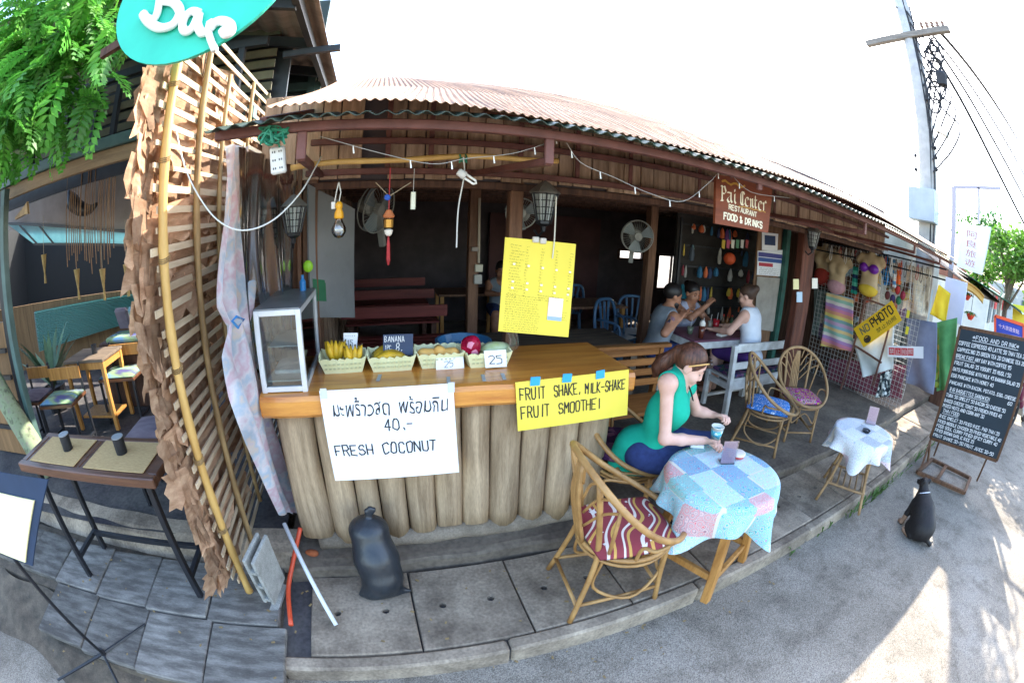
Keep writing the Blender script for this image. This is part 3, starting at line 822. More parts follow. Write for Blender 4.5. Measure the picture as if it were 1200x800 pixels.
MB().box(((x0+x1)/2, (y0+y1)/2, z0+.05), (x1-x0-2*w-.004, y1-y0-2*w, .006)).box(((x0+x1)/2, (y0+y1)/2, z0+.19), (x1-x0-2*w-.004, y1-y0-2*w-.2, .005)).build('shelf', mat('shelf_white', '#c3c7c6', rough=.4), GC, world=True)
o = MB().box((-.47, 2.15, z0+.065), (.14, .2, .02), bev=.004).build('folded_cloth', mat('case_cloth', '#dfe3e8', '#a9b0b8', scale=18, rough=.9)); tag(o, 'folded pale cloth lying inside the glass display case', 'cloth')

# fruit baskets
CREAM = mat('cream_plastic', '#e4e2b8', '#dad7a6', scale=10, rough=.45, spec=.4)
def basket_mesh(w, d, h):
    mb = MB(); n = 64; zs = [(0, .80), (h*.5, .90), (h, 1.0), (h, .95), (.012, .76)]
    for (z, k) in zs:
        for i in range(n):
            t = 2*math.pi*i/n; c, s_ = math.cos(t), math.sin(t); q = 1/max(abs(c), abs(s_))**.86
            wav = (.006*math.sin(t*22)) if z == h else 0
            mb.v.append(Vector((c*q*w/2*k, s_*q*d/2*k, z+wav)))
    for r in range(len(zs)-1):
        for i in range(n): j = (i+1) % n; mb.f.append((r*n+i, r*n+j, (r+1)*n+j, (r+1)*n+i))
    mb.f.append(tuple(range(n))[::-1]); mb.f.append(tuple(4*n+i for i in range(n)))
    return mb
bsk = basket_mesh(.262, .2, .082)
ho = MB()
for i in range(9):
    for r in range(2): ho.box((-.09+.0225*i, -.093-.0048*r, .03+.024*r), (.012, .004, .008))
bl = ['cream plastic basket of yellow bananas next to the glass display case', 'cream plastic basket behind the chalk price tag reading BANANA', 'cream plastic basket holding orange mangoes', 'cream plastic basket with the bagged red and green fruit, rightmost on the counter']
bpos = []
b0 = None
for i, (pl, pr, py) in enumerate(((376, 428, 439), (433, 487, 437), (492, 543, 433), (549, 599, 432))):
    a, b = at(pl, py, Z=1.222), at(pr, py, Z=1.222); c = Vector(((a.x+b.x)/2, a.y+.085, 1.2225)); bpos.append(c)
    if i == 0:
        b0 = thing('fruit_basket', bl[0], 'basket', c, .04, 'cream fruit baskets on the counter')
        bsk.build('tray', CREAM, b0, smooth=False); ho.build('slots', mat('slot_shadow', '#b9b78c', rough=.7), b0)
    else: dup(b0, c, rnd.uniform(-.05, .05), bl[i])
BAN = mat('banana_skin', '#e3b92e', '#a88618', scale=9, rough=.5, c3='#dcae28', contrast=(.25, .62), spec=.4)
BANTIP = mat('banana_tip', '#4a3a22', rough=.8)
def hand_of_bananas(name, label, c, n, spread, tilt, scale=1., flat=False, m=BAN, group=None):
    T = thing(name, label, 'bananas', c, 0, group)
    for i in range(n):
        a = (i-(n-1)/2)*spread/n; ln = .125*scale*rnd.uniform(.92, 1.08); row = i % 2
        pts = []
        for k in range(7):
            t = k/6
            if flat: p = Vector((-ln/2+ln*t, a*.28+.004*math.sin(3*t), .012+.02*math.sin(math.pi*t)))
            else: p = Vector((math.sin(a)*(.012+.06*t)*1.3+.004*math.sin(5*i), -.01-.026*row-.038*math.sin(math.pi*t*.9)*(1-.4*row), ln*t*(.98-.12*abs(a))))
            pts.append(p)
        rs = [.009, .0145, .0178, .0185, .017, .0115, .005]; rs = [q*scale for q in rs]
        b = MB().tube(pts, rs, 7).build('banana', m, T, smooth=True)
        MB().tube([pts[-1], pts[-1]+(pts[-1]-pts[-2]).normalized()*.01], [.0055*scale, .004*scale], 6).build('tip', BANTIP, b)
        if flat: MB().tube([pts[0], pts[0]-Vector((.015, 0, 0))], [.006*scale, .005*scale], 6).build('stalk', mat('banana_stalk', '#8a7a34', rough=.7), b)
    return T
hand_of_bananas('banana_bunch', 'upright bunch of yellow bananas at the back of the basket by the display case', bpos[0]+Vector((-.035, .03, .03)), 7, 1.5, 0, 1.02)
hand_of_bananas('banana_bunch', 'smaller banana bunch leaning at the right of the basket by the display case', bpos[0]+Vector((.06, -.005, .02)), 6, 1.3, 0, .95)
hand_of_bananas('banana_bunch', 'flat layer of dull yellow bananas below the chalk tag reading BANANA', bpos[1]+Vector((0, -.0, .05)), 7, .55, 0, 1.35, True)
MAN = mat('mango_skin', '#e8a850', '#d98c34', scale=7, rough=.5, c3='#e6b566', spec=.4)
for i, (dx, dy, dz, lab) in enumerate(((-.065, -.01, .058, 'orange mango lying at the left end of its basket'), (.005, .02, .064, 'orange mango in the middle of the mango basket'), (.062, -.012, .058, 'orange mango at the right end of its basket, above the white tag'))):
    r = Matrix.Rotation(rnd.uniform(-.4, .4), 3, 'Z'); q = Body((-.07, -.06, -.05), (.07, .06, .06), .006).cone((-.02, 0, 0), (.026, .006, 0), .036, .027, .02)
    o = q.build('mango', MAN, None); o.location = bpos[2]+Vector((dx, dy, dz-.036)); o.rotation_euler = (rnd.uniform(-.2, .2), 0, 1.2*i+.2)
    tag(o, lab, 'mango', 'mangoes in the basket')
# bagged red and green fruit
REDB = pattern('red_bag_print', ['#8f1030', '#a8183a', '#7a0c28', '#a01434', '#d98aa0', '#8f1030'], 34, .25)
c = at(554, 406, Y=bpos[3].y-.02)
q = Body(c+Vector((-.08, -.07, -.08)), c+Vector((.08, .07, .09)), .006).ell(c, (.045, .04, .062), k=.01).ell(c+Vector((-.022, .02, .0)), (.04, .035, .05), k=.02)
o = q.build('bagged_fruit', REDB, None); tag(o, 'dark red fruit in a shiny clear bag on the right hand basket', 'fruit')
c = bpos[3]+Vector((.06, .02, .075))
q = Body(c+Vector((-.11, -.08, -.07)), c+Vector((.11, .08, .07)), .006).ell(c, (.06, .04, .035), k=.02).ell(c+Vector((-.04, 0, -.01)), (.045, .04, .03), k=.02).ell(c+Vector((.05, .01, -.005)), (.04, .035, .03), k=.02)
o = q.build('green_fruit', mat('green_fruit_skin', '#9fb56c', '#d3dcc0', scale=9, rough=.3, spec=.5), None); tag(o, 'pale green fruit in cling wrap on the right hand basket', 'fruit')
def card(name, label, cat, corners, m, texts, ink=INK, thick=.002):
    T, P, W, H = board(name, label, cat, corners, m, thick); L = MB()
    for (t, u0, u1, v, h, pen) in texts: P.fit(L, t, u0*W, u1*W, v*H, h*H, pen)
    if L.v: L.build('lettering', ink, T, world=True)
    return T, P, W, H
yy = bpos[0].y+.06
card('price_tag', 'small white price tag standing behind the bananas by the display case', 'price tag', [at(403, 411, Y=yy), at(418, 411, Y=yy), at(419.5, 390, Y=yy), at(402.5, 390, Y=yy)], PAPW, [('15', .3, .7, .25, .35, .004), ("'''''", .1, .85, .78, .08, .003)], mat('grey_ink', '#777f88', rough=.6))
yy = bpos[1].y-.03
card('price_tag', 'dark slate chalk price tag reading BANANA standing in its basket', 'price tag', [at(449, 417, Y=yy), at(484, 416, Y=yy), at(484, 391, Y=yy), at(449, 392, Y=yy)], mat('slate_card', '#3d4a63', '#343f56', scale=9, rough=.8), [('BANANA', .05, .7, .66, .26, .0032), ('1PC', .06, .26, .3, .2, .0026), ('8.', .44, .62, .22, .36, .004)], CHALK)
yy = bpos[2].y-.098
card('price_tag', 'white price tag leaning on the front of the mango basket', 'price tag', [at(511, 434, Y=yy-.004), at(544, 431, Y=yy-.004), at(543, 418, Y=yy), at(511, 420, Y=yy)], PAPW, [('25', .3, .6, .2, .5, .0032)], mat('grey_ink', '#777f88', rough=.6))
yy = bpos[3].y-.102
card('price_tag', 'white price tag leaning on the basket with the bagged fruit', 'price tag', [at(569, 431, Y=yy-.004), at(594, 429.5, Y=yy-.004), at(593, 409.5, Y=yy), at(567, 411, Y=yy)], PAPW, [('25', .2, .78, .22, .48, .004)])

# yellow menu hanging above the counter
ym = 2.1
T, P, W, H = board('menu_board', 'tall yellow menu board covered in small writing hanging above the counter', 'menu board', [at(584, 388, Y=ym), at(666, 395, Y=ym), at(675, 286, Y=ym), at(592, 278, Y=ym)], PAPY)
L = MB()
for r in range(19): P.scribble(L, .03+rnd.uniform(0, .01), H*.93-.0145*r, .062+rnd.uniform(-.02, .02), .006, .0011)
for c in range(1, 5):
    for r in range(18): P.scribble(L, .03+.082*c+rnd.uniform(0, .006), H*.93-.0148*r, .016, .006, .0011)
for r in range(16): P.scribble(L, .025, H*.40-.0122*r, .2+rnd.uniform(-.03, 0), .006, .0011)
for r in range(3): P.scribble(L, .2, H*.43-.012*r, .14, .005, .001)
for r in range(4): P.scribble(L, W-.07, H*.27-.013*r, .05, .005, .001)
L.build('lettering', mat('brown_ink', '#5d5222', rough=.7), T, world=True)
for c in range(5):
    for r in (6.6, 12.6, 14.8): L = MB(); P.rect(L, .03+.078*c+.02, H*.93-.0148*r, .03+.078*c+.033, H*.93-.0148*r+.01, .001); L.build('correction_slip', mat('cream_slip', '#f0ead0', rough=.7), T, world=True)
L = MB(); P.rect(L, .262, .085, .345, .205, .0012); L.build('pink_slip', mat('pink_slip', '#e9d3dc', rough=.7), T, world=True)
L = MB(); P.rect(L, .262, .085, .345, .105, .0016); L.build('slip_stripe', mat('slip_blue', '#9db6d8', rough=.7), T, world=True)
for u in (.16, .2): MB().box(P.p(u, H+.012, .002), (.034, .02, .03), bev=.004).build('bulldog_clip', mat('clip_metal', '#c8c0b4', rough=.4), T, world=True)
MB().tube([P.p(.26, H-.07, .004), P.p(.262, H+.02, .004), P.p(.25, H+.25, .01)], .0035, 6).build('hanger_strap', mat('pale_strap', '#d8d4c2', rough=.6), T, world=True)
o = MB().grid(lambda u, v: Vector(at(594+12*v+3*math.sin(u*3), 390+20*u, Y=2.2))+Vector((0, .02*math.sin(v*9), 0)), 6, 8).build('plastic_bag', glass('clear_bag', '#e9ecf0', .2, .8)); tag(o, 'clear plastic bag hanging below the yellow menu board', 'plastic bag')

# lamp, bulbs, wires, chimes below the awning
def lantern(label, c, s=1., tiltx=0.):
    T = thing('lantern', label, 'lantern', c, .3, 'black iron lanterns')
    MB().lathe((0, 0, .0), [(.001, .3), (.03, .285), (.105, .22), (.11, .212), (.1, .205)], 6).build('cap', mat('lantern_cap', '#77736c', '#55524d', scale=9, rough=.5), T)
    b = MB()
    for k in range(6):
        t = k*math.pi/3
        p0, p1 = Vector((.055*math.cos(t), .055*math.sin(t), .02)), Vector((.095*math.cos(t), .095*math.sin(t), .206))
        b.tube([p0, p1], .006, 5)
        t2 = t+math.pi/3; q0, q1 = Vector((.055*math.cos(t2), .055*math.sin(t2), .02)), Vector((.095*math.cos(t2), .095*math.sin(t2), .206))
        for j in range(5): b.tube([p0.lerp(p1, j/4), q0.lerp(q1, j/4)], .003, 4)
        for j in (1, 2): b.tube([p0.lerp(q0, j/3), p1.lerp(q1, j/3)], .003, 4)
    b.build('cage', BLACKM, T)
    MB().lathe((0, 0, 0), [(.05, .024), (.086, .2)], 6).build('glass_shade', mat('frosted_glass', '#cfd6d2', rough=.4, trans=.4, spec=.4), T)
    MB().lathe((0, 0, 0), [(.001, -.06), (.015, -.055), (.02, -.02), (.056, .0), (.056, .02)], 6).build('foot', BLACKM, T)
    MB().tube([(0, 0, -.05), (.0, .05, -.09), (0, .1, -.05)], .009, 6).build('arm', BLACKM, T)
    T.scale = (s, s, s); return T
c = at(637, 262, Y=2.42); lantern('black lantern with a grey cap hanging on the post above the yellow menu', c, .86)
c = at(344, 276, Y=2.3); lantern('black lantern hanging left of the counter beside the grey board', c, .72)
c = at(952, 291, Y=2.55); lantern('small black lantern hanging beside the red wooden post near the souvenir stall', c, .8)
# hanging bamboo rod
a, b = at(341, 197, Y=1.9), at(654, 188, Y=1.9)
o = MB().tube([a.lerp(b, k/12)+Vector((0, 0, .006*math.sin(k))) for k in range(13)], [.0125+.0015*(k % 3 == 0) for k in range(13)], 8).build('bamboo_rod', BAMB, None, smooth=True); tag(o, 'long pale bamboo rod hung level under the awning', 'bamboo rod')
# multi-socket with green cord
c = at(326, 188, Y=1.55)
T = thing('power_strip', 'white multi socket extension hanging from the awning on green cord', 'power strip', c)
rot = Matrix.Rotation(-.12, 3, 'Y')
MB().box((0, 0, 0), (.056, .03, .098), rot=rot, bev=.006).build('body', WHITEP, T)
h = MB()
for z in (.03, 0, -.03):
    for x in (-.012, .012):
        for q in (-.004, .004): h.box(rot @ Vector((x+q, -.0155, z)), (.003, .003, .007), rot=rot)
h.build('socket_slots', HOLE, T)
CORDG = mat('green_cord', '#2f8a6a', '#1f6a50', scale=20, rough=.6)
m_ = MB()
base = at(322, 156, Y=1.47)
for i in range(7):
    P_ = [base+Vector((rnd.uniform(-.06, .05), rnd.uniform(-.02, .02), rnd.uniform(-.04, .03))) for k in range(5)]
    m_.tube(catmull(P_, 4, True), .0045, 5, closed=True)
m_.tube([base, base.lerp(c, .5)+Vector((.012, 0, 0)), c+Vector((0, 0, .05))], .004, 5)
o = m_.build('cord_tangle', CORDG, None); tag(o, 'tangle of green cord tied to the awning tube above the white socket', 'cord')
def cable(name, label, pts, r, m, cat='cable', k=6, n=6):
    o = MB().tube(catmull(pts, k), r, n).build(name, m, None, smooth=True); tag(o, label, cat); return o
WCAB = mat('white_cable', '#c9c8c0', rough=.5)
cable('white_cable', 'white cable drooping from the rod across the plastic sheet to the bamboo screen', [at(376, 184, Y=1.85), at(372, 192, Y=1.8), at(352, 226, Y=1.7), at(320, 258, Y=1.62), at(285, 270, Y=1.58), at(255, 258, Y=1.56), at(230, 225, Y=1.55), at(215, 190, Y=1.56), at(206, 150, Y=1.6)], .0032, WCAB)
# yellow bulb holder with clear bulb
c = at(397, 276, Y=1.95)
T = thing('hanging_bulb', 'bare clear light bulb in a yellow socket hanging from a white wire', 'light bulb', c)
MB().lathe((0, 0, 0), [(.001, -.012), (.02, -.006), (.032, .014), (.033, .032), (.02, .058), (.014, .075)], 14).build('bulb', glass('bulb_glass', '#f2f2ee', .03, .85), T, smooth=True)
MB().lathe((0, 0, 0), [(.019, .074), (.022, .08), (.02, .1), (.012, .118), (.016, .122), (.016, .14), (.006, .15)], 12).build('holder', mat('yellow_bakelite', '#e0a01c', rough=.4), T, smooth=True)
MB().lathe((-.026, 0, .118), [(.01, 0), (.01, .03)], 8).build('connector', WHITEP, T)
MB().tube([(0, 0, .15), (.006, 0, .19), (-.004, 0, .235)], .003, 5).tube([(-.02, 0, .15), (-.012, 0, .2), (-.004, 0, .235)], .003, 5).build('wire', WCAB, T)
# red chime
c = at(455, 305, Y=1.9)
T = thing('hanging_chime', 'red and gold hanging ornament with a long red tassel', 'ornament', c)
RED = mat('red_silk', '#b01e22', '#7d1216', scale=20, rough=.6)
MB().lathe((0, 0, 0), [(.004, -.02), (.009, .0), (.007, .07), (.003, .105)], 8).build('tassel', RED, T)
MB().lathe((0, 0, 0), [(.008, .105), (.015, .112), (.02, .13), (.008, .135)], 10).build('shell_bells', mat('shell', '#d8cfc0', rough=.5), T)
MB().lathe((0, 0, 0), [(.018, .14), (.021, .142), (.021, .175), (.018, .178)], 12).build('brass_drum', mat('brass', '#c9974a', '#8d6428', scale=12, rough=.35, metal=.8), T)
MB().lathe((0, 0, 0), [(.02, .182), (.026, .19), (.02, .2), (.012, .215), (.004, .218)], 12).build('wood_cap', mat('orange_wood', '#b5693c', rough=.6), T)
MB().tube([(0, 0, .21), (0, 0, .40)], .0028, 5).build('cord', RED, T)
MB().ball((-.008, -.004, .27), .014, 8, 6).build('blue_knot', mat('blue_knot', '#2a56b0', rough=.7), T)
for dx in (-.06, .1): MB().tube([(0, 0, .275), (dx, .12, .345)], .0022, 5).build('stay', mat('string', '#b5a58a', rough=.8), T)
# white clip tubes, energy-saving bulb
c = at(484, 240, Y=1.92)
T = thing('plastic_tag', 'narrow white plastic tube hanging on a thread from the bamboo rod', 'tag', c)
MB().lathe((0, 0, -.02), [(.011, 0), (.0115, .04), (.011, .076)], 8).build('tube', mat('ivory_plastic', '#dcdcc6', rough=.5), T); MB().tube([(0, 0, .05), (0, 0, .16)], .0012, 4).build('thread', WCAB, T)
c = at(549, 209, Y=1.85)
T = thing('spiral_bulb', 'white energy saving bulb hanging at an angle from the bamboo rod', 'light bulb', c)
ax = Vector((.8, 0, -.5)).normalized(); up_ = Vector((.5, 0, .8)).normalized(); P0 = Vector((0, 0, 0))-ax*.02
MB().lathe(P0, [(.012, -.035), (.017, -.03), (.019, 0), (.014, .004)], 10, axis=ax).build('base', WHITEP, T, smooth=True)
m_ = MB()
for s_ in (-1, 1): m_.tube([P0+up_*.009*s_, P0+up_*.009*s_+ax*.05, P0+ax*.06, P0-up_*.009*s_+ax*.05], .0055, 6)
m_.build('lamp_tube', mat('lamp_white', '#f2f1ea', rough=.3), T, smooth=True)
o = MB().tube(catmull([at(543, 184, Y=1.86), at(544, 205, Y=1.86), at(537, 245, Y=1.86), at(535, 290, Y=1.86)], 4), .003, 5).build('pull_cord', WCAB); tag(o, 'white cord hanging from the green knot on the bamboo rod', 'cord')
m_ = MB()
c = at(543, 186, Y=1.88)
for i in range(4): m_.tube([c+Vector((.016*math.cos(t), .016*math.sin(t), rnd.uniform(-.02, .02))) for t in np.linspace(0, 5.5, 8)], .004, 5)
o = m_.build('cord_knot', CORDG); tag(o, 'green cord wound round the bamboo rod above the white bulb', 'cord')
# fairy lights on wire
T = thing('fairy_lights', 'string of small white fairy lights sagging along the awning front', 'string lights', at(500, 165, Y=1.52))
P_ = [at(p[0], p[1], Y=1.56) for p in ((375, 160), (440, 178), (505, 192), (545, 186), (600, 180), (640, 168), (658, 160), (680, 190), (720, 208), (760, 226), (800, 236), (830, 215), (850, 200), (880, 225), (925, 232))]
Pc = catmull(P_, 5)
MB().tube(Pc, .0014, 4).build('wire', mat('grey_wire', '#a8a49c', rough=.6), T, world=True)
for i in range(3, len(Pc), 5):
    MB().tube([Pc[i], Pc[i]+Vector((.004, 0, -.028))], [.0018, .003], 5).build('lamp', mat('lamp_white', '#f2f1ea', rough=.3), T, world=True)
# grey board against the left wall behind the case
a = [at(366, 372, Y=2.55), at(416, 372, Y=2.9), at(416, 245, Y=2.9), at(362, 216, Y=2.55)]
T, P, W, H = board('notice_board', 'plain grey white board leaning on the left wall above the display case', 'board', a, mat('grey_board', '#858686', '#6f7071', scale=3, rough=.7), .012)
L = MB(); P.rect(L, .02, .1, .14, .23, .002); L.build('green_patch', mat('green_patch', '#2f6b4a', rough=.6), T, world=True)
m_ = MB(); c = at(361, 312, Y=2.5); m_.ball(c, (.03, .015, .035), 8, 6)
o = m_.build('green_toy', mat('lime_plastic', '#8fc928', rough=.5)); tag(o, 'bright lime green plastic piece hanging beside the grey board', 'ornament')
c = at(352, 338, Z=1.615)
o = MB().lathe(c, [(.018, 0), (.018, .05), (.008, .065), (.008, .085)], 10).build('blue_bottle', mat('blue_plastic', '#2f7fc0', rough=.4)); o.location = (-.42, 2.42, 1.623); tag(o, 'small blue bottle standing on top of the glass display case', 'bottle')

# black water bag, block, pipes by the foot of the counter
BAGB = mat('black_bag', '#2b3036', '#1d2126', scale=13, stretch=(1, 1, .4), rough=.36, bump=.6, spec=.55)
bx = at(438, 640, Y=1.76).x
q = Body((-.55, 1.4, .1), (.2, 2.1, .80), .009)
q.chain([(bx+.015, 1.70, .235), (bx+.002, 1.745, .34), (bx-.012, 1.80, .455)], [.118, .118, .104], .03)
q.ell((bx-.014, 1.81, .50), (.10, .082, .06), k=.04)
q.cone((bx-.06, 1.66, .155), (bx+.155, 1.66, .137), .04, .010, .06); q.cone((bx-.05, 1.66, .15), (bx-.12, 1.66, .137), .03, .010, .05)
q.chain([(bx-.012, 1.81, .54), (bx-.008, 1.81, .565)], [.02, .012], .02)
for dx, dz in ((.03, .05), (.012, .06), (-.008, .045)): q.cone((bx-.008, 1.81, .565), (bx+dx, 1.815, .565+dz), .011, .014, .006)
o = q.build('plastic_sack', BAGB, None); tag(o, 'tied black plastic sack leaning on the logs under the coconut sign', 'sack')
CB = mat('cement_block', '#a3a39d', '#7f7f7a', scale=12, rough=.95, bump=.4, fine=.5)
p0, p1 = at(299, 666, Z=.16), at(330, 690, Z=.13)
T = thing('cement_block', 'grey hollow cement block standing on end beside the bamboo screen', 'block', (-.72, 1.62, .13))
Lb, Wb, Hb = .36, .07, .19
m_ = MB()
for x in (-Wb/2+.01, Wb/2-.01): m_.box((x, 0, Hb/2+.08), (.02, .2, .36), bev=.003)
m_.build('shell', CB, T)
for z in (-.09, .03, .15, .265): MB().box((0, 0, z), (.05, .2, .022)).build('web', CB, T)
T.location.z = .23; T.rotation_euler = (.12, .05, -.25)
o = MB().tube(catmull([at(352, 618, Z=.42), at(344, 655, Z=.27), at(338, 690, Z=.17), at(341, 732, Z=.14)], 6), .0135, 9).build('orange_pipe', mat('orange_pipe', '#d8522e', '#b8432a', scale=9, rough=.45), smooth=True); tag(o, 'orange plastic conduit standing on the slabs beside the cement block', 'pipe')
o = MB().tube([at(333, 613, Z=.46), at(394, 732, Z=.135)], .0125, 10).build('white_pipe', mat('white_pipe', '#cfd4d8', rough=.4), smooth=True); tag(o, 'straight white plastic pipe leaning down onto the slabs', 'pipe')
c = at(368, 648, Z=.21)
q = Body(c-Vector((.08, .08, .05)), c+Vector((.08, .08, .08)), .007).ell(c, (.03, .025, .02), k=.02).ell(c+Vector((-.03, .01, 0)), (.025, .02, .015), k=.02)
o = q.build('orange_rag', mat('orange_rag', '#b5653a', '#8a4a2c', scale=20, rough=.9)); tag(o, 'small dirty orange rag lying by the foot of the counter', 'rag')

# ------------------------------------------------------------------ rattan chairs and cloth tables
RAT = mat('rattan', '#c0955c', '#8a6134', scale=9, stretch=(1, 1, 1), rough=.45, bump=.12, rand=.06, spec=.45, contrast=(.25, .75))
RAT2 = mat('rattan_grey', '#b08f66', '#7d603f', scale=9, rough=.55, bump=.12, rand=.06, spec=.35, contrast=(.25, .75))
def hoop(t):
    """rim of the chair: low at the front (t=0), high at the back (t=pi)"""
    c, s_ = math.cos(t), math.sin(t)
    x = .02+.285*c-.03*s_*s_; y = .285*s_*(1.03-.06*c)
    z = .615-.205*c-.03*s_*s_+(.02 if c < 0 else 0)*abs(c)
    return Vector((x, y, z))
def rattan_chair(label, loc, rz, m=RAT):
    T = thing('rattan_chair', label, 'chair', loc, rz, 'rattan hoop chairs')
    def t(name, pts, r=.011, k=5, closed=False, n=7): return MB().tube(catmull(pts, k, closed) if k else pts, r, n, closed=closed).build(name, m, T, smooth=True)
    t('rim', [hoop(i*2*math.pi/28) for i in range(28)], .0155, 2, True, 8)
    def seat(tt): return Vector((.01+.23*math.cos(tt)*(1 if math.cos(tt) > 0 else .95), .225*math.sin(tt), .395))
    t('seat_frame', [seat(i*2*math.pi/20) for i in range(20)], .012, 2, True)
    t('seat_frame', [seat(i*2*math.pi/20)*.99+Vector((0, 0, -.028)) for i in range(20)], .009, 2, True)
    MB().grid(lambda u, v: (lambda q, r: (.01+r*.2*math.cos(q), r*.2*math.sin(q), .402-.012*(1-r)))(2*math.pi*u, max(v, .02)), 24, 3).build('seat_weave', m, T)
    # central splat and fan of canes in the back
    bk = hoop(math.pi); sb = seat(math.pi)
    for k in range(-2, 3):
        t('splat_cane', [sb+Vector((.0, k*.021, .0)), (sb+bk)/2+Vector((-.02, k*.02, .02)), bk+Vector((.012, k*.007, -.035))], .0095, 4)
    for s_ in (-1, 1):
        for q, (ta, hz) in enumerate(((2.85, .80), (2.6, .66), (2.35, .52), (2.12, .4))):
            e = hoop(s_*ta); b0 = sb.lerp(bk, .25+.17*(3-q))+Vector((0, s_*.05, 0))
            t('fan_cane', [b0, b0.lerp(e, .5)+Vector((-.01, s_*.005, .035)), e], .0065, 4)
        t('side_cane', [seat(s_*2.3), hoop(s_*2.2)], .009, 0)
        a0 = seat(s_*1.75)
        t('arm_loop', [a0, a0+Vector((.01, s_*.02, .09)), hoop(s_*1.35)+Vector((-.03, 0, -.05)), hoop(s_*1.0)], .009, 5)
        # legs: front pair upright, rear pair splayed; inner U canes
        f0 = seat(s_*.75); r0 = seat(s_*2.5)
        t('leg', [f0+Vector((0, 0, -.01)), Vector((f0.x+.0, f0.y+.006*s_, .2)), Vector((f0.x+.02, f0.y+.012*s_, 0))], .0135, 3)
        t('leg', [hoop(s_*2.6)*.995, r0+Vector((-.01, 0, .06)), r0+Vector((-.015, s_*.01, -.08)), Vector((r0.x-.1, r0.y+.06*s_, 0))], .0135, 5)
        t('leg_bow', [f0+Vector((-.02, 0, -.03)), Vector((f0.x-.01, f0.y, .19)), Vector((.02, .19*s_, .10)), Vector((r0.x+.01, r0.y, .17)), r0+Vector((.03, 0, -.03))], .0085, 5)
        t('stretcher', [Vector((f0.x+.012, f0.y+.008*s_, .1)), Vector((r0.x-.07, r0.y+.04*s_, .1))], .0095, 0)
    fa, fb = seat(.75), seat(-.75)
    t('stretcher', [Vector((fa.x+.012, fa.y, .1)), Vector((fb.x+.012, fb.y, .1))], .0095, 0)
    t('leg_bow', [fa+Vector((0, -.02, -.03)), Vector((fa.x, fa.y-.02, .2)), Vector((fa.x, 0, .30)), Vector((fb.x, fb.y+.02, .2)), fb+Vector((0, .02, -.03))], .0085, 5)
    ra, rb = seat(2.5), seat(-2.5)
    t('stretcher', [Vector((ra.x-.075, ra.y+.04, .1)), Vector((rb.x-.075, rb.y-.04, .1))], .0095, 0)
    return T
def cushion(label, T, m, dz=.405, w=.21):
    """padded seat cushion resting on a chair's seat"""
    cm = Matrix.Translation(T.location) @ Matrix.Rotation(T.rotation_euler.z, 4, 'Z')
    mb = MB()
    def f(u, v):
        a, b = (u*2-1), (v*2-1); e = (1-a**4)*(1-b**4)
        return (.015+a*w*(1-.06*b*b), b*w*(1-.1*a*a)*(1.0 if a < 0 else 1.0+.0*a), dz+.012+.034*max(e, 0)**.5)
    mb.grid(f, 14, 14)
    mb.grid(lambda u, v: (lambda p: (p[0], p[1], dz+.006))(f(u, 1-v)), 14, 14)
    o = mb.build('cushion', m, None, smooth=True)
    off = o.location.copy()*T.scale.x; o.scale = T.scale; o.location = cm @ off; o.rotation_euler.z = T.rotation_euler.z
    tag(o, label, 'cushion'); return o
def flower_cloth():
    """deep red cloth with wavy gold and white bands and small white stars"""
    m = bpy.data.materials.new('red_flower_cloth'); m.use_nodes = True
    n, l = m.node_tree.nodes, m.node_tree.links; b = n['Principled BSDF']; b.inputs['Roughness'].default_value = .85; b.inputs['Specular IOR Level'].default_value = .15
    tc = n.new('ShaderNodeTexCoord'); mp = n.new('ShaderNodeMapping'); mp.inputs['Rotation'].default_value = (0, 0, .5); l.new(tc.outputs['Object'], mp.inputs[0])
    def band(scale, phase, lo, c1, prev):
        w = n.new('ShaderNodeTexWave'); w.inputs['Scale'].default_value = scale; w.inputs['Distortion'].default_value = 5; w.inputs['Detail'].default_value = 0; w.inputs['Detail Scale'].default_value = 1.6; w.inputs['Phase Offset'].default_value = phase; l.new(mp.outputs[0], w.inputs['Vector'])
        g = n.new('ShaderNodeMath'); g.operation = 'GREATER_THAN'; g.inputs[1].default_value = lo; l.new(w.outputs['Fac'], g.inputs[0])
        x = n.new('ShaderNodeMix'); x.data_type = 'RGBA'; l.new(g.outputs[0], x.inputs[0]); x.inputs[7].default_value = lin(c1)
        if isinstance(prev, str): x.inputs[6].default_value = lin(prev)
        else: l.new(prev, x.inputs[6])
        return x.outputs[2]
    c = band(3.4, 0, .93, '#cfa35a', '#8e4048'); c = band(3.4, 2.2, .95, '#e2d6cc', c)
    vo = n.new('ShaderNodeTexVoronoi'); vo.inputs['Scale'].default_value = 15; vo.distance = 'MINKOWSKI'; vo.inputs['Exponent'].default_value = .6; vo.inputs['Randomness'].default_value = .9; l.new(mp.outputs[0], vo.inputs['Vector'])
    sp = n.new('ShaderNodeSeparateColor'); l.new(vo.outputs['Color'], sp.inputs[0])
    g1 = n.new('ShaderNodeMath'); g1.operation = 'LESS_THAN'; g1.inputs[1].default_value = .55; l.new(vo.outputs['Distance'], g1.inputs[0])
    g2 = n.new('ShaderNodeMath'); g2.operation = 'GREATER_THAN'; g2.inputs[1].default_value = .45; l.new(sp.outputs[0], g2.inputs[0])
    mu = n.new('ShaderNodeMath'); mu.operation = 'MULTIPLY'; l.new(g1.outputs[0], mu.inputs[0]); l.new(g2.outputs[0], mu.inputs[1])
    x = n.new('ShaderNodeMix'); x.data_type = 'RGBA'; l.new(mu.outputs[0], x.inputs[0]); l.new(c, x.inputs[6]); x.inputs[7].default_value = lin('#e8e2e0'); l.new(x.outputs[2], b.inputs['Base Color'])
    return m
RAT_RED = flower_cloth()
BLUEC = pattern('blue_flower_cloth', ['#2f6fc0', '#3f86d6', '#2a5fae', '#dfe9f2', '#4a90d8', '#23589e', '#6fa8e0'], 26, .85, ring=1.6)
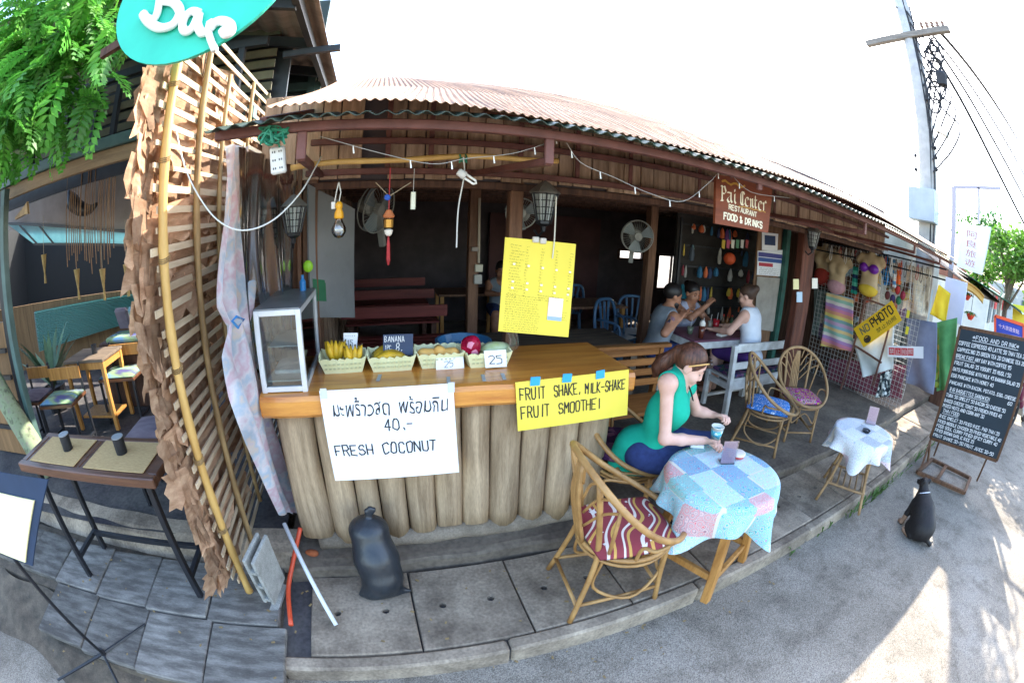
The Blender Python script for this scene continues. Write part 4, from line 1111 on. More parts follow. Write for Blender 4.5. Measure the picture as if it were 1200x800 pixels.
MAGC = pattern('magenta_flower_cloth', ['#a02a80', '#b83a94', '#8c2470', '#7fae4a', '#d88ac0', '#a02a80', '#d9c04a'], 22, .85, ring=1.2)
DARKC = pattern('dark_flower_cloth', ['#3f2340', '#542d4a', '#33203a', '#6f4a5c'], 22, .9)

cA = rattan_chair('golden rattan hoop chair with red patterned cushion at the front of the pavement', (1.09, 1.43, .12), R(-6))
cA.scale = (1.1, 1.1, 1.1)
cushion('red cushion with white and gold flowers on the front rattan chair', cA, RAT_RED)
cA_ = cA
cB = dup(cA, (1.50, 2.09, .2), R(-40), 'rattan hoop chair that the woman in the green top sits on'); cB.scale = (1.05, 1.16, .86)
cushion('dark floral cushion under the woman in the green top', cB, DARKC)
cC = rattan_chair('weathered rattan chair with a blue flowered cushion, seen from its side', (3.17, 2.28, .2), R(-55), RAT2)
cushion('blue flowered cushion on a weathered rattan chair', cC, BLUEC)
cD = dup(cC, (3.76, 2.3, .2), R(-118), 'weathered rattan chair with a magenta cushion, facing the small round table')
cushion('magenta flowered cushion on a weathered rattan chair', cD, MAGC)

def cloth_table(c, rad, ztop, drop, seed, sq=.35):
    rr = random.Random(seed); ph = [rr.uniform(0, 6.28) for _ in range(6)]
    def f(u, v):
        t = 2*math.pi*u
        if v <= .5:
            k = v/.5; return (c[0]+rad*k*math.cos(t), c[1]+rad*k*math.sin(t), ztop+.004)
        k = (v-.5)/.5
        corner = abs(math.cos(2*(t-.35)))**3
        d = drop*(.75+.75*corner)*k
        wv = (.012+.035*k)*math.sin(t*9+ph[0]+.6*math.sin(3*t+ph[1]))*k+.02*math.sin(5*t+ph[2])*k
        r = rad+.012*min(1, k*5)+wv+.03*k*corner
        return (c[0]+r*math.cos(t), c[1]+r*math.sin(t), ztop+.004-.008*min(1, k*6)-d)
    return MB().grid(f, 110, 22)
def patch_cloth(name, top, dark):
    """patchwork print: squares, each with its own rings of colour"""
    if name in _mats: return _mats[name]
    m = bpy.data.materials.new(name); m.use_nodes = True
    n, l = m.node_tree.nodes, m.node_tree.links
    b = n['Principled BSDF']; b.inputs['Roughness'].default_value = .85; b.inputs['Specular IOR Level'].default_value = .15
    tc = n.new('ShaderNodeTexCoord')
    vo = n.new('ShaderNodeTexVoronoi'); vo.distance = 'CHEBYCHEV'; vo.inputs['Scale'].default_value = 6.2; vo.inputs['Randomness'].default_value = .25
    l.new(tc.outputs['Object'], vo.inputs['Vector'])
    v2 = n.new('ShaderNodeTexVoronoi'); v2.inputs['Scale'].default_value = 27; l.new(tc.outputs['Object'], v2.inputs['Vector'])
    sp = n.new('ShaderNodeSeparateColor'); l.new(vo.outputs['Color'], sp.inputs[0])
    sp2 = n.new('ShaderNodeSeparateColor'); l.new(v2.outputs['Color'], sp2.inputs[0])
    def ramp(cols):
        r = n.new('ShaderNodeValToRGB'); r.color_ramp.interpolation = 'CONSTANT'; e = r.color_ramp.elements
        while len(e) < len(cols): e.new(1)
        for i, c in enumerate(cols): e[i].position = i/len(cols); e[i].color = lin(c)
        return r
    r1 = ramp(dark); l.new(sp.outputs[0], r1.inputs[0])
    ma = n.new('ShaderNodeMath'); ma.operation = 'MULTIPLY_ADD'; ma.inputs[1].default_value = 2.6
    l.new(v2.outputs['Distance'], ma.inputs[0]); l.new(sp2.outputs[0], ma.inputs[2])
    fr = n.new('ShaderNodeMath'); fr.operation = 'FRACT'; l.new(ma.outputs[0], fr.inputs[0])
    r2 = ramp(top); l.new(fr.outputs[0], r2.inputs[0])
    mx = n.new('ShaderNodeMix'); mx.data_type = 'RGBA'; mx.inputs[0].default_value = .5
    l.new(r1.outputs[0], mx.inputs[6]); l.new(r2.outputs[0], mx.inputs[7])
    # pale seams
    gt = n.new('ShaderNodeMath'); gt.operation = 'GREATER_THAN'; gt.inputs[1].default_value = .53; l.new(vo.outputs['Distance'], gt.inputs[0])
    m2 = n.new('ShaderNodeMix'); m2.data_type = 'RGBA'; l.new(gt.outputs[0], m2.inputs[0]); l.new(mx.outputs[2], m2.inputs[6]); m2.inputs[7].default_value = lin('#d8d2c4')
    l.new(m2.outputs[2], b.inputs['Base Color']); _mats[name] = m; return m
YW = wood('yellow_wood', '#c08c4c', '#93622c', 2, 3, .5, .1, .08, spec=.4)
def low_table(label, c, rad, zf, zt, m, rz):
    T = thing('round_table', label, 'table', (c[0], c[1], zf), rz)
    h = zt-zf
    MB().lathe((0, 0, h-.025), [(.001, 0), (rad-.004, 0), (rad, .004), (rad, .02), (rad-.004, .024), (.001, .024)], 36).build('tabletop', m, T)
    for sx in (-1, 1):
        for sy in (-1, 1): MB().beam((sx*rad*.5, sy*rad*.5, h-.03), (sx*rad*.72, sy*rad*.72, 0), .05, .05, bev=.005).build('leg', m, T)
    for s_ in (-1, 1):
        MB().beam((-rad*.64, s_*rad*.64, .13), (rad*.64, s_*rad*.64, .13), .03, .045, bev=.004).build('stretcher', m, T)
        MB().beam((s_*rad*.64, -rad*.64, .16), (s_*rad*.64, rad*.64, .16), .03, .045, bev=.004).build('stretcher', m, T)
    return T
tc1 = (1.68, 1.365); zt1 = .79
low_table('round yellow wooden table under the bright patchwork cloth in front of the woman', tc1, .33, .12, zt1, YW, R(20))
CL1 = patch_cloth('patchwork_cloth', ['#bfdfe6', '#4a9ab4', '#dfeef2', '#d9789a', '#e8e6e0', '#3f80a4', '#a8d0d8', '#e0eef2'], ['#7fc4d4', '#dd7a68', '#46a0b4', '#b8dce4', '#e6bc8c', '#56ac9c', '#c2dae2', '#3585b0'])
o = cloth_table(tc1, .335, zt1, .2, 3).build('tablecloth', CL1, None, smooth=True); tag(o, 'bright turquoise and pink patchwork cloth on the table in front of the woman', 'tablecloth')
tc2 = (3.4, 1.30); zt2 = .72
T = thing('round_table', 'small rattan table under a pale flowered cloth beside the kerb', 'table', (tc2[0], tc2[1], .12), R(25))
h = zt2-.12
MB().lathe((0, 0, h-.022), [(.001, 0), (.28, 0), (.285, .01), (.28, .02), (.001, .02)], 30).build('tabletop', RAT2, T)
for sx in (-1, 1):
    for sy in (-1, 1): MB().tube(catmull([(sx*.13, sy*.13, h-.03), (sx*.15, sy*.15, .3), (sx*.22, sy*.22, 0)], 4), .014, 7).build('leg', RAT2, T, smooth=True)
for s_ in (-1, 1):
    MB().tube([(-.185, s_*.185, .17), (.185, s_*.185, .17)], .011, 6).build('stretcher', RAT2, T); MB().tube([(s_*.185, -.185, .17), (s_*.185, .185, .17)], .011, 6).build('stretcher', RAT2, T)
for k in range(6): MB().tube([(-.18, -.15+.06*k, .178), (.18, -.15+.06*k, .178)], .008, 6).build('shelf_cane', RAT2, T)
CL2 = patch_cloth('pale_flower_cloth', ['#e6ebee', '#cfd8dd', '#f0efea', '#8896a0', '#e2e6ea', '#c79aa4', '#dfe6ea'], ['#dde2e4', '#c6ced4', '#c79a9e', '#d6dce0', '#7f9098', '#dcdad2', '#b5c0c8'])
o = cloth_table(tc2, .288, zt2, .15, 8).build('tablecloth', CL2, None, smooth=True); tag(o, 'pale flowered cloth with dark lace print on the small table by the kerb', 'tablecloth')

# things on the tables
def menu_card(label, base, h, w, rz, lean=.12):
    T = thing('menu_card', label, 'menu card', base, rz)
    r = Matrix.Rotation(-lean, 3, 'X')
    MB().box(r @ Vector((0, 0, h/2)), (w, .003, h), rot=r).build('card', mat('pink_card', '#e2b8d2', '#dcaeca', scale=8, rough=.4, spec=.5), T)
    MB().box(r @ Vector((0, -.003, h/2)), (w+.01, .002, h+.008), rot=r).build('holder', glass('acrylic', '#f4f6f8', .05, .93), T)
    MB().box((0, .02, .004), (w, .06, .006)).build('holder_foot', glass('acrylic', '#f4f6f8', .05, .93), T)
    P = Panel(r @ Vector((-w/2, -.0018, 0)), (1, 0, 0), r @ Vector((0, 0, 1)), .0004); L = MB()
    for k in range(9): P.scribble(L, w*.12, h*(.85-.08*k), w*.7, h*.03, .0011)
    L.build('lettering', mat('mauve_ink', '#9a6f90', rough=.7), T); return T
p = at(852, 543, Z=zt1+.006); menu_card('pink menu card in an acrylic holder on the patchwork table', p, .135, .088, R(-22))
p = at(1020, 497, Z=zt2+.006); menu_card('pink menu card in an acrylic holder on the small table by the kerb', p, .15, .1, R(-50))
p = at(838, 514, Z=zt1+.006)
T = thing('paper_cup', 'turquoise and white paper cup held by the woman on the patchwork table', 'cup', p)
MB().lathe((0, 0, 0), [(.001, .004), (.03, .0), (.041, .085), (.044, .086), (.043, .09), (.039, .088), (.03, .02), (.001, .02)], 18).build('cup', mat('cup_white', '#ece8dd', rough=.5), T, smooth=True)
MB().lathe((0, 0, 0), [(.0325, .012), (.0405, .065)], 18).build('cup_band', pattern('cup_print', ['#5fb8c8', '#8fd0d8', '#e9f2f2', '#4aa0b4'], 60, .5), T, smooth=True)
p = at(864, 535, Z=zt1+.006)
T = thing('ashtray_bowl', 'small round red bowl beside the pink card on the patchwork table', 'bowl', p)
MB().lathe((0, 0, 0), [(.03, 0), (.042, .006), (.046, .028), (.043, .03), (.038, .028), (.034, .01), (.001, .008)], 20).build('bowl', mat('red_plastic', '#d8453a', rough=.35), T, smooth=True)
MB().lathe((0, 0, 0), [(.0462, .018), (.0468, .03), (.043, .0315)], 20).build('rim', mat('rim_white', '#e8dcd4', rough=.4), T, smooth=True)
p = at(816, 523, Z=zt1+.006)
T = thing('cigarette_pack', 'small white and brown packet lying at the table edge by the woman', 'packet', p, R(-30))
MB().box((0, 0, .011), (.085, .052, .02), bev=.002).build('box', mat('pack_white', '#dfe3e8', rough=.4), T); MB().box((-.022, 0, .0225), (.04, .05, .003)).build('label_patch', mat('pack_brown', '#b08c74', rough=.5), T)
p = at(1015, 506, Z=zt2+.006)
T = thing('ashtray', 'black ashtray with white papers on the small table by the kerb', 'ashtray', p)
MB().lathe((0, 0, 0), [(.03, 0), (.04, .02), (.036, .02), (.028, .006), (.001, .006)], 16).build('dish', BLACKM, T); MB().box((.05, .0, .004), (.05, .035, .008), rz=.4).build('paper', PAPW, T)

# ------------------------------------------------------------------ bamboo and leaf screen between the two shops
SX = -.93
SC = thing('bamboo_screen', 'tall bamboo lattice screen thatched with brown leaves standing beside the counter', 'screen', (SX, 2.4, .15))
LEAF = mat('dry_leaf', '#cfae8e', '#977458', scale=7, stretch=(1, 1, 3), rough=.75, bump=.3, rand=.42, thin=.35, c3='#b38f72', fine=.2, spec=.2)
SLAT = mat('bamboo_slat', '#d6c4a6', '#9c876b', scale=4, stretch=(3, .6, 3), rough=.55, rand=.16, spec=.35, contrast=(.25, .75))
def spart(mb, name, m, **k): return mb.build(name, m, SC, world=True, **k)
def bpole(pts, r, m):
    P_ = catmull(pts, 8); rs = []
    for i in range(len(P_)): rs.append(r*(1.16 if i % 4 == 0 else 1.0))
    spart(MB().tube(P_, rs, 9), 'bamboo_pole', m, smooth=True)
bpole([(SX+.03, 1.66, .16), (SX+.03, 1.67, .8), (SX+.03, 1.655, 1.6), (SX+.03, 1.65, 2.3), (SX+.03, 1.64, 3.1)], .0215, BAMB)
bpole([(SX+.03, 1.98, .2), (SX+.03, 2.02, 1.0), (SX+.03, 2.03, 2.0), (SX+.03, 1.99, 3.1)], .0175, BAMB2)
bpole([(SX+.03, 2.36, .3), (SX+.03, 2.36, 1.5), (SX+.03, 2.36, 2.88)], .013, BAMB2)
bpole([(SX+.03, 2.86, .3), (SX+.03, 2.86, 1.5), (SX+.03, 2.86, 2.98)], .013, BAMB2)
bpole([(SX+.03, 3.4, .3), (SX+.03, 3.4, 1.5), (SX+.03, 3.4, 3.0)], .013, BAMB2)
k = 0; z = .27
while z < 3.02:
    y0 = 1.615+rnd.uniform(-.04, .03); dz = rnd.uniform(-.02, .02)
    w = rnd.uniform(.02, .034)
    spart(MB().beam((SX+.004, y0, z), (SX+.004, 3.55+rnd.uniform(-.1, .1), z+dz+.02), .008, w), 'slat', SLAT)
    z += rnd.uniform(.068, .092)
def leaf_mesh(seed):
    """torn flap of dry leaf folded over a slat: ragged outline, a few creases"""
    rr = random.Random(seed); nu, nv = 5, 4
    jag = [[rr.uniform(-.025, .025) for _ in range(nv+1)] for _ in range(2)]; bot = [rr.uniform(-.045, .03) for _ in range(nu+1)]; cr = [rr.uniform(-.012, .012) for _ in range(nu+1)]
    def f(u, v):
        i, j = int(round(u*nu)), int(round(v*nv))
        y = (u-.5)*.2*(1-.15*v)+(jag[0][j] if i == 0 else jag[1][j] if i == nu else 0)
        z = -.155*v+(bot[i] if j == nv else 0)
        return (-.004-.012*v+cr[i]*(.3+v)+.012*v*v, y, z)
    return MB().grid(f, nu, nv).mesh('leaf', LEAF)
lms = [leaf_mesh(s_) for s_ in range(12)]
ycol = [(1.545, 1.0), (1.66, 1.0), (1.86, 1.7), (2.14, 1.8), (2.44, 1.8), (2.74, 1.8), (3.04, 1.8), (3.34, 1.8)]
for r in range(33):
    z = .36+.079*r
    for c, (y, sy) in enumerate(ycol+[(1.575, .8)]):
        front = c in (0, 8)
        if ((c < 2 or c == 8) and z > 2.66) or z > 2.9 or (c > 3 and z < .7 and not front): continue
        o = bpy.data.objects.new('leaf', rnd.choice(lms)); col.objects.link(o); o.parent = SC
        o.location = (-.016-.03*rnd.random()-.012*(r % 2), y-2.4+rnd.uniform(-.04, .04), z-.1+rnd.uniform(-.02, .02)+(.04 if c == 8 else 0))
        o.rotation_euler = (rnd.uniform(-.3, .25) if front else rnd.uniform(-.2, .2), rnd.uniform(-.15, .3), rnd.uniform(-.3, .3) if front else rnd.uniform(-.25, .25))
        sz = rnd.uniform(.6, .9) if front else rnd.uniform(.85, 1.2); o.scale = (1, sy*sz, sz*1.1)
m_ = MB()
for (z, y) in ((.62, 1.66), (1.02, 1.66), (1.45, 1.66), (1.9, 1.655), (2.3, 1.65), (2.62, 1.645)):
    for j in range(3): m_.tube([(SX+.03+.027*math.cos(t), y+.027*math.sin(t), z+.008*j+.01*math.sin(t)) for t in np.linspace(0, 6.28, 9)], .003, 4)
o = spart(m_, 'cane_binding', BAMB2); o['kind'] = 'stuff'

# iridescent plastic sheet gathered and tied in front of the screen
def irid():
    m = bpy.data.materials.new('iridescent_plastic'); m.use_nodes = True
    n, l = m.node_tree.nodes, m.node_tree.links; b = n['Principled BSDF']
    b.inputs['Roughness'].default_value = .3; b.inputs['Specular IOR Level'].default_value = .5
    tc = n.new('ShaderNodeTexCoord'); no = n.new('ShaderNodeTexNoise'); no.inputs['Scale'].default_value = 7; no.inputs['Detail'].default_value = 4
    l.new(tc.outputs['Object'], no.inputs['Vector'])
    rp = n.new('ShaderNodeValToRGB'); e = rp.color_ramp.elements
    cs = ['#cfc4e4', '#ece6ee', '#e3c6d4', '#eceaf0', '#c3d6e8', '#ecdccf', '#d6cde8']
    while len(e) < len(cs): e.new(1)
    for i, c in enumerate(cs): e[i].position = .28+.44*i/(len(cs)-1); e[i].color = lin(c)
    l.new(no.outputs[0], rp.inputs[0]); l.new(rp.outputs[0], b.inputs['Base Color'])
    tr = n.new('ShaderNodeBsdfTranslucent'); l.new(rp.outputs[0], tr.inputs[0])
    tp_ = n.new('ShaderNodeBsdfTransparent')
    m1 = n.new('ShaderNodeMixShader'); m1.inputs[0].default_value = .35; l.new(b.outputs[0], m1.inputs[1]); l.new(tr.outputs[0], m1.inputs[2])
    n2 = n.new('ShaderNodeTexNoise'); n2.inputs['Scale'].default_value = 3; l.new(tc.outputs['Object'], n2.inputs['Vector'])
    mr = n.new('ShaderNodeMapRange'); mr.inputs[1].default_value = .4; mr.inputs[2].default_value = .7; mr.inputs[3].default_value = .0; mr.inputs[4].default_value = .45
    l.new(n2.outputs[0], mr.inputs[0])
    m2 = n.new('ShaderNodeMixShader'); l.new(mr.outputs[0], m2.inputs[0]); l.new(m1.outputs[0], m2.inputs[1]); l.new(tp_.outputs[0], m2.inputs[2])
    l.new(m2.outputs[0], n['Material Output'].inputs[0]); return m
IRI = irid()
XC = -.64
prof = [((264, 172), (290, 172)), ((259, 215), (290, 215)), ((256, 260), (297, 265)), ((254, 310), (298, 318)), ((256, 355), (292, 365)), ((268, 382), (288, 380)), ((263, 420), (300, 418)), ((272, 470), (312, 468)), ((290, 525), (326, 522)), ((312, 572), (337, 570)), ((330, 603), (345, 600))]
rows = [(at(a[0], a[1], X=XC), at(b[0], b[1], X=XC)) for a, b in prof]
def cur(u, v):
    t = v*(len(rows)-1); i = min(int(t), len(rows)-2); f = t-i
    a = rows[i][0].lerp(rows[i+1][0], f); b = rows[i][1].lerp(rows[i+1][1], f)
    w = (b-a).length
    p = a.lerp(b, u); fold = .10*min(w, .25)*math.sin(u*15+1.5*math.sin(v*5))+.03*math.sin(u*5+v*9)*w*1.5
    return (p.x+fold, p.y, p.z+.008*math.sin(u*21+v*3))
T = thing('plastic_curtain', 'pinkish iridescent plastic sheet tied at the waist and hanging left of the counter', 'plastic sheet', (XC, 1.8, .35))
MB().grid(cur, 34, 60).build('sheet', IRI, T, world=True, smooth=True)
MB().tube([at(272, 376, X=XC+.02), at(279, 384, X=XC+.03), at(286, 374, X=XC+.02), at(277, 371, X=XC+.03)], .006, 6, closed=True).build('blue_tie', mat('blue_plastic', '#2f7fc0', rough=.4), T, world=True)
# clear plastic drop behind it
def clr(u, v):
    a = Vector((-.62, 1.75, 2.33)).lerp(Vector((-.5, 2.6, 2.33)), u); zb = 1.25
    z = 2.33-(2.33-zb)*v; sq = 1-.3*v
    return (a.x+.02*math.sin(u*22+v*2)+.015*math.sin(u*7+v*5), 2.6-(2.6-a.y)*sq, z)
o = MB().grid(clr, 50, 14).build('clear_sheet', glass('clear_plastic', '#f0ece6', .15, .975), smooth=True); tag(o, 'clear wrinkled plastic sheet hanging between the bamboo screen and the counter', 'plastic sheet')
c = at(283, 300, X=-.66)
o = MB().grid(lambda u, v: Vector(at(279+22*u-4*v, 270+55*v, X=-.70))+Vector((.01*math.sin(u*8+v*4), 0, 0)), 6, 8).build('blue_cloth', mat('pale_blue_cloth', '#8fb4e0', '#7aa2d4', scale=6, rough=.8, thin=.3)); tag(o, 'scrap of pale blue cloth showing behind the tied plastic sheet', 'cloth')

# ------------------------------------------------------------------ round bar sign
TURQ = mat('turquoise_board', '#2fc4a8', '#22ad95', scale=3, rough=.45, spec=.4)
bc = Vector((-.772, 1.40, 2.985))
T = thing('bar_sign', 'round turquoise sign with white script lettering reading Bar above the bamboo screen', 'sign', bc)
MB().prism([(.392*math.cos(t), .364*math.sin(t)) for t in np.linspace(0, 2*math.pi, 49)[:-1]], (1, 0, 0), (0, 0, 1), (0, .02, 0), .02).build('board', TURQ, T)
def pxp(L): return [at(x*.375, y*.375, Y=1.383)-bc for x, y in L]
lw = MB(); sh = MB()
def script(L, r0):
    P_ = catmull(pxp(L), 6)
    lw.tube(P_, r0, 8, flat=1.0)
script([(505, -60), (500, -10), (492, 40), (478, 62), (455, 55), (445, 42)], .018)
script([(470, -50), (520, -62), (560, -40), (545, -10), (512, 2), (545, 10), (562, 40), (540, 78), (500, 88), (465, 70), (447, 45)], .02)
script([(622, 42), (600, 36), (578, 55), (570, 85), (584, 100), (604, 84), (622, 46), (618, 80), (632, 104), (648, 98)], .018)
script([(648, 98), (656, 68), (652, 100), (660, 130), (672, 158)], .014)
script([(654, 92), (672, 72), (695, 66), (718, 78), (722, 98), (706, 106), (696, 92)], .02)
lw.build('lettering', mat('white_letter', '#f4f4f2', rough=.4), T, smooth=True)
MB().beam((-.45, .04, -.2), (.45, .04, .0), .03, .04).build('batten', DARKW, T)

# ------------------------------------------------------------------ bar next door (left)
BL = thing('bar_building', 'open fronted dark bar building with tall tin roof to the left of the bamboo screen', 'bar', (-3, 4, .24))
def bp(mb, name, m, **k): return mb.build(name, m, BL, world=True, **k)
CREAMB = wood('cream_beam', '#a48b6c', '#7d6850', 0, 2, .7, .1, .05)
TEALM = mat('teal_metal', '#4f6a66', '#3c524f', scale=4, rough=.5)
bp(MB().box((-3.6, 3.0, 2.68), (5.4, .06, .12), bev=.005), 'front_beam', CREAMB)
bp(MB().box((-3.6, 2.98, 2.79), (5.4, .1, .095), bev=.005), 'fascia', TEALM)
for x in (-5.4, -4.9, -4.4, -3.9, -3.4, -2.9, -2.5, -2.25, -1.9, -1.5, -1.1): bp(MB().box((x, 3.05, 3.1), (.05, .05, .55)), 'stud', BLACKM)
bp(MB().box((-3.6, 3.05, 3.38), (5.4, .06, .07)), 'top_plate', BLACKM)
bp(MB().box((-3.6, 3.5, 3.6), (5.6, .03, 2.0)), 'added_upper_backing', BLACKM)  # dark sheet added to shut out the bright sky behind the louvres
for i in range(12): bp(MB().box((-3.6, 3.35, 2.9+.1*i), (5.4, .02, .07)), 'louvre_board', mat('louvre_wood', '#6b6650', '#4c4838', scale=4, rough=.8, rand=.2))
tin = mat('tin_roof', '#9a8f86', '#6d625c', scale=1.4, stretch=(1, 6, 1), rough=.55, metal=.2, spec=.4)
def tinp(u, v):
    x = -.5-5.2*u; y = 2.15+3.6*v; return (x, y, 3.52+.19*(-.5-x)-.012*(y-2.4)+.012*math.sin(2*math.pi*x/.16))
bp(MB().grid(tinp, 33*8, 4, thick=.003), 'tin_roof', tin)
for y in (2.6, 3.35, 4.1, 4.85): bp(MB().beam((-.62, y, 3.44), (-5.6, y, 4.36), .05, .09), 'purlin', BLACKM)
bp(MB().beam((-.62, 2.2, 3.46), (-.62, 5.6, 3.42), .05, .08), 'edge_batten', BLACKM)
bp(MB().beam((-.8, 3.2, 3.30), (-.36, 3.2, 3.33), .045, .05), 'bracket', BLACKM)
# gable side facing the restaurant
for (a, b) in (((-.72, 4.1), (2.4, 3.5)),): pass
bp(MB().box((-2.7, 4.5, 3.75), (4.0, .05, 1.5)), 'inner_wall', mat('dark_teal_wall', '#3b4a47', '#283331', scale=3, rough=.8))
for x in (-.75, -1.25, -1.8): bp(MB().box((x, 4.42, 3.3), (.08, .08, 1.3)), 'stud', TEALM)
for z in (2.95, 3.4): bp(MB().box((-1.6, 4.42, z), (1.9, .06, .09)), 'rail', TEALM)
bp(MB().box((-1.0, 4.40, 3.08), (.4, .02, .16)), 'pale_board', mat('pale_board', '#a79f86', rough=.8))
# inside
GREYWALL = mat('grey_wall', '#9c9088', '#7f736b', scale=2, rough=.85)
bp(MB().add([(-6.6, 5.05, 2.62), (-2.2, 5.05, 1.98), (-2.2, 5.05, 3.2), (-6.6, 5.05, 3.2)], [(0, 1, 2, 3)]), 'upper_wall', GREYWALL)
lb = [at(8, 262, Y=5.0), at(40, 286, Y=5.0), at(175, 288, Y=5.0), at(175, 274, Y=5.0)]
bp(MB().add(lb+[p+Vector((0, .02, 0)) for p in lb], [(0, 1, 2, 3), (7, 6, 5, 4)]), 'clear_roof_strip', mat('aqua_sheet', '#a9d2d6', '#8fc0c6', scale=5, rough=.3, thin=.6))
f = MB(); f.beam(lb[0], lb[3], .03, .03); f.beam(lb[1], lb[2], .03, .03)
for t in (.12, .3): f.beam(lb[0].lerp(lb[3], t), lb[1].lerp(lb[2], t-.08), .025, .025)
bp(f, 'strip_frame', BLACKM)
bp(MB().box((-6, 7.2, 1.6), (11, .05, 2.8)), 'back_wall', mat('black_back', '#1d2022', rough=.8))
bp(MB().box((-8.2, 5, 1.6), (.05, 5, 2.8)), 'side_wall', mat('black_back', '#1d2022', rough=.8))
bp(MB().box((-4.6, 5.6, .78), (7, .05, 1.1)), 'plank_dado', wood('dado', '#7d6244', '#59452f', 2, 2, .7, .1, .1))
gp = [at(40, 365, Y=5.0), at(46, 412, Y=5.0), at(178, 371, Y=5.3), at(178, 341, Y=5.3)]
def gpf(u, v):
    a = gp[0].lerp(gp[3], u); b = gp[1].lerp(gp[2], u); p = a.lerp(b, v); return (p.x, p.y+.016*math.sin(v*2*math.pi*20), p.z)
bp(MB().grid(gpf, 4, 160), 'corrugated_panel', mat('teal_polycarbonate', '#427f79', '#376f6a', scale=.6, rough=.28, spec=.6, coat=.3), smooth=True)
po = [at(8, 258, Y=2.75), at(36, 456, Y=2.75)]
bp(MB().box((po[0].x-.05, 2.75, 1.45), (.07, .08, 2.45), bev=.004), 'post', TEALM)
bp(MB().box((po[0].x-.15, 2.78, 1.45), (.08, .08, 2.45), bev=.004), 'post', BLACKM)
bp(MB().box((-4.2, 2.85, .9), (.9, .05, 1.3), bev=.004), 'door_panel', wood('door_panel', '#94714c', '#6c5034', 2, 2, .6, .1, .1))
for z in (.55, .8, 1.05, 1.3): bp(MB().box((-4.2, 2.8, z), (.9, .03, .04)), 'iron_rail', BLACKM)
# hanging things inside
for i, (px, py) in enumerate(((52, 312), (91, 330), (121, 330), (149, 325))):
    c = at(px, py, Y=4.2)
    T = thing('woven_lamp', 'slim woven funnel hanging in the dark bar, %s' % ['first from the post', 'second from the post', 'third, behind the hanging strings', 'nearest to the leaf screen'][i], 'ornament', c)
    MB().lathe((0, 0, 0), [(.045, .14), (.012, -.08), (.016, -.14), (.02, -.2)], 10).build('funnel', mat('straw', '#b0935c', '#8a7040', scale=20, rough=.8), T); MB().tube([(0, 0, .14), (0, 0, .6)], .003, 4).build('string', mat('string', '#b5a58a', rough=.8), T)
c = at(107, 210, Y=3.5)
T = thing('bamboo_chimes', 'curtain of thin brown rods hanging in front of the dark bar', 'chimes', c)
tw = mat('twig', '#8c6a48', '#6a4c30', scale=10, rough=.8)
for i in range(22):
    x = -.36+.033*i; L_ = rnd.uniform(.75, .98)*(1-.3*abs(x)); MB().tube([(x, rnd.uniform(-.03, .03), .1), (x+rnd.uniform(-.01, .01), 0, .1-L_)], .0055, 5).build('rod', tw, T)
MB().tube([(-.4, 0, .1), (.4, 0, .1)], .015, 6).build('hanger', tw, T)
c = at(100, 232, Y=4.6)
o = MB().tube(catmull([at(80, 222, Y=4.6), at(88, 240, Y=4.6), at(103, 246, Y=4.6), at(115, 238, Y=4.6)], 5), [.02, .05, .08, .1, .11, .11, .1, .1, .09, .08, .07, .06, .05, .04, .03, .01], 8).build('dark_hanging', BLACKM, smooth=True); tag(o, 'dark curved shape hung on the grey wall inside the bar', 'ornament')
c = at(20, 256, Y=2.7)
o = MB().prism([(0, -.01), (.16, -.035), (.2, -.05), (.2, .05), (.16, .035), (0, .01)], (1, 0, .25), (-.25, 0, 1), c, .03).build('wooden_pointer', BAMB2); tag(o, 'pale wooden fish tail shaped piece fixed to the bar post', 'ornament')

# furniture of the bar
TABTOP = wood('dark_table_top', '#6f4a34', '#42291c', 0, 3, .35, .08, .05, spec=.5, coat=.2)
T = thing('bar_table', 'high dark wooden table on black metal legs with two straw placemats', 'table', (-1.7, 1.74, .13))
def tb(mb, n, m): return mb.build(n, m, T, world=True)
def thick_top(c4, t, e):
    mb = MB(); mb.add(c4+[p-Vector((0, 0, t)) for p in c4], [(0, 1, 2, 3), (7, 6, 5, 4), (1, 0, 4, 5), (2, 1, 5, 6), (3, 2, 6, 7), (0, 3, 7, 4)]); return mb
zt = .985
xs0, xs1, ys0, ys1 = -2.29, -1.13, 1.53, 1.93
tb(MB().box(((xs0+xs1)/2, (ys0+ys1)/2, zt-.012), (xs1-xs0-.1, ys1-ys0-.08, .022)), 'top_board', TABTOP)
for y in (ys0+.022, ys1-.022): tb(MB().box(((xs0+xs1)/2, y, zt-.022), (xs1-xs0, .048, .055), bev=.006), 'edge_rail', TABTOP)
for x in (xs0+.03, (xs0+xs1)/2, xs1-.03): tb(MB().box((x, (ys0+ys1)/2, zt-.022), (.055 if x != (xs0+xs1)/2 else .02, ys1-ys0-.1, .05), bev=.005), 'cross_rail', TABTOP)
for x in (-2.16, -1.22):
    for y in (1.6, 1.9): tb(MB().box((x, y, .55), (.036, .036, .82), bev=.003), 'leg', BLACKM)
    tb(MB().box((x, 1.75, .3), (.03, .27, .03)), 'stretcher', BLACKM)
tb(MB().box((-1.69, 1.86, .31), (.91, .03, .03)), 'stretcher', BLACKM)
for y in (1.6, 1.9): tb(MB().box((-1.69, y, .93), (.97, .03, .035)), 'apron', BLACKM)
STRAW = mat('straw_mat', '#c9ab7a', '#a98a5a', scale=40, stretch=(1, 6, 1), rough=.85, bump=.2)
for x, lab in ((-1.97, 'left hand straw placemat on the high bar table'), (-1.44, 'right hand straw placemat on the high bar table')):
    o = MB().box((x, 1.73, zt+.004), (.45, .3, .006), bev=.002).build('placemat', STRAW); tag(o, lab, 'placemat')
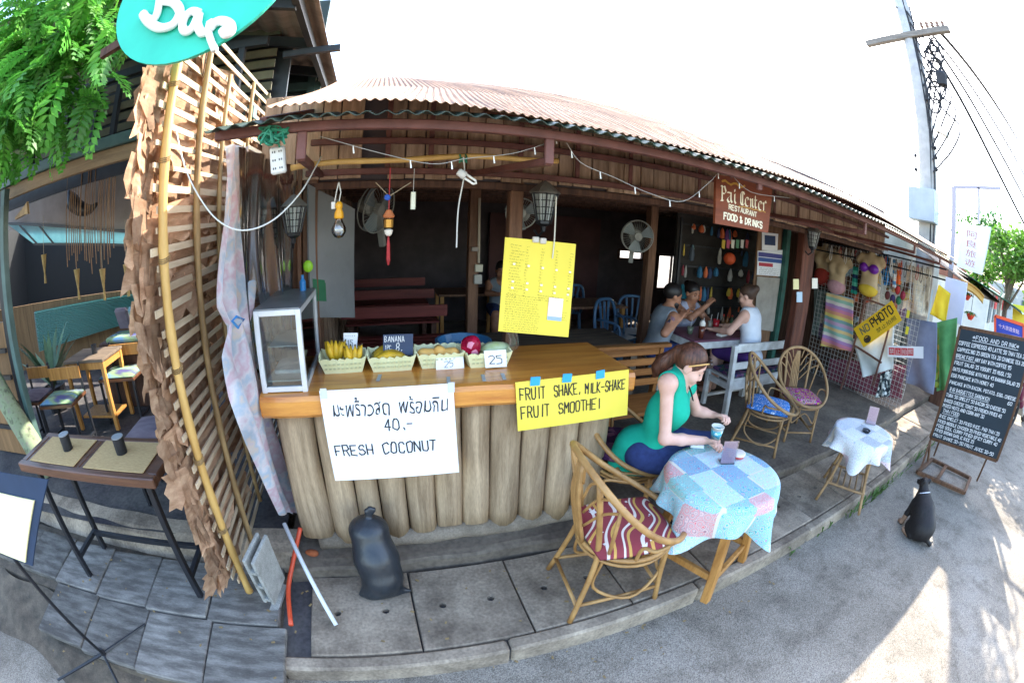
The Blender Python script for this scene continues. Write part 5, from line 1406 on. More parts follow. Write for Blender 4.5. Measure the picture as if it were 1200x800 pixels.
for px, py, lab in ((80, 520, 'black bamboo cup on the left placemat of the bar table'), (143, 524, 'black bamboo cup on the right placemat of the bar table')):
    p = at(px, py+6, Z=zt+.008)
    T2 = thing('black_cup', lab, 'cup', p)
    MB().lathe((0, 0, 0), [(.001, .002), (.036, 0), (.037, .09), (.031, .09), (.03, .078), (.001, .078)], 16).build('cup', mat('black_cup', '#24262a', '#15161a', scale=20, rough=.5), T2); MB().lathe((0, 0, .088), [(.0375, 0), (.0375, .005), (.03, .005)], 16).build('rim', mat('cup_rim', '#8f9496', rough=.4), T2)
INDIGO = mat('indigo_cushion', '#5a86b4', '#4a4a78', scale=2.4, stretch=(1, 3, 1), rough=.9, c3='#7f9a6a', contrast=(.35, .6))
GREYC = mat('grey_cushion', '#7a6f78', '#544a56', scale=5, stretch=(1, 4, 1), rough=.9)
def stool(label, c, rz, w, d, h, back, cm, clabel):
    T = thing('bar_stool', label, 'stool', c, rz, 'black framed bar seats')
    for sx in (-1, 1):
        for sy in (-1, 1): MB().box((sx*(w/2-.02), sy*(d/2-.02), h/2), (.026, .026, h), bev=.002).build('leg', BLACKM, T)
        MB().box((sx*(w/2-.02), 0, .06), (.022, d-.06, .022)).build('stretcher', BLACKM, T)
    MB().box((0, 0, h+.012), (w, d, .03), bev=.003).build('seat', TABTOP, T)
    if back:
        for sx in (-1, 1): MB().box((sx*(w/2-.02), d/2-.01, h+.16), (.022, .022, .3)).build('back_post', BLACKM, T)
        MB().box((0, d/2-.025, h+.22), (w-.02, .018, .12), bev=.003).build('backrest', YW, T)
    q = Matrix.Rotation(rz, 3, 'Z'); cc = Vector(c)+Vector((0, 0, h+.028))
    def f(u, v):
        a, b = u*2-1, v*2-1; e = max(0, (1-a**4)*(1-b**4))**.5; p = q @ Vector((a*w/2*.97, b*d/2*.95, .012+.03*e)); return cc+p
    mb = MB(); mb.grid(f, 10, 8); mb.grid(lambda u, v: (lambda p: (p[0], p[1], cc.z+.003))(f(u, 1-v)), 10, 8)
    o = mb.build('seat_cushion', cm, smooth=True); tag(o, clabel, 'cushion'); return T
stool('black metal stool with low wooden back near the bar post', (-3.3, 3.15, .24), .15, .5, .36, .45, True, INDIGO, 'blue and green cushion on the stool nearest the bar post')
stool('black metal bench seat with rail beyond the yellow inner table', (-2.85, 3.85, .24), .1, .5, .4, .45, True, INDIGO, 'blue green cushion on the bench right of the inner table')
stool('long black stool with a grey cushion right behind the high bar table', (-1.62, 2.5, .24), .05, .5, .36, .5, False, GREYC, 'long grey cushion on the stool behind the high bar table')
stool('low dark stool hidden at the far left of the bar', (-3.85, 3.2, .24), .1, .42, .36, .45, True, GREYC, 'purple grey cushion on the far left bar stool')
T = thing('inner_table', 'yellow wooden table with slatted foot rail inside the dark bar', 'table', (-3.15, 3.7, .24), .05)
MB().box((0, 0, .72), (.62, .46, .03), bev=.004).build('tabletop', GREYW, T)
for sx in (-1, 1):
    for sy in (-1, 1): MB().box((sx*.28, sy*.2, .35), (.045, .045, .7), bev=.003).build('leg', YW, T)
    MB().box((sx*.28, 0, .67), (.03, .36, .07)).build('apron', YW, T); MB().box((0, sx*.2, .67), (.51, .03, .07)).build('apron', YW, T)
MB().box((0, 0, .12), (.51, .3, .025)).build('foot_rail', YW, T)
o = MB().lathe((-3.1, 3.7, .977), [(.001, 0), (.035, 0), (.036, .09), (.03, .09), (.03, .02)], 12).build('dark_cup', BLACKM); tag(o, 'dark cup standing on the yellow inner table', 'cup')
o = MB().box((-2.9, 4.3, .6), (.9, .4, .72), bev=.01).build('bench_box', DARKW); tag(o, 'dark wooden bench box at the back of the bar', 'bench')
o = MB().box((-2.85, 4.25, .995), (.7, .36, .06), bev=.02).build('long_cushion', INDIGO); tag(o, 'blue cushion on the back bench of the bar', 'cushion')
for i in range(3):
    o = MB().box((-3.1+.22*i, 4.42, 1.16), (.2, .07, .26), rot=Matrix.Rotation(.35, 3, 'X'), bev=.02).build('leaning_cushion', [GREYC, INDIGO, GREYC][i]); tag(o, ['grey cushion leaning at the left of the bar bench', 'blue cushion leaning in the middle of the bar bench', 'grey cushion leaning at the right of the bar bench'][i], 'cushion')
# potted plant in the bar
c = Vector((-4.3, 4.0, .24))
T = thing('potted_plant', 'dark leafy plant standing inside the bar behind the post', 'plant', c)
MB().lathe((0, 0, 0), [(.001, 0), (.14, 0), (.18, .3), (.16, .3), (.15, .26), (.001, .26)], 14).build('pot', BLACKM, T)
PL = mat('dark_plant_leaf', '#5b7a58', '#2f4a34', scale=8, rough=.5, rand=.2)
for i in range(16):
    a = i*2.4; r = .25+.2*rnd.random(); h = .5+.6*rnd.random()
    def lf(u, v, a=a, r=r, h=h): 
        p = Vector((math.cos(a), math.sin(a), 0)); s_ = Vector((-math.sin(a), math.cos(a), 0))
        return p*(r*v*1.4)+s_*((u-.5)*.09*math.sin(math.pi*min(v+.05, 1)))+Vector((0, 0, .26+h*v-.5*v*v*h*.6))
    MB().grid(lf, 2, 6).build('frond', PL, T)
# menu stand at the front left
T = thing('menu_stand', 'black music stand holding a white menu at the left edge of the pavement', 'menu stand', (-1.8, 1.02, .06))
b0 = Vector((-1.80, 1.02, .09)); top = Vector((-1.50, .86, 1.10))
_br, _tr = at(38, 663, Y=.80), at(56, 562, Y=.90); _ax = Vector((1, .0, .03)).normalized()*.42
pc = [_br-_ax, _br, _tr, _tr-_ax]
MB().tube([b0+Vector((0, 0, .02)), pc[1].lerp(pc[0], .35)], .011, 8).build('pole', BLACKM, T, world=True)
MB().lathe(b0-Vector((0, 0, .02)), [(.022, 0), (.026, .03), (.02, .08), (.014, .1)], 10).build('hub', BLACKM, T, world=True)
for e in (at(170, 731, Z=.13), at(68, 796, Z=.05), b0+Vector((.13, -.17, -.04))): MB().tube([b0+Vector((0, 0, .045)), e], [.011, .009], 7).build('foot', BLACKM, T, world=True)
NAVY = mat('navy_panel', '#26364e', '#1e2c40', scale=4, rough=.7, spec=.25)
pn = (pc[1]-pc[0]).cross(pc[3]-pc[0]).normalized()
def slabq(c4, t): return MB().add(list(c4)+[p-pn*t for p in c4], [(0, 1, 2, 3), (7, 6, 5, 4), (1, 0, 4, 5), (2, 1, 5, 6), (3, 2, 6, 7), (0, 3, 7, 4)])
slabq(pc, .008).build('panel', NAVY, T, world=True)
P = Panel(pc[0], pc[1]-pc[0], pc[3]-pc[0], .002); W = (pc[1]-pc[0]).length; H = (pc[3]-pc[0]).length; P.b = (pc[3]-pc[0]).normalized()
T2 = thing('paper_menu', 'white paper menu resting on the black music stand', 'menu', P.p(W*.5, .02))
def quad_on(P, u0, v0, u1, v1, t): return MB().add([P.p(u0, v0, t), P.p(u1, v0, t), P.p(u1, v1, t), P.p(u0, v1, t), P.p(u0, v0, 0), P.p(u1, v0, 0), P.p(u1, v1, 0), P.p(u0, v1, 0)], [(0, 1, 2, 3), (1, 0, 4, 5), (2, 1, 5, 6), (3, 2, 6, 7), (0, 3, 7, 4)])
quad_on(P, W*.2, H*.03, W*.88, H*.78, .008).build('cover', mat('cream_cover', '#d8d2a0', rough=.5), T2, world=True)
quad_on(P, W*.2, H*.05, W*.86, H*.765, .011).build('sheet', PAPW, T2, world=True)
L = MB()
for k in range(16): P.scribble(L, W*.5, H*(.72-.041*k), W*.2*rnd.uniform(.7, 1.2), .006, .0012)
for v in L.v: v += P.n*.0115
L.build('lettering', mat('grey_ink', '#777f88', rough=.6), T2, world=True)

# ------------------------------------------------------------------ hanging signboard
yp = 1.78
c4 = [at(838, 262, Y=yp), at(900, 273, Y=yp), at(906, 212, Y=yp), at(839, 205, Y=yp)]
T, P, W, H = board('restaurant_sign', 'brown wooden hanging sign lettered Pai Center Restaurant Food and Drinks', 'sign', c4, wood('sign_wood', '#8a4a30', '#66301f', 0, 2.5, .6, .15, .0), .018)
L = MB()
BL_ = {  # broad-nib letters on a 0..4 x 0..6 grid (x-height 4)
 'P': ['06 16 10', '00 20', '15 26 36 44 33 13'], 'a': ['04 14 34 31 40', '33 12 01 10 20 31'], 'i': ['14 11 20', '15 16'], 'C': ['45 36 16 05 01 10 30 41', '26 20'], 'e': ['12 33 34 14 03 01 10 30'], 'n': ['04 13 10', '13 24 34 33 31 40'], 't': ['16 11 20 31', '04 34'], 'r': ['04 13 10', '13 24 35 44']}
def black(P, L, text, u, v, w, h, pen, slope):
    x = u
    for ch in text:
        for st in BL_.get(ch, []):
            P.stroke(L, [(x+int(t[0])/4*w, v+slope*(x-u)+int(t[1])/6*h) for t in st.split()], pen, nib=R(38))
        x += w*(1.28 if ch != 'i' else .8) if ch != ' ' else w*.45
black(P, L, 'Pai', W*.08, H*.5, W*.085, H*.3, .013, -.02)
black(P, L, 'Center', W*.43, H*.5, W*.068, H*.28, .012, -.03)
P.fit(L, 'RESTAURANT', W*.22, W*.74, H*.35, H*.1, .006, -.05); P.fit(L, 'FOOD & DRINKS', W*.14, W*.86, H*.13, H*.13, .0085, -.04)
L.build('lettering', mat('cream_letter', '#ece2c8', rough=.6), T, world=True)
L = MB(); P.stroke(L, [(W*(.4+.02*k), H*(.46-.01*math.sin(k))) for k in range(27)], .006)
L.build('gold_flourish', mat('gold_paint', '#b8862e', rough=.5), T, world=True)
L = MB(); P.stroke(L, [(W*(.1+.05*k), H*(.9+.03*math.sin(k*1.7))) for k in range(9)], .012); L.build('gold_scroll', mat('gold_paint', '#b8862e', rough=.5), T, world=True)
for u in (.12, W-.08): MB().beam(P.p(u, H, -.005), P.p(u, H+.12, .03), .012, .012).build('hanger', STEEL_R, T, world=True)

# ------------------------------------------------------------------ posters on the door boards
yq = 3.905
T, P, W, H = board('poster', 'white poster with a small dark picture, uppermost beside the green door frame', 'poster', [at(893, 293, Y=yq), at(911, 294, Y=yq), at(912, 274, Y=yq), at(893, 272, Y=yq)], PAPW)
L = MB(); P.rect(L, W*.15, H*.3, W*.85, H*.85, .001); L.build('picture', mat('dark_blue_print', '#2b3f66', rough=.5), T, world=True)
T, P, W, H = board('poster', 'blue and white poster with a red band below the dark picture', 'poster', [at(887, 322, Y=yq), at(916, 324, Y=yq), at(918, 293, Y=yq), at(888, 294, Y=yq)], PAPW)
for nm, cc, v0, v1, u0, u1 in (('purple_band', '#4a4a8c', .78, .97, .02, .98), ('blue_band', '#3a5a9c', .58, .75, .02, .98), ('red_band', '#b83a4a', .38, .53, .05, .6)):
    L = MB(); P.rect(L, W*u0, H*v0, W*u1, H*v1, .001); L.build(nm, mat(nm, cc, rough=.5), T, world=True)
L = MB()
for r in range(4): P.scribble(L, W*.08, H*(.28-.08*r), W*.8, H*.045, .003)
L.build('lettering', INK, T, world=True)
gq = [at(882, 385, Y=yq), at(906, 388, Y=yq), at(916, 326, Y=yq), at(887, 324, Y=yq)]
o = MB().grid(lambda u, v: gq[0].lerp(gq[1], u).lerp(gq[3].lerp(gq[2], u), v)+Vector((0, -.01-.008*math.sin(u*9+v*4), 0)), 12, 12, thick=.004).build('grey_canvas', mat('grey_canvas', '#a8a298', '#8d877e', scale=5, rough=.9)); tag(o, 'grey canvas sheet hung below the blue and white poster', 'canvas')
for px, py, lab in ((933, 333, 'small yellowed card fixed on the red wooden post'), (937, 348, 'small pale blue card fixed low on the red wooden post'), (955, 332, 'white paper tag hanging right of the red wooden post')):
    yr = 2.63; w = 3.2
    o = MB().add([at(px-w, py+6, Y=yr), at(px+w, py+6, Y=yr), at(px+w, py-6, Y=yr), at(px-w, py-6, Y=yr)]+[p+Vector((0, .006, 0)) for p in (at(px-w, py+6, Y=yr), at(px+w, py+6, Y=yr), at(px+w, py-6, Y=yr), at(px-w, py-6, Y=yr))], [(0, 1, 2, 3), (7, 6, 5, 4), (1, 0, 4, 5), (2, 1, 5, 6), (3, 2, 6, 7), (0, 3, 7, 4)]).build('card', mat('card_%d' % px, {933: '#d8cf9a', 937: '#a9c0d0', 955: '#dcd6c8'}[px], rough=.7)); tag(o, lab, 'card')

# ------------------------------------------------------------------ furniture inside the restaurant
T = thing('slatted_bench', 'brown slatted wooden bench behind the counter and the woman', 'bench', (2.0, 2.95, .2))
for x in (1.66, 2.28): MB().beam((x, 2.98, .2), (x+.0, 2.9, 1.05), .04, .06, bev=.004).build('back_post', wood('bench_wood', '#a9713c', '#7a4c24', 0, 3, .5, .1, .1), T, world=True)
BW = wood('bench_wood', '#a9713c', '#7a4c24', 0, 3, .5, .1, .1)
MB().box((1.96, 2.87, 1.05), (.78, .07, .03), bev=.004).build('top_rail', BW, T, world=True)
for z in (.99, .90, .81, .72): MB().box((1.96, 2.9, z), (.7, .02, .06), bev=.004).build('back_slat', BW, T, world=True)
MB().box((1.96, 2.72, .6), (.74, .36, .03), bev=.004).build('seat', BW, T, world=True)
for x in (1.64, 2.28): MB().box((x, 2.58, .39), (.05, .05, .38)).build('leg', BW, T, world=True)
T = thing('low_platform', 'low grey wooden platform table behind the counter', 'platform', (1.9, 4.0, .2))
MB().box((1.85, 4.0, .76), (1.5, .9, .05), bev=.008).build('tabletop', GREYW, T, world=True)
for x in (1.2, 2.5):
    for y in (3.65, 4.35): MB().box((x, y, .46), (.08, .08, .52)).build('leg', GREYW, T, world=True)
WTAB = mat('white_table_paint', '#dfe0de', '#b4b3ae', scale=7, rough=.6, bump=.08, contrast=(.3, .62))
T = thing('dining_table', 'white painted table with a maroon top where three people eat', 'table', (3.5, 3.55, .2))
MB().box((3.5, 3.55, .925), (1.0, .56, .022), bev=.004).build('tabletop', mat('maroon_top', '#7a4a5c', '#5e3848', scale=5, rough=.4), T, world=True)
for y in (3.29, 3.81): MB().box((3.5, y, .875), (.96, .03, .075), bev=.004).build('apron', WTAB, T, world=True)
for x in (3.02, 3.98):
    MB().box((x, 3.55, .875), (.03, .5, .075)).build('apron', WTAB, T, world=True)
    for y in (3.3, 3.8): MB().box((x, y, .53), (.06, .06, .66), bev=.004).build('leg', WTAB, T, world=True)
T = thing('white_bench', 'white painted wooden bench with an open railed back, seen from behind', 'bench', (3.85, 3.1, .2))
for x in (3.32, 4.33):
    MB().beam((x, 2.93, .2), (x, 2.97, .96), .055, .055, bev=.004).build('back_post', WTAB, T, world=True); MB().box((x, 3.3, .4), (.05, .05, .4), bev=.004).build('leg', WTAB, T, world=True)
    MB().box((x, 3.12, .52), (.035, .32, .06)).build('side_rail', WTAB, T, world=True)
for z, h in ((.93, .09), (.74, .075)): MB().box((3.82, 2.955, z), (.95, .028, h), bev=.005).build('back_rail', WTAB, T, world=True)
MB().box((3.82, 2.96, .53), (.95, .03, .1)).build('front_rail', WTAB, T, world=True); MB().box((3.82, 3.13, .59), (1.0, .36, .025), bev=.003).build('seat', WTAB, T, world=True); MB().box((3.82, 3.3, .3), (.95, .03, .03)).build('stretcher', WTAB, T, world=True)
o = MB().box((3.8, 3.12, .625), (.9, .34, .04), bev=.014).build('bench_cushion', pattern('dark_bench_cloth', ['#2f3a5c', '#5a3a5c', '#3f5a4a', '#70506a', '#28304c'], 22)); tag(o, 'dark patterned cushion lying along the white bench', 'cushion')
# drinks and bottles on the table
def drink(name, label, px, py, rad, h, colr, rough=.2, lid=None):
    p = at(px, py, Z=.937)
    T = thing(name, label, 'drink', p)
    MB().lathe((0, 0, 0), [(.001, .002), (rad*.8, 0), (rad, h), (rad*.9, h), (rad*.86, h*.95), (.001, h*.94)], 14).build('glass', mat(name+'_glass_%d' % px, colr, rough=rough, spec=.6), T, smooth=True)
    if lid: MB().lathe((0, 0, h), [(rad, -.005), (rad, .03), (rad*.5, .055), (.001, .06)], 12).build('lid', mat('foam_white', '#e2dcd2', rough=.6), T, smooth=True)
    MB().tube([(0, 0, h*.3), (.015, 0, h+.08)], .003, 5).build('straw', WHITEP, T)
drink('iced_drink', 'tall brown iced drink with pale foam on the white table', 821, 396, .034, .135, '#5e2f22', .2, True)
drink('red_drink', 'red iced drink in a big glass on the white table', 838, 387, .042, .13, '#a8202c')
drink('clear_drink', 'clear drink beside the red glass on the white table', 831, 386, .028, .1, '#8f8a7c')
drink('dark_drink', 'low dark drink near the tattooed man on the white table', 808, 391, .036, .08, '#5f6a58')
for px, py, cc, lab in ((846, 385, '#6a4a2a', 'brown sauce bottle among the condiments on the white table'), (851, 385, '#8f5a24', 'amber sauce bottle among the condiments on the white table'), (856, 386, '#3f6a3a', 'green sauce bottle nearest the person in the white top')):
    p = at(px, py, Z=.937)
    T = thing('sauce_bottle', lab, 'bottle', p); MB().lathe((0, 0, 0), [(.001, 0), (.022, 0), (.023, .1), (.01, .13), (.01, .155), (.001, .157)], 10).build('bottle', mat('bottle_%d' % px, cc, rough=.3), T, smooth=True); MB().lathe((0, 0, .155), [(.012, 0), (.012, .02), (.001, .022)], 8).build('cap', mat('red_cap', '#b83a2a', rough=.4), T)
o = MB().box(at(846, 392, Z=.945), (.16, .08, .03), rz=.3, bev=.008).build('napkin_pack', mat('napkin', '#d8d4ca', rough=.8)); tag(o, 'pale napkin pack lying on the white table', 'napkins')
# blue plastic chairs and back tables
BLUEP = mat('blue_plastic_chair', '#4f7496', '#3f6080', scale=5, rough=.4)
def plastic_chair(label, c, rz):
    T = thing('plastic_chair', label, 'chair', c, rz, 'blue plastic chairs in the restaurant')
    MB().box((0, 0, .43), (.42, .4, .03), bev=.012).build('seat', BLUEP, T)
    for sx in (-1, 1):
        for sy in (-1, 1): MB().beam((sx*.18, sy*.17, .42), (sx*.21, sy*.2, 0), .04, .03).build('leg', BLUEP, T)
    MB().tube(catmull([(-.2, .18, .43), (-.215, .21, .66), (-.15, .24, .84), (0, .25, .87), (.15, .24, .84), (.215, .21, .66), (.2, .18, .43)], 4), .022, 6).build('back_frame', BLUEP, T, smooth=True)
    for x in (-.09, 0, .09): MB().tube([(x*.6, .2, .44), (x, .245, .84)], .016, 5).build('back_slat', BLUEP, T)
    for sx in (-1, 1): MB().tube(catmull([(sx*.2, .19, .64), (sx*.24, 0, .66), (sx*.21, -.17, .62), (sx*.2, -.18, .43)], 3), .016, 6).build('arm', BLUEP, T, smooth=True)
    return T
pc1 = plastic_chair('blue plastic chair standing nearest the low platform', (2.85, 4.55, .2), .4)
for (x, y, rz, lab) in ((3.25, 4.75, -.3, 'blue plastic chair behind the tattooed man'), (2.3, 5.9, 2.8, 'blue plastic chair far back in the room, left of the back table'), (2.8, 6.1, 3.3, 'blue plastic chair far back in the room, right of its twin')): dup(pc1, (x, y, .2), rz, lab)
for (x, y, lab) in ((2.75, 5.2, 'brown wooden table in the middle of the dark room'), (1.3, 6.2, 'brown wooden table at the back of the dark room')):
    T = thing('back_table', lab, 'table', (x, y, .2)); MB().box((0, 0, .73), (.9, .6, .03)).build('tabletop', BROWNW, T)
    for sx in (-1, 1):
        for sy in (-1, 1): MB().box((sx*.4, sy*.25, .36), (.05, .05, .72)).build('leg', YW, T)
for i, y in enumerate((3.6, 4.5, 5.4)):
    T = thing('red_bench', ['red slatted bench by the left wall, nearest the counter', 'red slatted bench by the left wall, second from the counter', 'red slatted bench at the far end of the left wall'][i], 'bench', (.15, y, .2))
    RW = wood('red_bench_wood', '#7a3a34', '#562622', 0, 3, .45, .08, .1)
    for k in range(4): MB().box((0, -.17+.11*k, .76), (.95, .09, .025), bev=.003).build('top_plank', RW, T)
    for x in (-.42, .42): MB().box((x, 0, .37), (.05, .4, .74)).build('leg', DARKW, T)
    MB().box((0, .22, .98), (.95, .03, .1)).build('back_rail', RW, T)
c = at(513, 400, Y=3.1)
o = MB().lathe((.62, 3.05, 1.0), [(.001, .0), (.15, .01), (.19, .05), (.21, .12), (.19, .12), (.17, .06), (.001, .03)], 20).build('blue_basin', mat('blue_basin', '#3f7fae', rough=.35)); tag(o, 'blue plastic basin behind the fruit baskets', 'basin')
T = thing('side_table', 'grey topped work table just behind the counter', 'table', (.1, 3.0, .2)); MB().box((.1, 2.98, .98), (1.2, .36, .03), bev=.004).build('tabletop', mat('grey_top', '#77787a', '#5d5e60', scale=4, rough=.5), T, world=True)
for x in (-.4, .6): MB().box((x, 2.98, .58), (.05, .3, .76)).build('leg', DARKW, T, world=True)
# wall fans
FANM = mat('fan_grey', '#a9aaa4', '#8c8d88', scale=6, rough=.4)
def fan(label, c, facing, r):
    T = thing('wall_fan', label, 'fan', c, 0, 'wall fans')
    q = Vector(facing).normalized().to_track_quat('Z', 'Y').to_matrix()
    def tr(P_): return [q @ Vector(p) for p in P_]
    for k, z in enumerate((-.03, .03)): MB().tube(tr([(r*math.cos(t), r*math.sin(t), z) for t in np.linspace(0, 2*math.pi, 29)[:-1]]), .006, 5, closed=True).build('guard_ring', FANM, T)
    m_ = MB()
    for k in range(36):
        t = 2*math.pi*k/36; m_.tube(tr([(.04*math.cos(t), .04*math.sin(t), .055), (r*.7*math.cos(t), r*.7*math.sin(t), .05), (r*math.cos(t), r*math.sin(t), .03)]), .0016, 3)
    m_.build('guard_wires', FANM, T)['kind'] = 'stuff'
    MB().lathe((0, 0, 0), [(.045, .0), (.045, .058), (.001, .064)], 14, axis=q @ Vector((0, 0, 1))).build('hub', FANM, T)
    MB().lathe((0, 0, 0), [(.05, -.03), (.075, -.05), (.07, -.15), (.001, -.17)], 14, axis=q @ Vector((0, 0, 1))).build('motor', FANM, T)
    for k in range(3):
        a = k*2.094+.4; MB().grid(lambda u, v: q @ Vector(((.04+.8*r*u)*math.cos(a+(v-.5)*.9), (.04+.8*r*u)*math.sin(a+(v-.5)*.9), .012*(v-.5)*2)), 4, 4).build('blade', mat('fan_blade', '#7f8c90', rough=.3), T)
    MB().beam((.02, .12, -.05), (.06, .2, -.32), .05, .04).build('bracket', FANM, T)
    return T
fan('grey wall fan on the inner post above the blue plastic chairs', at(747, 277, Y=4.25), (-.35, -1, -.05), .185)
fan('pale wall fan tilted on the left wall above the red benches', at(441, 244, Y=3.6), (.75, -.55, -.25), .2)
fan('wall fan half hidden behind the front post', at(611, 250, Y=3.6), (-.4, -1, 0), .13)
# switches on the inner post
for px, py, h, cc, lab in ((561, 314, .07, '#c4bda8', 'cream switch box on the inner post'), (560, 327, .09, '#a7a49c', 'grey socket box below the cream switch on the inner post'), (557, 292, .04, '#8f8378', 'small box above the switches on the inner post')):
    o = MB().box(at(px, py, Y=3.985), (.075, .03, h), bev=.005).build('switch_box', mat('switch_%d' % py, cc, rough=.5)); tag(o, lab, 'switch')
o = MB().tube([at(562, 232, Y=3.98), at(561, 308, Y=3.98)], .012, 6).build('conduit', mat('pale_conduit', '#b5a894', rough=.6)); tag(o, 'pale conduit running down the inner post', 'conduit')
# souvenirs hung behind the diners
rr = random.Random(11)
cols_ = ['#8f2f3a', '#2f6a8c', '#3f8c5a', '#c4a23a', '#7a4a8c', '#b0b4b8', '#46505c', '#d8693a', '#2a3a5c', '#a7a29a', '#5c7f84', '#c9c4b8']
T0 = thing('souvenir_rack', 'dark rack behind the diners hung with many small souvenirs', 'rack', (4.9, 4.6, .2))
for k in range(5): MB().box((4.75, 4.55, 1.0+.28*k), (2.1, .02, .02)).build('rail', BLACKM, T0, world=True)
for x in (3.72, 5.78): MB().box((x, 4.55, 1.2), (.03, .03, 2.0)).build('upright', BLACKM, T0, world=True)
for i in range(70):
    x = 3.75+rr.random()*1.95; z = 1.02+.28*rr.randint(0, 4); h = rr.uniform(.08, .24); w = rr.uniform(.025, .09)
    mb = MB(); mb.lathe((x, 4.52, z-h), [(.001, 0), (w*.4, .01), (w*.5, h*.4), (w*.3, h*.8), (.002, h)], 8)
    c_ = rr.choice(cols_); o = mb.build('souvenir', mat('souvenir_'+c_[1:], c_, rough=.6)); tag(o, 'small hanging %s souvenir on the dark rack behind the diners' % ['dark red', 'steel blue', 'green', 'mustard', 'violet', 'silver grey', 'charcoal', 'orange', 'navy', 'stone', 'teal grey', 'cream'][cols_.index(c_)], 'souvenir', 'souvenirs on the rack behind the diners')
o = MB().ball(at(855, 303, Y=4.3), (.09, .09, .085), 12, 8).build('orange_lantern', mat('orange_paper', '#d8582e', rough=.6)); tag(o, 'round orange paper lantern hanging behind the diners', 'lantern')
o = MB().grid(lambda u, v: Vector(at(798+10*u, 333+17*v, Y=4.3))+Vector((0, .01*math.sin(u*9), 0)), 6, 6, thick=.01).build('teal_bag', mat('teal_cloth', '#1f7a88', '#17606c', scale=9, rough=.8)); tag(o, 'teal cloth bag hanging behind the tattooed man', 'bag')
# line of flags above
for i, c_ in enumerate(('#c4a23a', '#b0506a', '#d8d4c4', '#5c8a6a', '#c4c0b8', '#8f3a3a')):
    px = 848+i*5.5; p = at(px, 281, Y=3.9)
    o = MB().prism([(-.03, 0), (.03, 0), (.025, -.11), (-.025, -.1)], (1, 0, 0), (0, 0, 1), p, .004).build('paper_flag', mat('flag_'+c_[1:], c_, rough=.8)); tag(o, 'small %s paper flag in the row under the ceiling' % ['mustard', 'pink', 'cream', 'green', 'grey', 'red'][i], 'flag', 'paper flags')

# ------------------------------------------------------------------ stall of clothes and souvenirs on the right
XM = 6.05
WIRE = mat('mesh_wire', '#c9c9c4', '#a3a3a0', scale=9, rough=.5, metal=.3)
T = thing('mesh_panel', 'tall white wire mesh display panel standing across the pavement by the clothes', 'mesh panel', (XM, 2.6, .15))
y0, y1, z0, z1 = 1.85, 3.75, .2, 2.2
for k in range(int((y1-y0)/.0655)+1): MB().beam((XM, y0+.0655*k, z0), (XM, y0+.0655*k, z1), .005, .005).build('upright_wire', WIRE, T, world=True)
for k in range(int((z1-z0)/.0655)+1): MB().beam((XM-.004, y0, z0+.0655*k), (XM-.004, y1, z0+.0655*k), .005, .005).build('cross_wire', WIRE, T, world=True)
RUSTY = mat('rusty_frame', '#7a5448', '#573a30', scale=9, rough=.7)
T = thing('easel_frame', 'rusty metal frame standing in front of the wire mesh panel', 'frame', (5.9, 2.6, .15))
a, b, c, d = at(1014, 350, X=5.88), at(983, 462, X=5.88), at(1047, 362, X=5.88), at(1022, 452, X=5.88)
for p, q in ((a, b), (c, d), (a, c), (at(1002, 405, X=5.88), at(1033, 425, X=5.88))): MB().beam(p, q, .025, .025).build('bar', RUSTY, T, world=True)
def torso(label, px, py, X, s, top=None):
    c = at(px, py, X=X)
    T = thing('mannequin_torso', label, 'mannequin', c+Vector((0, 0, -.3*s)))
    q = Body(c+Vector((-.16, -.28, -.36)), c+Vector((.16, .28, .34)), .014)
    for s_ in (-1, 1):
        q.ell(c+Vector((-.05, .085*s_, .04)), (.055, .08, .075), k=.05); q.cone(c+Vector((0, .17*s_, .19)), c+Vector((0, .215*s_, .13)), .05, .05, .05)
    q.ell(c+Vector((0, 0, .1)), (.075, .2, .15), k=.05); q.ell(c+Vector((0, 0, -.1)), (.065, .15, .14), k=.06); q.ell(c+Vector((0, 0, -.22)), (.07, .17, .09), k=.06)
    q.cone(c+Vector((0, 0, .16)), c+Vector((0, 0, .28)), .05, .045, .04)
    q.build('torso', mat('mannequin_tan', '#cdb590', '#b59a76', scale=5, rough=.5), T); return T, c
T, c = torso('bare tan mannequin torso in the middle of the mesh panel', 982, 318, 6.0, 1)
T2, c2 = torso('tan mannequin torso wearing a shiny purple bikini top', 1020, 318, 5.95, 1)
PURP = mat('purple_satin', '#7a2aa8', '#5c1c88', scale=9, rough=.35, spec=.5)
q = Body(c2+Vector((-.2, -.25, -.2)), c2+Vector((.1, .25, .2)), .011)
for s_ in (-1, 1): q.ell(c2+Vector((-.055, .085*s_, .04)), (.075, .085, .072), k=.02)
q.cone(c2+Vector((-.075, -.03, .035)), c2+Vector((-.075, .03, .035)), .025, .025, .02)
o = q.build('bikini_top', PURP, None); tag(o, 'shiny purple bikini top worn by the right hand mannequin', 'bikini top')
q = Body(c2+Vector((-.2, -.25, -.45)), c2+Vector((.2, .25, -.05)), .012).ell(c2+Vector((0, 0, -.25)), (.1, .17, .1), k=.03)
o = q.build('yellow_shorts', mat('yellow_cloth', '#e0c040', '#caa82c', scale=9, rough=.8), None); tag(o, 'yellow shorts on the mannequin with the purple bikini top', 'shorts')
T3, c3 = torso('small tan mannequin torso at the left end of the mesh panel', 966, 308, 6.1, .8)
q = Body(c3+Vector((-.2, -.25, -.45)), c3+Vector((.2, .25, .05)), .012).ell(c3+Vector((0, 0, -.2)), (.1, .165, .15), k=.03)
o = q.build('knitted_garment', mat('red_knit', '#a03428', '#842a20', scale=15, rough=.9), None); tag(o, 'red knitted garment on the left hand mannequin', 'garment')
q = Body(c+Vector((-.2, -.25, -.45)), c+Vector((.2, .25, .05)), .012).ell(c+Vector((0, 0, -.22)), (.1, .17, .12), k=.03)
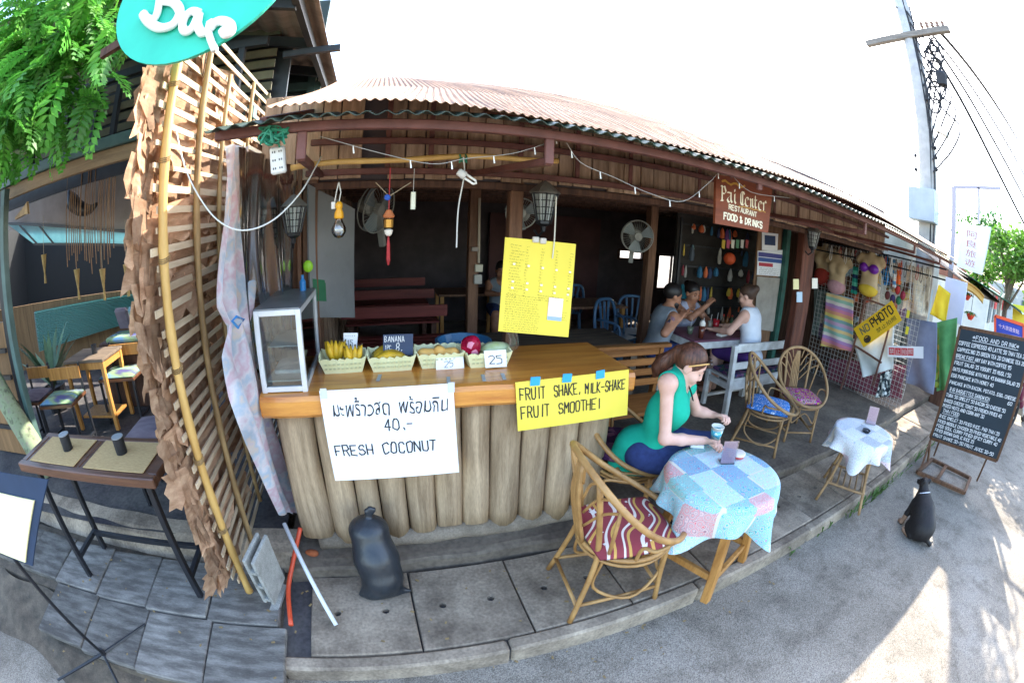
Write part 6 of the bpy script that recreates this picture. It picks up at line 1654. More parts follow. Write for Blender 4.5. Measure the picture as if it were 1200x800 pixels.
o = q.build('pink_skirt_top', mat('pink_knit', '#cda0a8', '#b5868f', scale=15, rough=.9), None); tag(o, 'pink knitted waistband on the bare middle mannequin', 'garment')
def hung(name, label, cat, q4, m, amp=.025, fr=9, thick=.006):
    """cloth hung between four picture-measured corners: tl, tr, br, bl (world points)"""
    tl, tr, br, bl = [Vector(p) for p in q4]; nn = (tr-tl).cross(bl-tl).normalized()
    def f(u, v): return tl.lerp(tr, u).lerp(bl.lerp(br, u), v)+nn*(amp*math.sin(u*fr+1.3*math.sin(v*4))*(.3+.7*v))
    o = MB().grid(f, 22, 12, thick=thick).build(name, m, smooth=True); tag(o, label, cat); return o
def q_(X, *ps): return [at(p[0], p[1], X=X) for p in ps]
hung('striped_skirt', 'long skirt striped in pastel rainbow colours hanging on the mesh', 'skirt', q_(5.98, (968, 342), (1000, 350), (999, 412), (962, 405)), stripes('rainbow', ['#e6d07a', '#e0a080', '#d88aa8', '#b890c4', '#e6dcd4', '#9ec4b2', '#e6cc94', '#94b8c8', '#c8a8c4', '#86aaa8'], 2, 2.1))
hung('white_cloth', 'big white cloth hanging behind the yellow NO PHOTO sign', 'cloth', q_(5.96, (998, 398), (1048, 378), (1046, 432), (1012, 442)), mat('white_cloth', '#dfe6e6', '#c3cccc', scale=4, rough=.9), .04)
hung('maroon_cloth', 'maroon checked cloth spread low behind the wire mesh', 'cloth', q_(6.12, (972, 420), (1062, 428), (1055, 468), (965, 450)), mat('maroon_cloth', '#8c4a58', '#6a3442', scale=14, rough=.9), .05)
hung('grey_skirt', 'long grey green trousers hanging left of the striped skirt', 'trousers', q_(6.12, (954, 338), (968, 340), (962, 396), (952, 392)), mat('grey_green_cloth', '#6f7a74', '#525c58', scale=6, rough=.9))
hung('printed_cloth', 'black and white printed cloth hanging low on the mesh', 'cloth', q_(5.94, (1032, 438), (1046, 432), (1042, 464), (1026, 466)), pattern('bw_print', ['#2a3036', '#d8dcd8', '#3a4248', '#8f9a98'], 30))
hung('orange_scarf', 'narrow orange scarf hanging beside the purple bikini top', 'scarf', q_(6.05, (1052, 308), (1057, 308), (1055, 334), (1050, 332)), mat('orange_cloth', '#e8682a', rough=.8), .01)
hung('pale_scarf', 'narrow white and blue scarf left of the orange one', 'scarf', q_(6.05, (1046, 304), (1051, 304), (1050, 338), (1046, 336)), stripes('pale_stripe', ['#dfe3e4', '#6aa0d0', '#e8e0d4'], 2, 7), .01)
hung('teal_scarf', 'teal and navy scarf hanging between the two mannequins', 'scarf', q_(6.03, (1000, 312), (1006, 313), (1004, 345), (997, 343)), stripes('teal_stripe', ['#2f8f80', '#2a3a5c', '#5cb8a0'], 2, 6), .01)
hung('blue_belt', 'bright blue straps hanging right of the purple bikini top', 'straps', q_(6.08, (1026, 292), (1044, 302), (1042, 334), (1036, 334)), stripes('blue_strap', ['#3a8ad0', '#32404e', '#5aa0dc', '#28323c'], 1, 12), .015)
hung('fur_shawl', 'shaggy cream and brown shawl hanging near the end of the stall', 'shawl', q_(6.35, (1062, 310), (1092, 316), (1086, 372), (1058, 362)), mat('fur', '#b5a58c', '#6b5f50', scale=14, stretch=(1, 1, .3), rough=.95, bump=.6, c3='#d8ccb4'), .04)
hung('grey_dress', 'big grey blue dress hanging at the end of the stall', 'dress', q_(6.2, (1062, 372), (1098, 378), (1094, 462), (1062, 448)), mat('grey_blue_cloth', '#7f8498', '#666b80', scale=4, rough=.85), .05, 7)
hung('green_dress', 'green dress hanging behind the chalkboard', 'dress', q_(6.7, (1096, 378), (1122, 372), (1114, 456), (1098, 458)), mat('green_cloth', '#5a9a5c', '#3f7a48', scale=4, rough=.85), .04)
hung('yellow_shirt', 'bright yellow shirt hanging at an angle beyond the stall', 'shirt', q_(6.9, (1100, 333), (1114, 344), (1108, 378), (1090, 368)), mat('yellow_shirt', '#e8d23a', '#d8c02c', scale=6, rough=.8, thin=.2), .02)
hung('olive_dress', 'mottled olive dress hanging between the grey and green dresses', 'dress', q_(6.6, (1088, 384), (1100, 384), (1100, 455), (1086, 450)), pattern('olive_print', ['#7a8a3a', '#5c7a34', '#8f7a3a', '#4a5c2c'], 16))
o = MB().box(at(1118, 352, X=7.3), (.5, .02, .62), rz=R(70), bev=.004).build('white_box', mat('lilac_white', '#c9cfe8', '#b8bfdc', scale=3, rough=.5)); tag(o, 'pale lilac box panel standing beyond the yellow shirt', 'panel')
# necklaces along the rail
rr = random.Random(4)
for i in range(34):
    y = 1.75+.055*i; L_ = rr.uniform(.1, .24); x = 5.96+rr.uniform(-.03, .06)
    o = MB().tube(catmull([(x, y, 2.17), (x, y-.02, 2.17-L_*.7), (x, y, 2.17-L_), (x, y+.02, 2.17-L_*.7)], 3, True), .006, 5, closed=True).build('necklace', mat('bead_%d' % (i % 5), ['#cfc8b8', '#8f7a5c', '#d8d4cc', '#5c5048', '#a83a3a'][i % 5], rough=.5)); tag(o, 'string of %s beads hanging from the rail above the clothes' % ['cream', 'brown', 'white', 'dark', 'red'][i % 5], 'necklace', 'necklaces on the stall rail')
for z in (2.19, 2.06): o = MB().tube([(5.95, 1.5, z), (5.95, 3.8, z)], .012, 6).build('hanging_rail', BLACKM); tag(o, ['upper black rail carrying the necklaces', 'lower black rail above the mannequins'][z < 2.1], 'rail')
for i, (px, py, cc) in enumerate(((1052, 340, '#a82a2a'), (1046, 350, '#3a2a5c'), (1053, 352, '#2a6a4a'), (1040, 346, '#5c2a2a'), (1058, 346, '#8a2438'))):
    p = at(px, py, X=5.98); o = MB().ball(p, (.04, .045, .06), 9, 6).build('cloth_purse', mat('purse_'+cc[1:], cc, rough=.8)); tag(o, '%s cloth purse hanging right of the yellow shorts' % ['bright red', 'dark violet', 'green', 'brown', 'crimson'][i], 'purse', 'cloth purses')
for px, py, c_, lab in ((1064, 368, '#e0d23a', 'small yellow price label on a string, upper'), (1063, 387, '#e0d23a', 'small yellow price label on a string, lower')):
    o = MB().box(at(px, py, X=5.92), (.004, .05, .1)).build('price_label', mat('yellow_label', '#e0d23a', rough=.6)); tag(o, lab, 'label')
o = MB().tube([at(1069, 290, X=5.93), at(1066, 352, X=5.93)], .006, 5).build('white_string', WCAB); tag(o, 'white string hanging from the stall rail', 'string')
# signs on the stall
c4 = q_(5.84, (1012, 407), (1057, 375), (1045, 352), (1000, 385))
T, P, W, H = board('no_photo_sign', 'tilted yellow sign reading NO PHOTO on the clothes stall', 'sign', c4, mat('yellow_sign', '#eec22a', '#e2b31e', scale=3, rough=.5))
L = MB(); P.fit(L, 'PHOTO', W*.4, W*.93, H*.5, H*.36, .02)
P.typeset(L, '禁止拍照', W*.42, H*.16, H*.2, W*.5)
L.build('lettering', INK, T, world=True)
L = MB(); P.fit(L, 'NO', W*.12, W*.32, H*.52, H*.3, .02); L.build('grey_lettering', mat('grey_letter', '#6f6a52', rough=.6), T, world=True)
L = MB(); P.stroke(L, [(W*.16+W*.075*math.cos(t), H*.22+W*.06*math.sin(t)) for t in np.linspace(0, 6.3, 12)], .016); P.rect(L, W*.1, H*.1, W*.22, H*.3, .0005); L.build('camera_mark', mat('camera_ink', '#3a2c20', rough=.6), T, world=True)
c4 = q_(5.8, (1040, 418), (1082, 420), (1082, 406), (1040, 405))
T, P, W, H = board('chinese_sign', 'white strip sign with red Chinese characters hanging in front of the grey dress', 'sign', c4, PAPW)
for k, ch in enumerate('禁止拍照'):
    L = MB(); P.rect(L, W*(.04+.175*k), H*.2, W*(.205+.175*k), H*.85, .0005); L.build('red_square', mat('red_square', '#cc3a44', rough=.5), T, world=True)
    L = MB(); P.typeset(L, ch, W*(.06+.175*k), H*.3, H*.45, W*.125, k=.002); L.build('character', WHITEP, T, world=True)

# ------------------------------------------------------------------ chalkboard on a wooden foot
c4 = [at(1090, 513, X=5.3), at(1168, 540, X=5.3), at(1200, 410, X=5.3), at(1125, 383, X=5.3)]
c4[2] = c4[1]+(c4[3]-c4[0])
T, P, W, H = board('chalkboard_menu', 'big black chalkboard menu of food and drinks standing on the street', 'chalkboard', c4, mat('chalkboard', '#22303a', '#1b262e', scale=3, rough=.75), .02)
FRB = wood('frame_brown', '#6a4a34', '#48301f', 2, 3)
for p, q in ((c4[0], c4[3]), (c4[1], c4[2]), (c4[3], c4[2]), (c4[0], c4[1])): MB().beam(p+P.n*-.012, q+P.n*-.012, .028, .035).build('frame_rail', FRB, T, world=True)
rows_ = [('*FOOD AND DRINK*', .2, .84, .92, .045), ('COFFEE ESPRESSO 40 LATTE 50 THAI TEA 20', .03, .97, .855, .042), ('CAPPUCCINO 35 GREEN TEA 20 CHINESE TEA 20', .03, .97, .80, .04), ('BREAK FAST ANY DAY WITH COFFEE 95', .03, .8, .745, .04),
 ('FRUIT SALAD 35 YOGURT 35 MUSLI 50', .03, .82, .685, .04), ('OATS PORRIDGE WITH MILK 45 BANANA SALAD 35', .03, .97, .63, .038), ('EGG PANCAKE WITH HONEY 40', .03, .62, .575, .038), ('PANCAKE WITH BACON, POTATO, EGG, CHEESE', .03, .97, .515, .036), ('60', .88, .94, .47, .036), ('BIG BAGUETTES SANDWICH', .06, .62, .455, .04),
 ('TUNA 50 OMELET 50 BACON 50 CHEESE 50', .03, .88, .40, .038), ('BAKED CHEESE TOAST 50 FRENCH FRIES 40', .03, .85, .35, .038), ('MIXED NUTS AND CORN ANY 30', .03, .62, .305, .038), ('THAI FOOD', .05, .28, .26, .04), ('RICE OMELET 30 FRIED RICE, PAD THAI 35', .03, .9, .205, .037), ('FRIED NOODLE CHICKEN 35 FRIED VEGETABLE 40', .03, .95, .16, .036), ('FOOD SOUL CURRY FRIED SPICY CURRY 40', .03, .92, .118, .036), ('FRIED BROWN GARLIC RICE 35', .03, .6, .076, .036), ('FRUIT SHAKE 30-50 FRUIT JUICE 30-50', .03, .92, .03, .036)]
L = MB()
for (t, u0, u1, v, h) in rows_: P.fit(L, t, u0*W, u1*W, v*H, h*H*.72, .0068, 0, .03)
for (u0, u1, v) in ((.2, .84, .908), (.06, .62, .443), (.05, .28, .248), (.03, .3, .733)): P.stroke(L, [(u0*W, v*H), (u1*W, v*H)], .006)
L.build('lettering', CHALK, T, world=True)
hx = (c4[3]+c4[2])/2
for u in (.12, .88):
    b = c4[0].lerp(c4[1], u); t = b+(c4[3]-c4[0])*.8
    MB().beam(t+Vector((.03, 0, 0)), Vector((b.x+.4, b.y+.05, .03)), .025, .025).build('back_leg', FRB, T, world=True)
T = thing('floor_frame', 'brown wooden frame lying flat on the street below the chalkboard', 'frame', (5.38, .63, 0))
fp = [at(1075, 553, Z=.04), at(1130, 577, Z=.04), at(1137, 560, Z=.04), at(1092, 538, Z=.04)]
for p, q in ((fp[0], fp[1]), (fp[3], fp[2]), (fp[0], fp[3]), (fp[1], fp[2]), (fp[0].lerp(fp[1], .4), fp[3].lerp(fp[2], .36))): MB().beam(p, q, .045, .04, bev=.003).build('bar', FRB, T, world=True)
for s_ in (0, 1): MB().beam(fp[0].lerp(fp[3], .2+.5*s_)+Vector((0, 0, .0)), at(1090, 516, X=5.36), .028, .028).build('strut', FRB, T, world=True)

# ------------------------------------------------------------------ pole, wires, street beyond
POLE = mat('pole_concrete', '#b9b9b7', '#9a9a9a', scale=4, rough=.9, bump=.2)
PX, PY = 9.4, 2.95
T = thing('utility_pole', 'tall grey concrete utility pole with crossbar, meter box and cables beyond the roof end', 'utility pole', (PX, PY, 0))
MB().tube([(PX, PY, 0), (PX-.03, PY-.03, 5), (PX-.07, PY-.08, 11)], [.255, .22, .17], 12).build('post', POLE, T, world=True, smooth=True)
MB().box((PX-.32, PY, 3.42), (.4, .66, .64), bev=.012).build('meter_box', mat('meter_grey', '#a9b4bc', '#97a2aa', scale=3, rough=.5), T, world=True)
MB().box((PX-.2, PY-.03, 7.25), (.14, 2.45, .15), rot=Matrix.Rotation(-.1, 3, 'X'), bev=.012).build('crossbar', wood('crossbar_wood', '#8a8680', '#66625e', 1, 3, .8), T, world=True)
for i in range(5): MB().lathe((PX-.2, PY-1.1+.15*i, 7.42), [(.03, 0), (.06, .04), (.04, .08), (.06, .12), (.03, .16)], 8).build('insulator', mat('insulator', '#7f6a60', rough=.3), T, world=True)
CABD = mat('cable_dark', '#24262c', rough=.7)
for i in range(5):
    a = rnd.uniform(-.9, -.2); P_ = [(PX-.2*math.cos(a), PY+.24*math.sin(a)-.03-.01*k+rnd.uniform(-.07, .05), 2.6+.85*k) for k in range(9)]
    MB().tube(catmull(P_, 4), rnd.uniform(.018, .03), 5).build('cable', CABD, T, world=True)
for i in range(9):
    c = Vector((PX-.22, PY-.42-.04*i, 5.7+.16*i)); s_ = rnd.uniform(.14, .3); P_ = [c+Vector((.05*math.sin(k), s_*.8*math.cos(k*1.05)+rnd.uniform(-.07, .07), s_*1.2*math.sin(k*1.05))) for k in range(7)]
    MB().tube(catmull(P_, 4, True), .022, 5, closed=True).build('cable_coil', CABD, T, world=True)
for i in range(6):
    a, b = Vector((PX-.2, PY-.2, 7.9-.3*i)), Vector((PX-.22, PY-.75-.05*i, 6.9-.35*i)); MB().tube(catmull([a, a.lerp(b, .5)+Vector((0, 0, -.25)), b, b+Vector((0, .25, -.5)), Vector((PX-.2, PY-.22, 5.4-.25*i))], 5), .022, 5).build('drop_cable', CABD, T, world=True)
MB().lathe((PX-.22, PY-.72, 6.0), [(.001, 0), (.13, .02), (.15, .26), (.09, .34), (.001, .35)], 10).build('cable_closure', CABD, T, world=True)
c = Vector((PX-.14, PY-.4, 4.95))
MB().beam((PX, PY-.14, 4.8), c, .04, .04).build('camera_arm', POLE, T, world=True)
MB().box(c+Vector((-.03, -.11, .08)), (.2, .34, .13), rot=Matrix.Rotation(.4, 3, 'X'), bev=.012).build('camera', WHITEP, T, world=True)
for z, s_ in ((4.15, 1), (4.45, 1), (4.65, -1), (4.2, -1), (4.45, -1)): MB().lathe((PX-.08, PY+.27*s_, z), [(.03, 0), (.05, .03), (.03, .08)], 8).build('spool', CABD, T, world=True)
def wire(label, pts, r=.012): cable('overhead_wire', label, pts, r, CABD, 'wire', 8, 5)
top = Vector((PX-.17, PY-.85, 7.45))
wire('overhead wire running right from the pole crossbar, topmost', [top, (22, 0, 7.7), (48, -4, 9.8)], .03)
wire('overhead wire running right from the crossbar, second one down', [top-Vector((0, .1, .08)), (22, -.6, 7.0), (48, -6, 8.9)], .03)
wire('thick overhead cable sagging from the pole down to the right', [Vector((PX-.14, PY-.5, 7.0)), (12.5, 1.4, 5.1), (19, .1, 4.3), (36, -1.7, 5.3)], .045)
wire('second thick cable hung just above the sagging one', [Vector((PX-.14, PY-.6, 7.2)), (12.5, 1.25, 5.6), (19, -.1, 4.9), (36, -2.2, 6.0)], .036)
wire('thin overhead cable beside the thick sagging ones', [Vector((PX-.14, PY-.7, 7.3)), (12.5, 1.0, 5.9), (19, -.5, 5.2), (36, -2.8, 6.2)], .03)
wire('overhead wire leaving the pole top to the upper left', [Vector((PX-.14, PY, 8.0)), (6.3, 4.5, 8.4), (2, 7, 10.7)], .018)
wire('faint overhead wire above the restaurant roof, upper', [(-.7, 3.0, 4.05), (2, 9, 7.8), (6, 18, 14.5)], .02)
wire('faint overhead wire above the restaurant roof, lower', [(-.7, 3.0, 3.85), (2, 9, 7.2), (6, 18, 13.4)], .02)
wire('white service cable running from the meter box past the Chinese sign', [Vector((PX-.4, PY+.1, 3.5)), (9.8, 2.2, 3.2), (13, 2.0, 3.2)], .014)

# vertical Chinese signboard with frame
VS = [at(1121, 312, X=7.9), at(1150, 322, X=7.9), at(1161, 266, X=7.9), at(1125, 262, X=7.9)]
T, P, W, H = board('shop_sign', 'white upright lightbox sign with red Chinese characters beyond the pole', 'sign', VS, mat('lightbox_white', '#e3ecf2', '#d3dee6', scale=2, rough=.4), .12)
L = MB()
for k, ch in enumerate('阿良旅遊'): P.typeset(L, ch, W*.3, H*(.74-.215*k), H*.16, W*.42)
L.build('lettering', mat('red_brown_letter', '#b0645c', rough=.6), T, world=True)
T = thing('sign_gallows', 'grey metal gallows frame above the white Chinese sign', 'frame', (8, 1.6, 2.4))
ga, gb = at(1118, 219, X=8.0), at(1173, 221, X=8.0)
for p, q, w in ((ga, Vector((8, ga.y, .1)), .09), (ga, gb, .05), (at(1147, 220, X=8.0), at(1147, 262, X=8.0), .05)): MB().beam(p, q, w, w).build('bar', mat('grey_steel', '#a3a0aa', rough=.5), T, world=True)
# neighbour shops
NB = thing('neighbour_shop', 'small shop with green and brown awnings beyond the utility pole', 'shop', (9.5, 2.5, .1))
def nb(mb, n, m): return mb.build(n, m, NB, world=True)
nb(MB().box((10.2, 4.6, 1.4), (4.6, 2.4, 2.6)), 'wall', mat('pale_wall', '#9fa096', '#86877d', scale=2, rough=.9))
nb(MB().grid(lambda u, v: (7.5+4.4*u, 1.12+1.55*v, 2.0+.52*v+.012*math.sin(u*150)), 240, 3, thick=.004), 'tin_awning', mat('brown_tin', '#6a5444', '#46382c', scale=3, rough=.6))
nb(MB().grid(lambda u, v: (8.6+3.4*u, .35+1.6*v, 2.0+.35*v-.05*math.sin(u*3)), 12, 6, thick=.01), 'green_awning', mat('green_awning', '#2f6f5a', '#235846', scale=3, rough=.7))
nb(MB().grid(lambda u, v: (7.45+.03*math.sin(v*6), 1.08+.5*u, 2.02+.16*u+.03*math.sin(u*4)-.12*v), 8, 4, thick=.01), 'awning_flap', mat('tan_canvas', '#c4984c', '#a67c38', scale=4, rough=.8))
for y in (.98,): nb(MB().box((9.9, y, 1.15), (.06, .06, 2.3)), 'awning_post', WHITEP)
nb(MB().box((10.2, 3.38, 1.1), (.9, .04, 2.0)), 'doorway', mat('doorway_dark', '#3a4644', rough=.8))
nb(MB().box((11.4, 3.38, 1.3), (1.0, .04, 1.0)), 'window', mat('window_grey', '#8ea4ac', '#6f868e', scale=2, rough=.2))
nb(MB().box((11.4, 3.36, .7), (.8, .03, .12)), 'red_board', mat('red_board', '#b83a3a', rough=.6))
for i, (px, py, lab) in enumerate(((1133, 348, 'red hanging flower pot, upper one under the awning'), (1137, 371, 'red hanging flower pot, lower one by the plants'))):
    p = at(px, py, X=8.2); T = thing('hanging_pot', lab, 'flower pot', p)
    MB().lathe((0, 0, 0), [(.04, -.05), (.09, .02), (.095, .05), (.08, .05), (.001, .04)], 12).build('pot', mat('red_pot', '#d8412e', rough=.5), T); MB().tube([(0, 0, .05), (0, 0, .5)], .005, 4).build('cord', CABD, T)
    m_ = MB()
    for k in range(14): a = k*2.4; m_.grid(lambda u, v: (.16*v*math.cos(a)+(u-.5)*.03*math.sin(a), .16*v*math.sin(a)-(u-.5)*.03*math.cos(a), .05+.14*v-.16*v*v), 1, 3)
    m_.build('leaves', mat('pot_leaf', '#5c8a3f', '#3f6a2c', scale=9, rough=.6), T)['kind'] = 'stuff'
GRN = mat('bush_leaf', '#6f9a44', '#3f6a2a', scale=6, rough=.6, rand=.2, thin=.3)
def shrub(name, label, c, r, n, sz, m=GRN, seed=0):
    rr = random.Random(seed); T = thing(name, label, 'plant', c); mb = MB()
    for i in range(n):
        a, b, k = rr.uniform(0, 6.28), rr.uniform(-.2, 1), rr.random()**.4
        p = Vector((r[0]*k*math.cos(a)*math.cos(b), r[1]*k*math.sin(a)*math.cos(b), r[2]*(.3+.7*k*math.sin(b)+.2)))
        u = Vector((rr.uniform(-1, 1), rr.uniform(-1, 1), rr.uniform(-.6, .8))).normalized(); w = u.cross(Vector((rr.uniform(-1, 1), rr.uniform(-1, 1), 1))).normalized()
        mb.add([p, p+u*sz*.5+w*sz*.22, p+u*sz, p+u*sz*.5-w*sz*.22], [(0, 1, 2, 3)])
    mb.build('foliage', m, T)['kind'] = 'stuff'
    st = MB()
    for i in range(5): a = i*1.3; st.tube([(0, 0, 0), (r[0]*.5*math.cos(a), r[1]*.5*math.sin(a), r[2]*.7)], [.02, .008], 5)
    st.build('stems', mat('stem_brown', '#6a4f34', rough=.8), T); return T
shrub('potted_shrub', 'bushy green plant in the planter behind the top of the chalkboard', (7.9, 1.35, .75), (.35, .4, .45), 260, .11, seed=2)
o = MB().box((7.9, 1.35, .42), (.4, .9, .66), bev=.02).build('planter', DARKW); tag(o, 'dark planter box holding the bushy plant behind the chalkboard', 'planter')
# blue poster board with red frame
c4 = q_(8.6, (1166, 406), (1199, 418), (1204, 380), (1166, 370)); c4[2] = c4[1]+(c4[3]-c4[0])
T, P, W, H = board('poster_board', 'blue poster board in a red frame with white lettering behind the chalkboard', 'sign', c4, mat('blue_poster', '#2a3fa8', '#22348c', scale=3, rough=.5), .03)
for p, q in ((c4[0], c4[3]), (c4[1], c4[2]), (c4[3], c4[2])): MB().beam(p, q, .05, .05).build('frame_rail', mat('red_orange_frame', '#e0522a', rough=.5), T, world=True)
L = MB(); P.typeset(L, '十大旅遊景點', W*.12, H*.66, H*.14, W*.72); P.scribble(L, W*.5, H*.42, W*.36, H*.07, .01); P.scribble(L, W*.5, H*.28, W*.36, H*.07, .01); L.build('lettering', mat('pinkish_letter', '#e6c4cc', rough=.6), T, world=True)
for u in (.1, .9): MB().beam(P.p(W*u, 0, -.02), Vector((8.6, P.p(W*u, 0).y, 0)), .05, .05).build('leg', mat('red_orange_frame', '#e0522a', rough=.5), T, world=True)
c4 = q_(11.5, (1186, 380), (1206, 388), (1208, 360), (1187, 356))
T, P, W, H = board('yellow_banner', 'yellow banner hanging beyond the blue poster board', 'banner', c4, mat('yellow_banner', '#ecd84a', '#e0c834', scale=2, rough=.6), .02)
for i, (px, py) in enumerate(((1178, 348), (1188, 345))):
    p = at(px, py, X=9.3); T = thing('shaded_lamp', ['white shaded lamp on a long arm, nearer one', 'white shaded lamp on a long arm, farther one'][i], 'lamp', p)
    MB().lathe((0, 0, 0), [(.11, -.05), (.06, .03), (.02, .06), (.001, .07)], 14).build('shade', WHITEP, T); MB().tube([(0, 0, .06), (-.3, .35, .22), (-.9, .9+.2*i, .5)], .014, 6).build('arm', mat('grey_steel', '#a3a0aa', rough=.5), T); MB().ball((0, 0, -.03), .035, 8, 6).build('bulb', mat('lamp_white', '#f2f1ea', rough=.3), T)
# parked motorbike at the edge of the frame
mx, my = 9.7, -.15
T = thing('motorbike', 'dark red and purple motorbike parked at the right edge beyond the chalkboard', 'motorbike', (mx, my, 0))
for x in (-.62, .62):
    w_ = MB().tube([(x+.24*math.cos(t), 0, .29+.24*math.sin(t)) for t in np.linspace(0, 2*math.pi, 25)[:-1]], .05, 8, closed=True).build('wheel', mat('tyre', '#1c1c1e', rough=.8), T, smooth=True)
    MB().lathe((x, -.03, .29), [(.05, 0), (.05, .06)], 10, axis=(0, 1, 0)).build('hub', FANM, w_)
    for k in range(5): MB().beam((x, 0, .29), (x+.22*math.cos(k*1.257), 0, .29+.22*math.sin(k*1.257)), .02, .03).build('spoke', FANM, w_)
MAR = mat('maroon_paint', '#6a1f3c', '#4f1730', scale=3, rough=.25, coat=.5)
q = Body((-.8, -.3, .2), (.8, .3, 1.2), .02); q.chain([(-.55, 0, .62), (-.2, 0, .55), (.2, 0, .45), (.42, 0, .7)], [.11, .13, .1, .09], .06); q.cone((.4, 0, .6), (.5, 0, .95), .1, .08, .05)
o = q.build('body', MAR, T, world=False)
q = Body((-.8, -.3, .5), (.4, .3, 1.0), .02); q.chain([(-.65, 0, .78), (-.3, 0, .76), (.1, 0, .72)], [.09, .11, .08], .05); q.build('seat', BLACKM, T, world=False)
MB().tube(catmull([(.42, -.32, 1.02), (.5, -.15, 1.0), (.52, 0, .98), (.5, .15, 1.0), (.42, .32, 1.02)], 4), .016, 6).build('handlebar', BLACKM, T); MB().tube([(.5, 0, .95), (.62, 0, .3)], .03, 6).build('fork', FANM, T); MB().lathe((.56, 0, .92), [(.001, .03), (.07, .02), (.08, -.04)], 12, axis=(1, 0, 0)).build('headlight', WHITEP, T); MB().tube([(-.1, .16, .3), (-.75, .16, .42)], .045, 8).build('exhaust', FANM, T); MB().beam((-.45, 0, .3), (-.4, 0, .6), .06, .1).build('rear_arm', BLACKM, T); MB().beam((-.1, 0, .25), (.15, 0, .45), .2, .16).build('engine', FANM, T)
T.rotation_euler.z = R(165)

# many small cloth goods filling the mesh panel
rr = random.Random(31)
gc = ['#5c3a2c', '#8f7a5c', '#b5a58c', '#7a2a38', '#2f4a6a', '#3f5c4a', '#c4a24a', '#6a5a78', '#d4ccc0', '#3a3a44', '#a85a3a', '#8aa0a8']
gn = ['brown', 'khaki', 'beige', 'wine red', 'blue', 'dark green', 'ochre', 'mauve', 'cream', 'black', 'rust', 'pale blue']
for i in range(46):
    y = 1.95+1.75*rr.random(); z = .95+1.1*rr.random(); k = rr.randrange(12); w = rr.uniform(.05, .11); h = rr.uniform(.1, .26); x = 6.11+rr.uniform(-.02, .08)
    def bf(u, v, y=y, z=z, w=w, h=h, x=x): return (x+.03*math.sin(math.pi*u)*math.sin(math.pi*v)*-1, y+(u-.5)*2*w*(.75+.25*v), z-h*v+.02*math.sin(u*6))
    o = MB().grid(bf, 6, 6, thick=.02).build('cloth_bag', mat('goods_'+gc[k][1:], gc[k], gc[(k+5) % 12], scale=24, rough=.9, contrast=(.45, .8)), smooth=True)
    tag(o, 'small %s cloth bag among the goods crowded on the wire mesh' % gn[k], 'bag', 'small bags on the mesh panel')

# ------------------------------------------------------------------ people
SKIN = mat('skin_fair', '#e0b6a4', '#d0a08c', scale=9, rough=.5, spec=.35)
SKIN2 = mat('skin_tan', '#b98468', '#9c6a50', scale=9, rough=.5, spec=.35)
HAIR = mat('hair_brown', '#6a4230', '#2c1812', scale=22, stretch=(3, 3, .5), rough=.45, bump=.3, spec=.4)
HAIRB = mat('hair_black', '#221a18', '#15100f', scale=20, rough=.5, bump=.2)
TANKG = mat('green_jersey', '#22b292', '#179a7e', scale=5, rough=.85, spec=.2)
DENIM = mat('navy_denim', '#2e3f74', '#22305c', scale=30, rough=.9)
GREYT = mat('grey_vest', '#8b9299', '#757c84', scale=8, rough=.9)
WHT = mat('white_vest', '#e6ecf6', '#d2dae8', scale=8, rough=.9)
PURS = mat('purple_shorts', '#4a2470', '#381a58', scale=8, rough=.9)
EYEW = mat('eye_white', '#e8e4de', rough=.3); IRIS = mat('eye_dark', '#2a1c16', rough=.3); LIPS = mat('lips', '#b06060', rough=.45)
SKN = {}
def basis(f):
    f = Vector(f).normalized(); u = Vector((0, 0, 1)); l = u.cross(f).normalized(); return f, l, f.cross(l).normalized()
def head_shape(q, c, f, s=1., tilt=0.):
    """head with brow, nose, lips, chin and ears; c is its centre, f the way it looks"""
    f, l, u = basis(f); rot = Matrix((f, l, u)).transposed()
    A = lambda x, y, z: tuple(c+(f*x+l*y+u*z)*s)
    q.ell(A(-.012, 0, .03), (.097*s, .077*s, .092*s), rot, k=.03*s)
    q.ell(A(.022, 0, -.035), (.068*s, .058*s, .082*s), rot, k=.03*s)
    q.cone(A(.06, 0, -.095), A(.05, 0, -.1), .024*s, .026*s, .025*s)
    q.cone(A(.082, 0, .012), A(.099, 0, -.026), .008*s, .0115*s, .012*s)
    for y in (-1, 1):
        q.cone(A(.095, .012*y, -.03), A(.092, .012*y, -.03), .009*s, .009*s, .008*s)
        q.cone(A(.07, .018*y, .03), A(.062, .05*y, .026), .012*s, .01*s, .012*s)
        q.ell(A(.055, .042*y, -.035), (.03*s, .028*s, .028*s), k=.02*s)
        q.ell(A(.074, .031*y, .008), (.014*s, .017*s, .012*s), k=.01*s, cut=True)
        q.ell(A(-.012, .078*y, -.008), (.024*s, .01*s, .034*s), rot, k=.008*s)
    q.cone(A(.086, -.018, -.058), A(.086, .018, -.058), .008*s, .008*s, .008*s); q.cone(A(.083, -.015, -.071), A(.083, .015, -.071), .009*s, .009*s, .008*s)
    return A
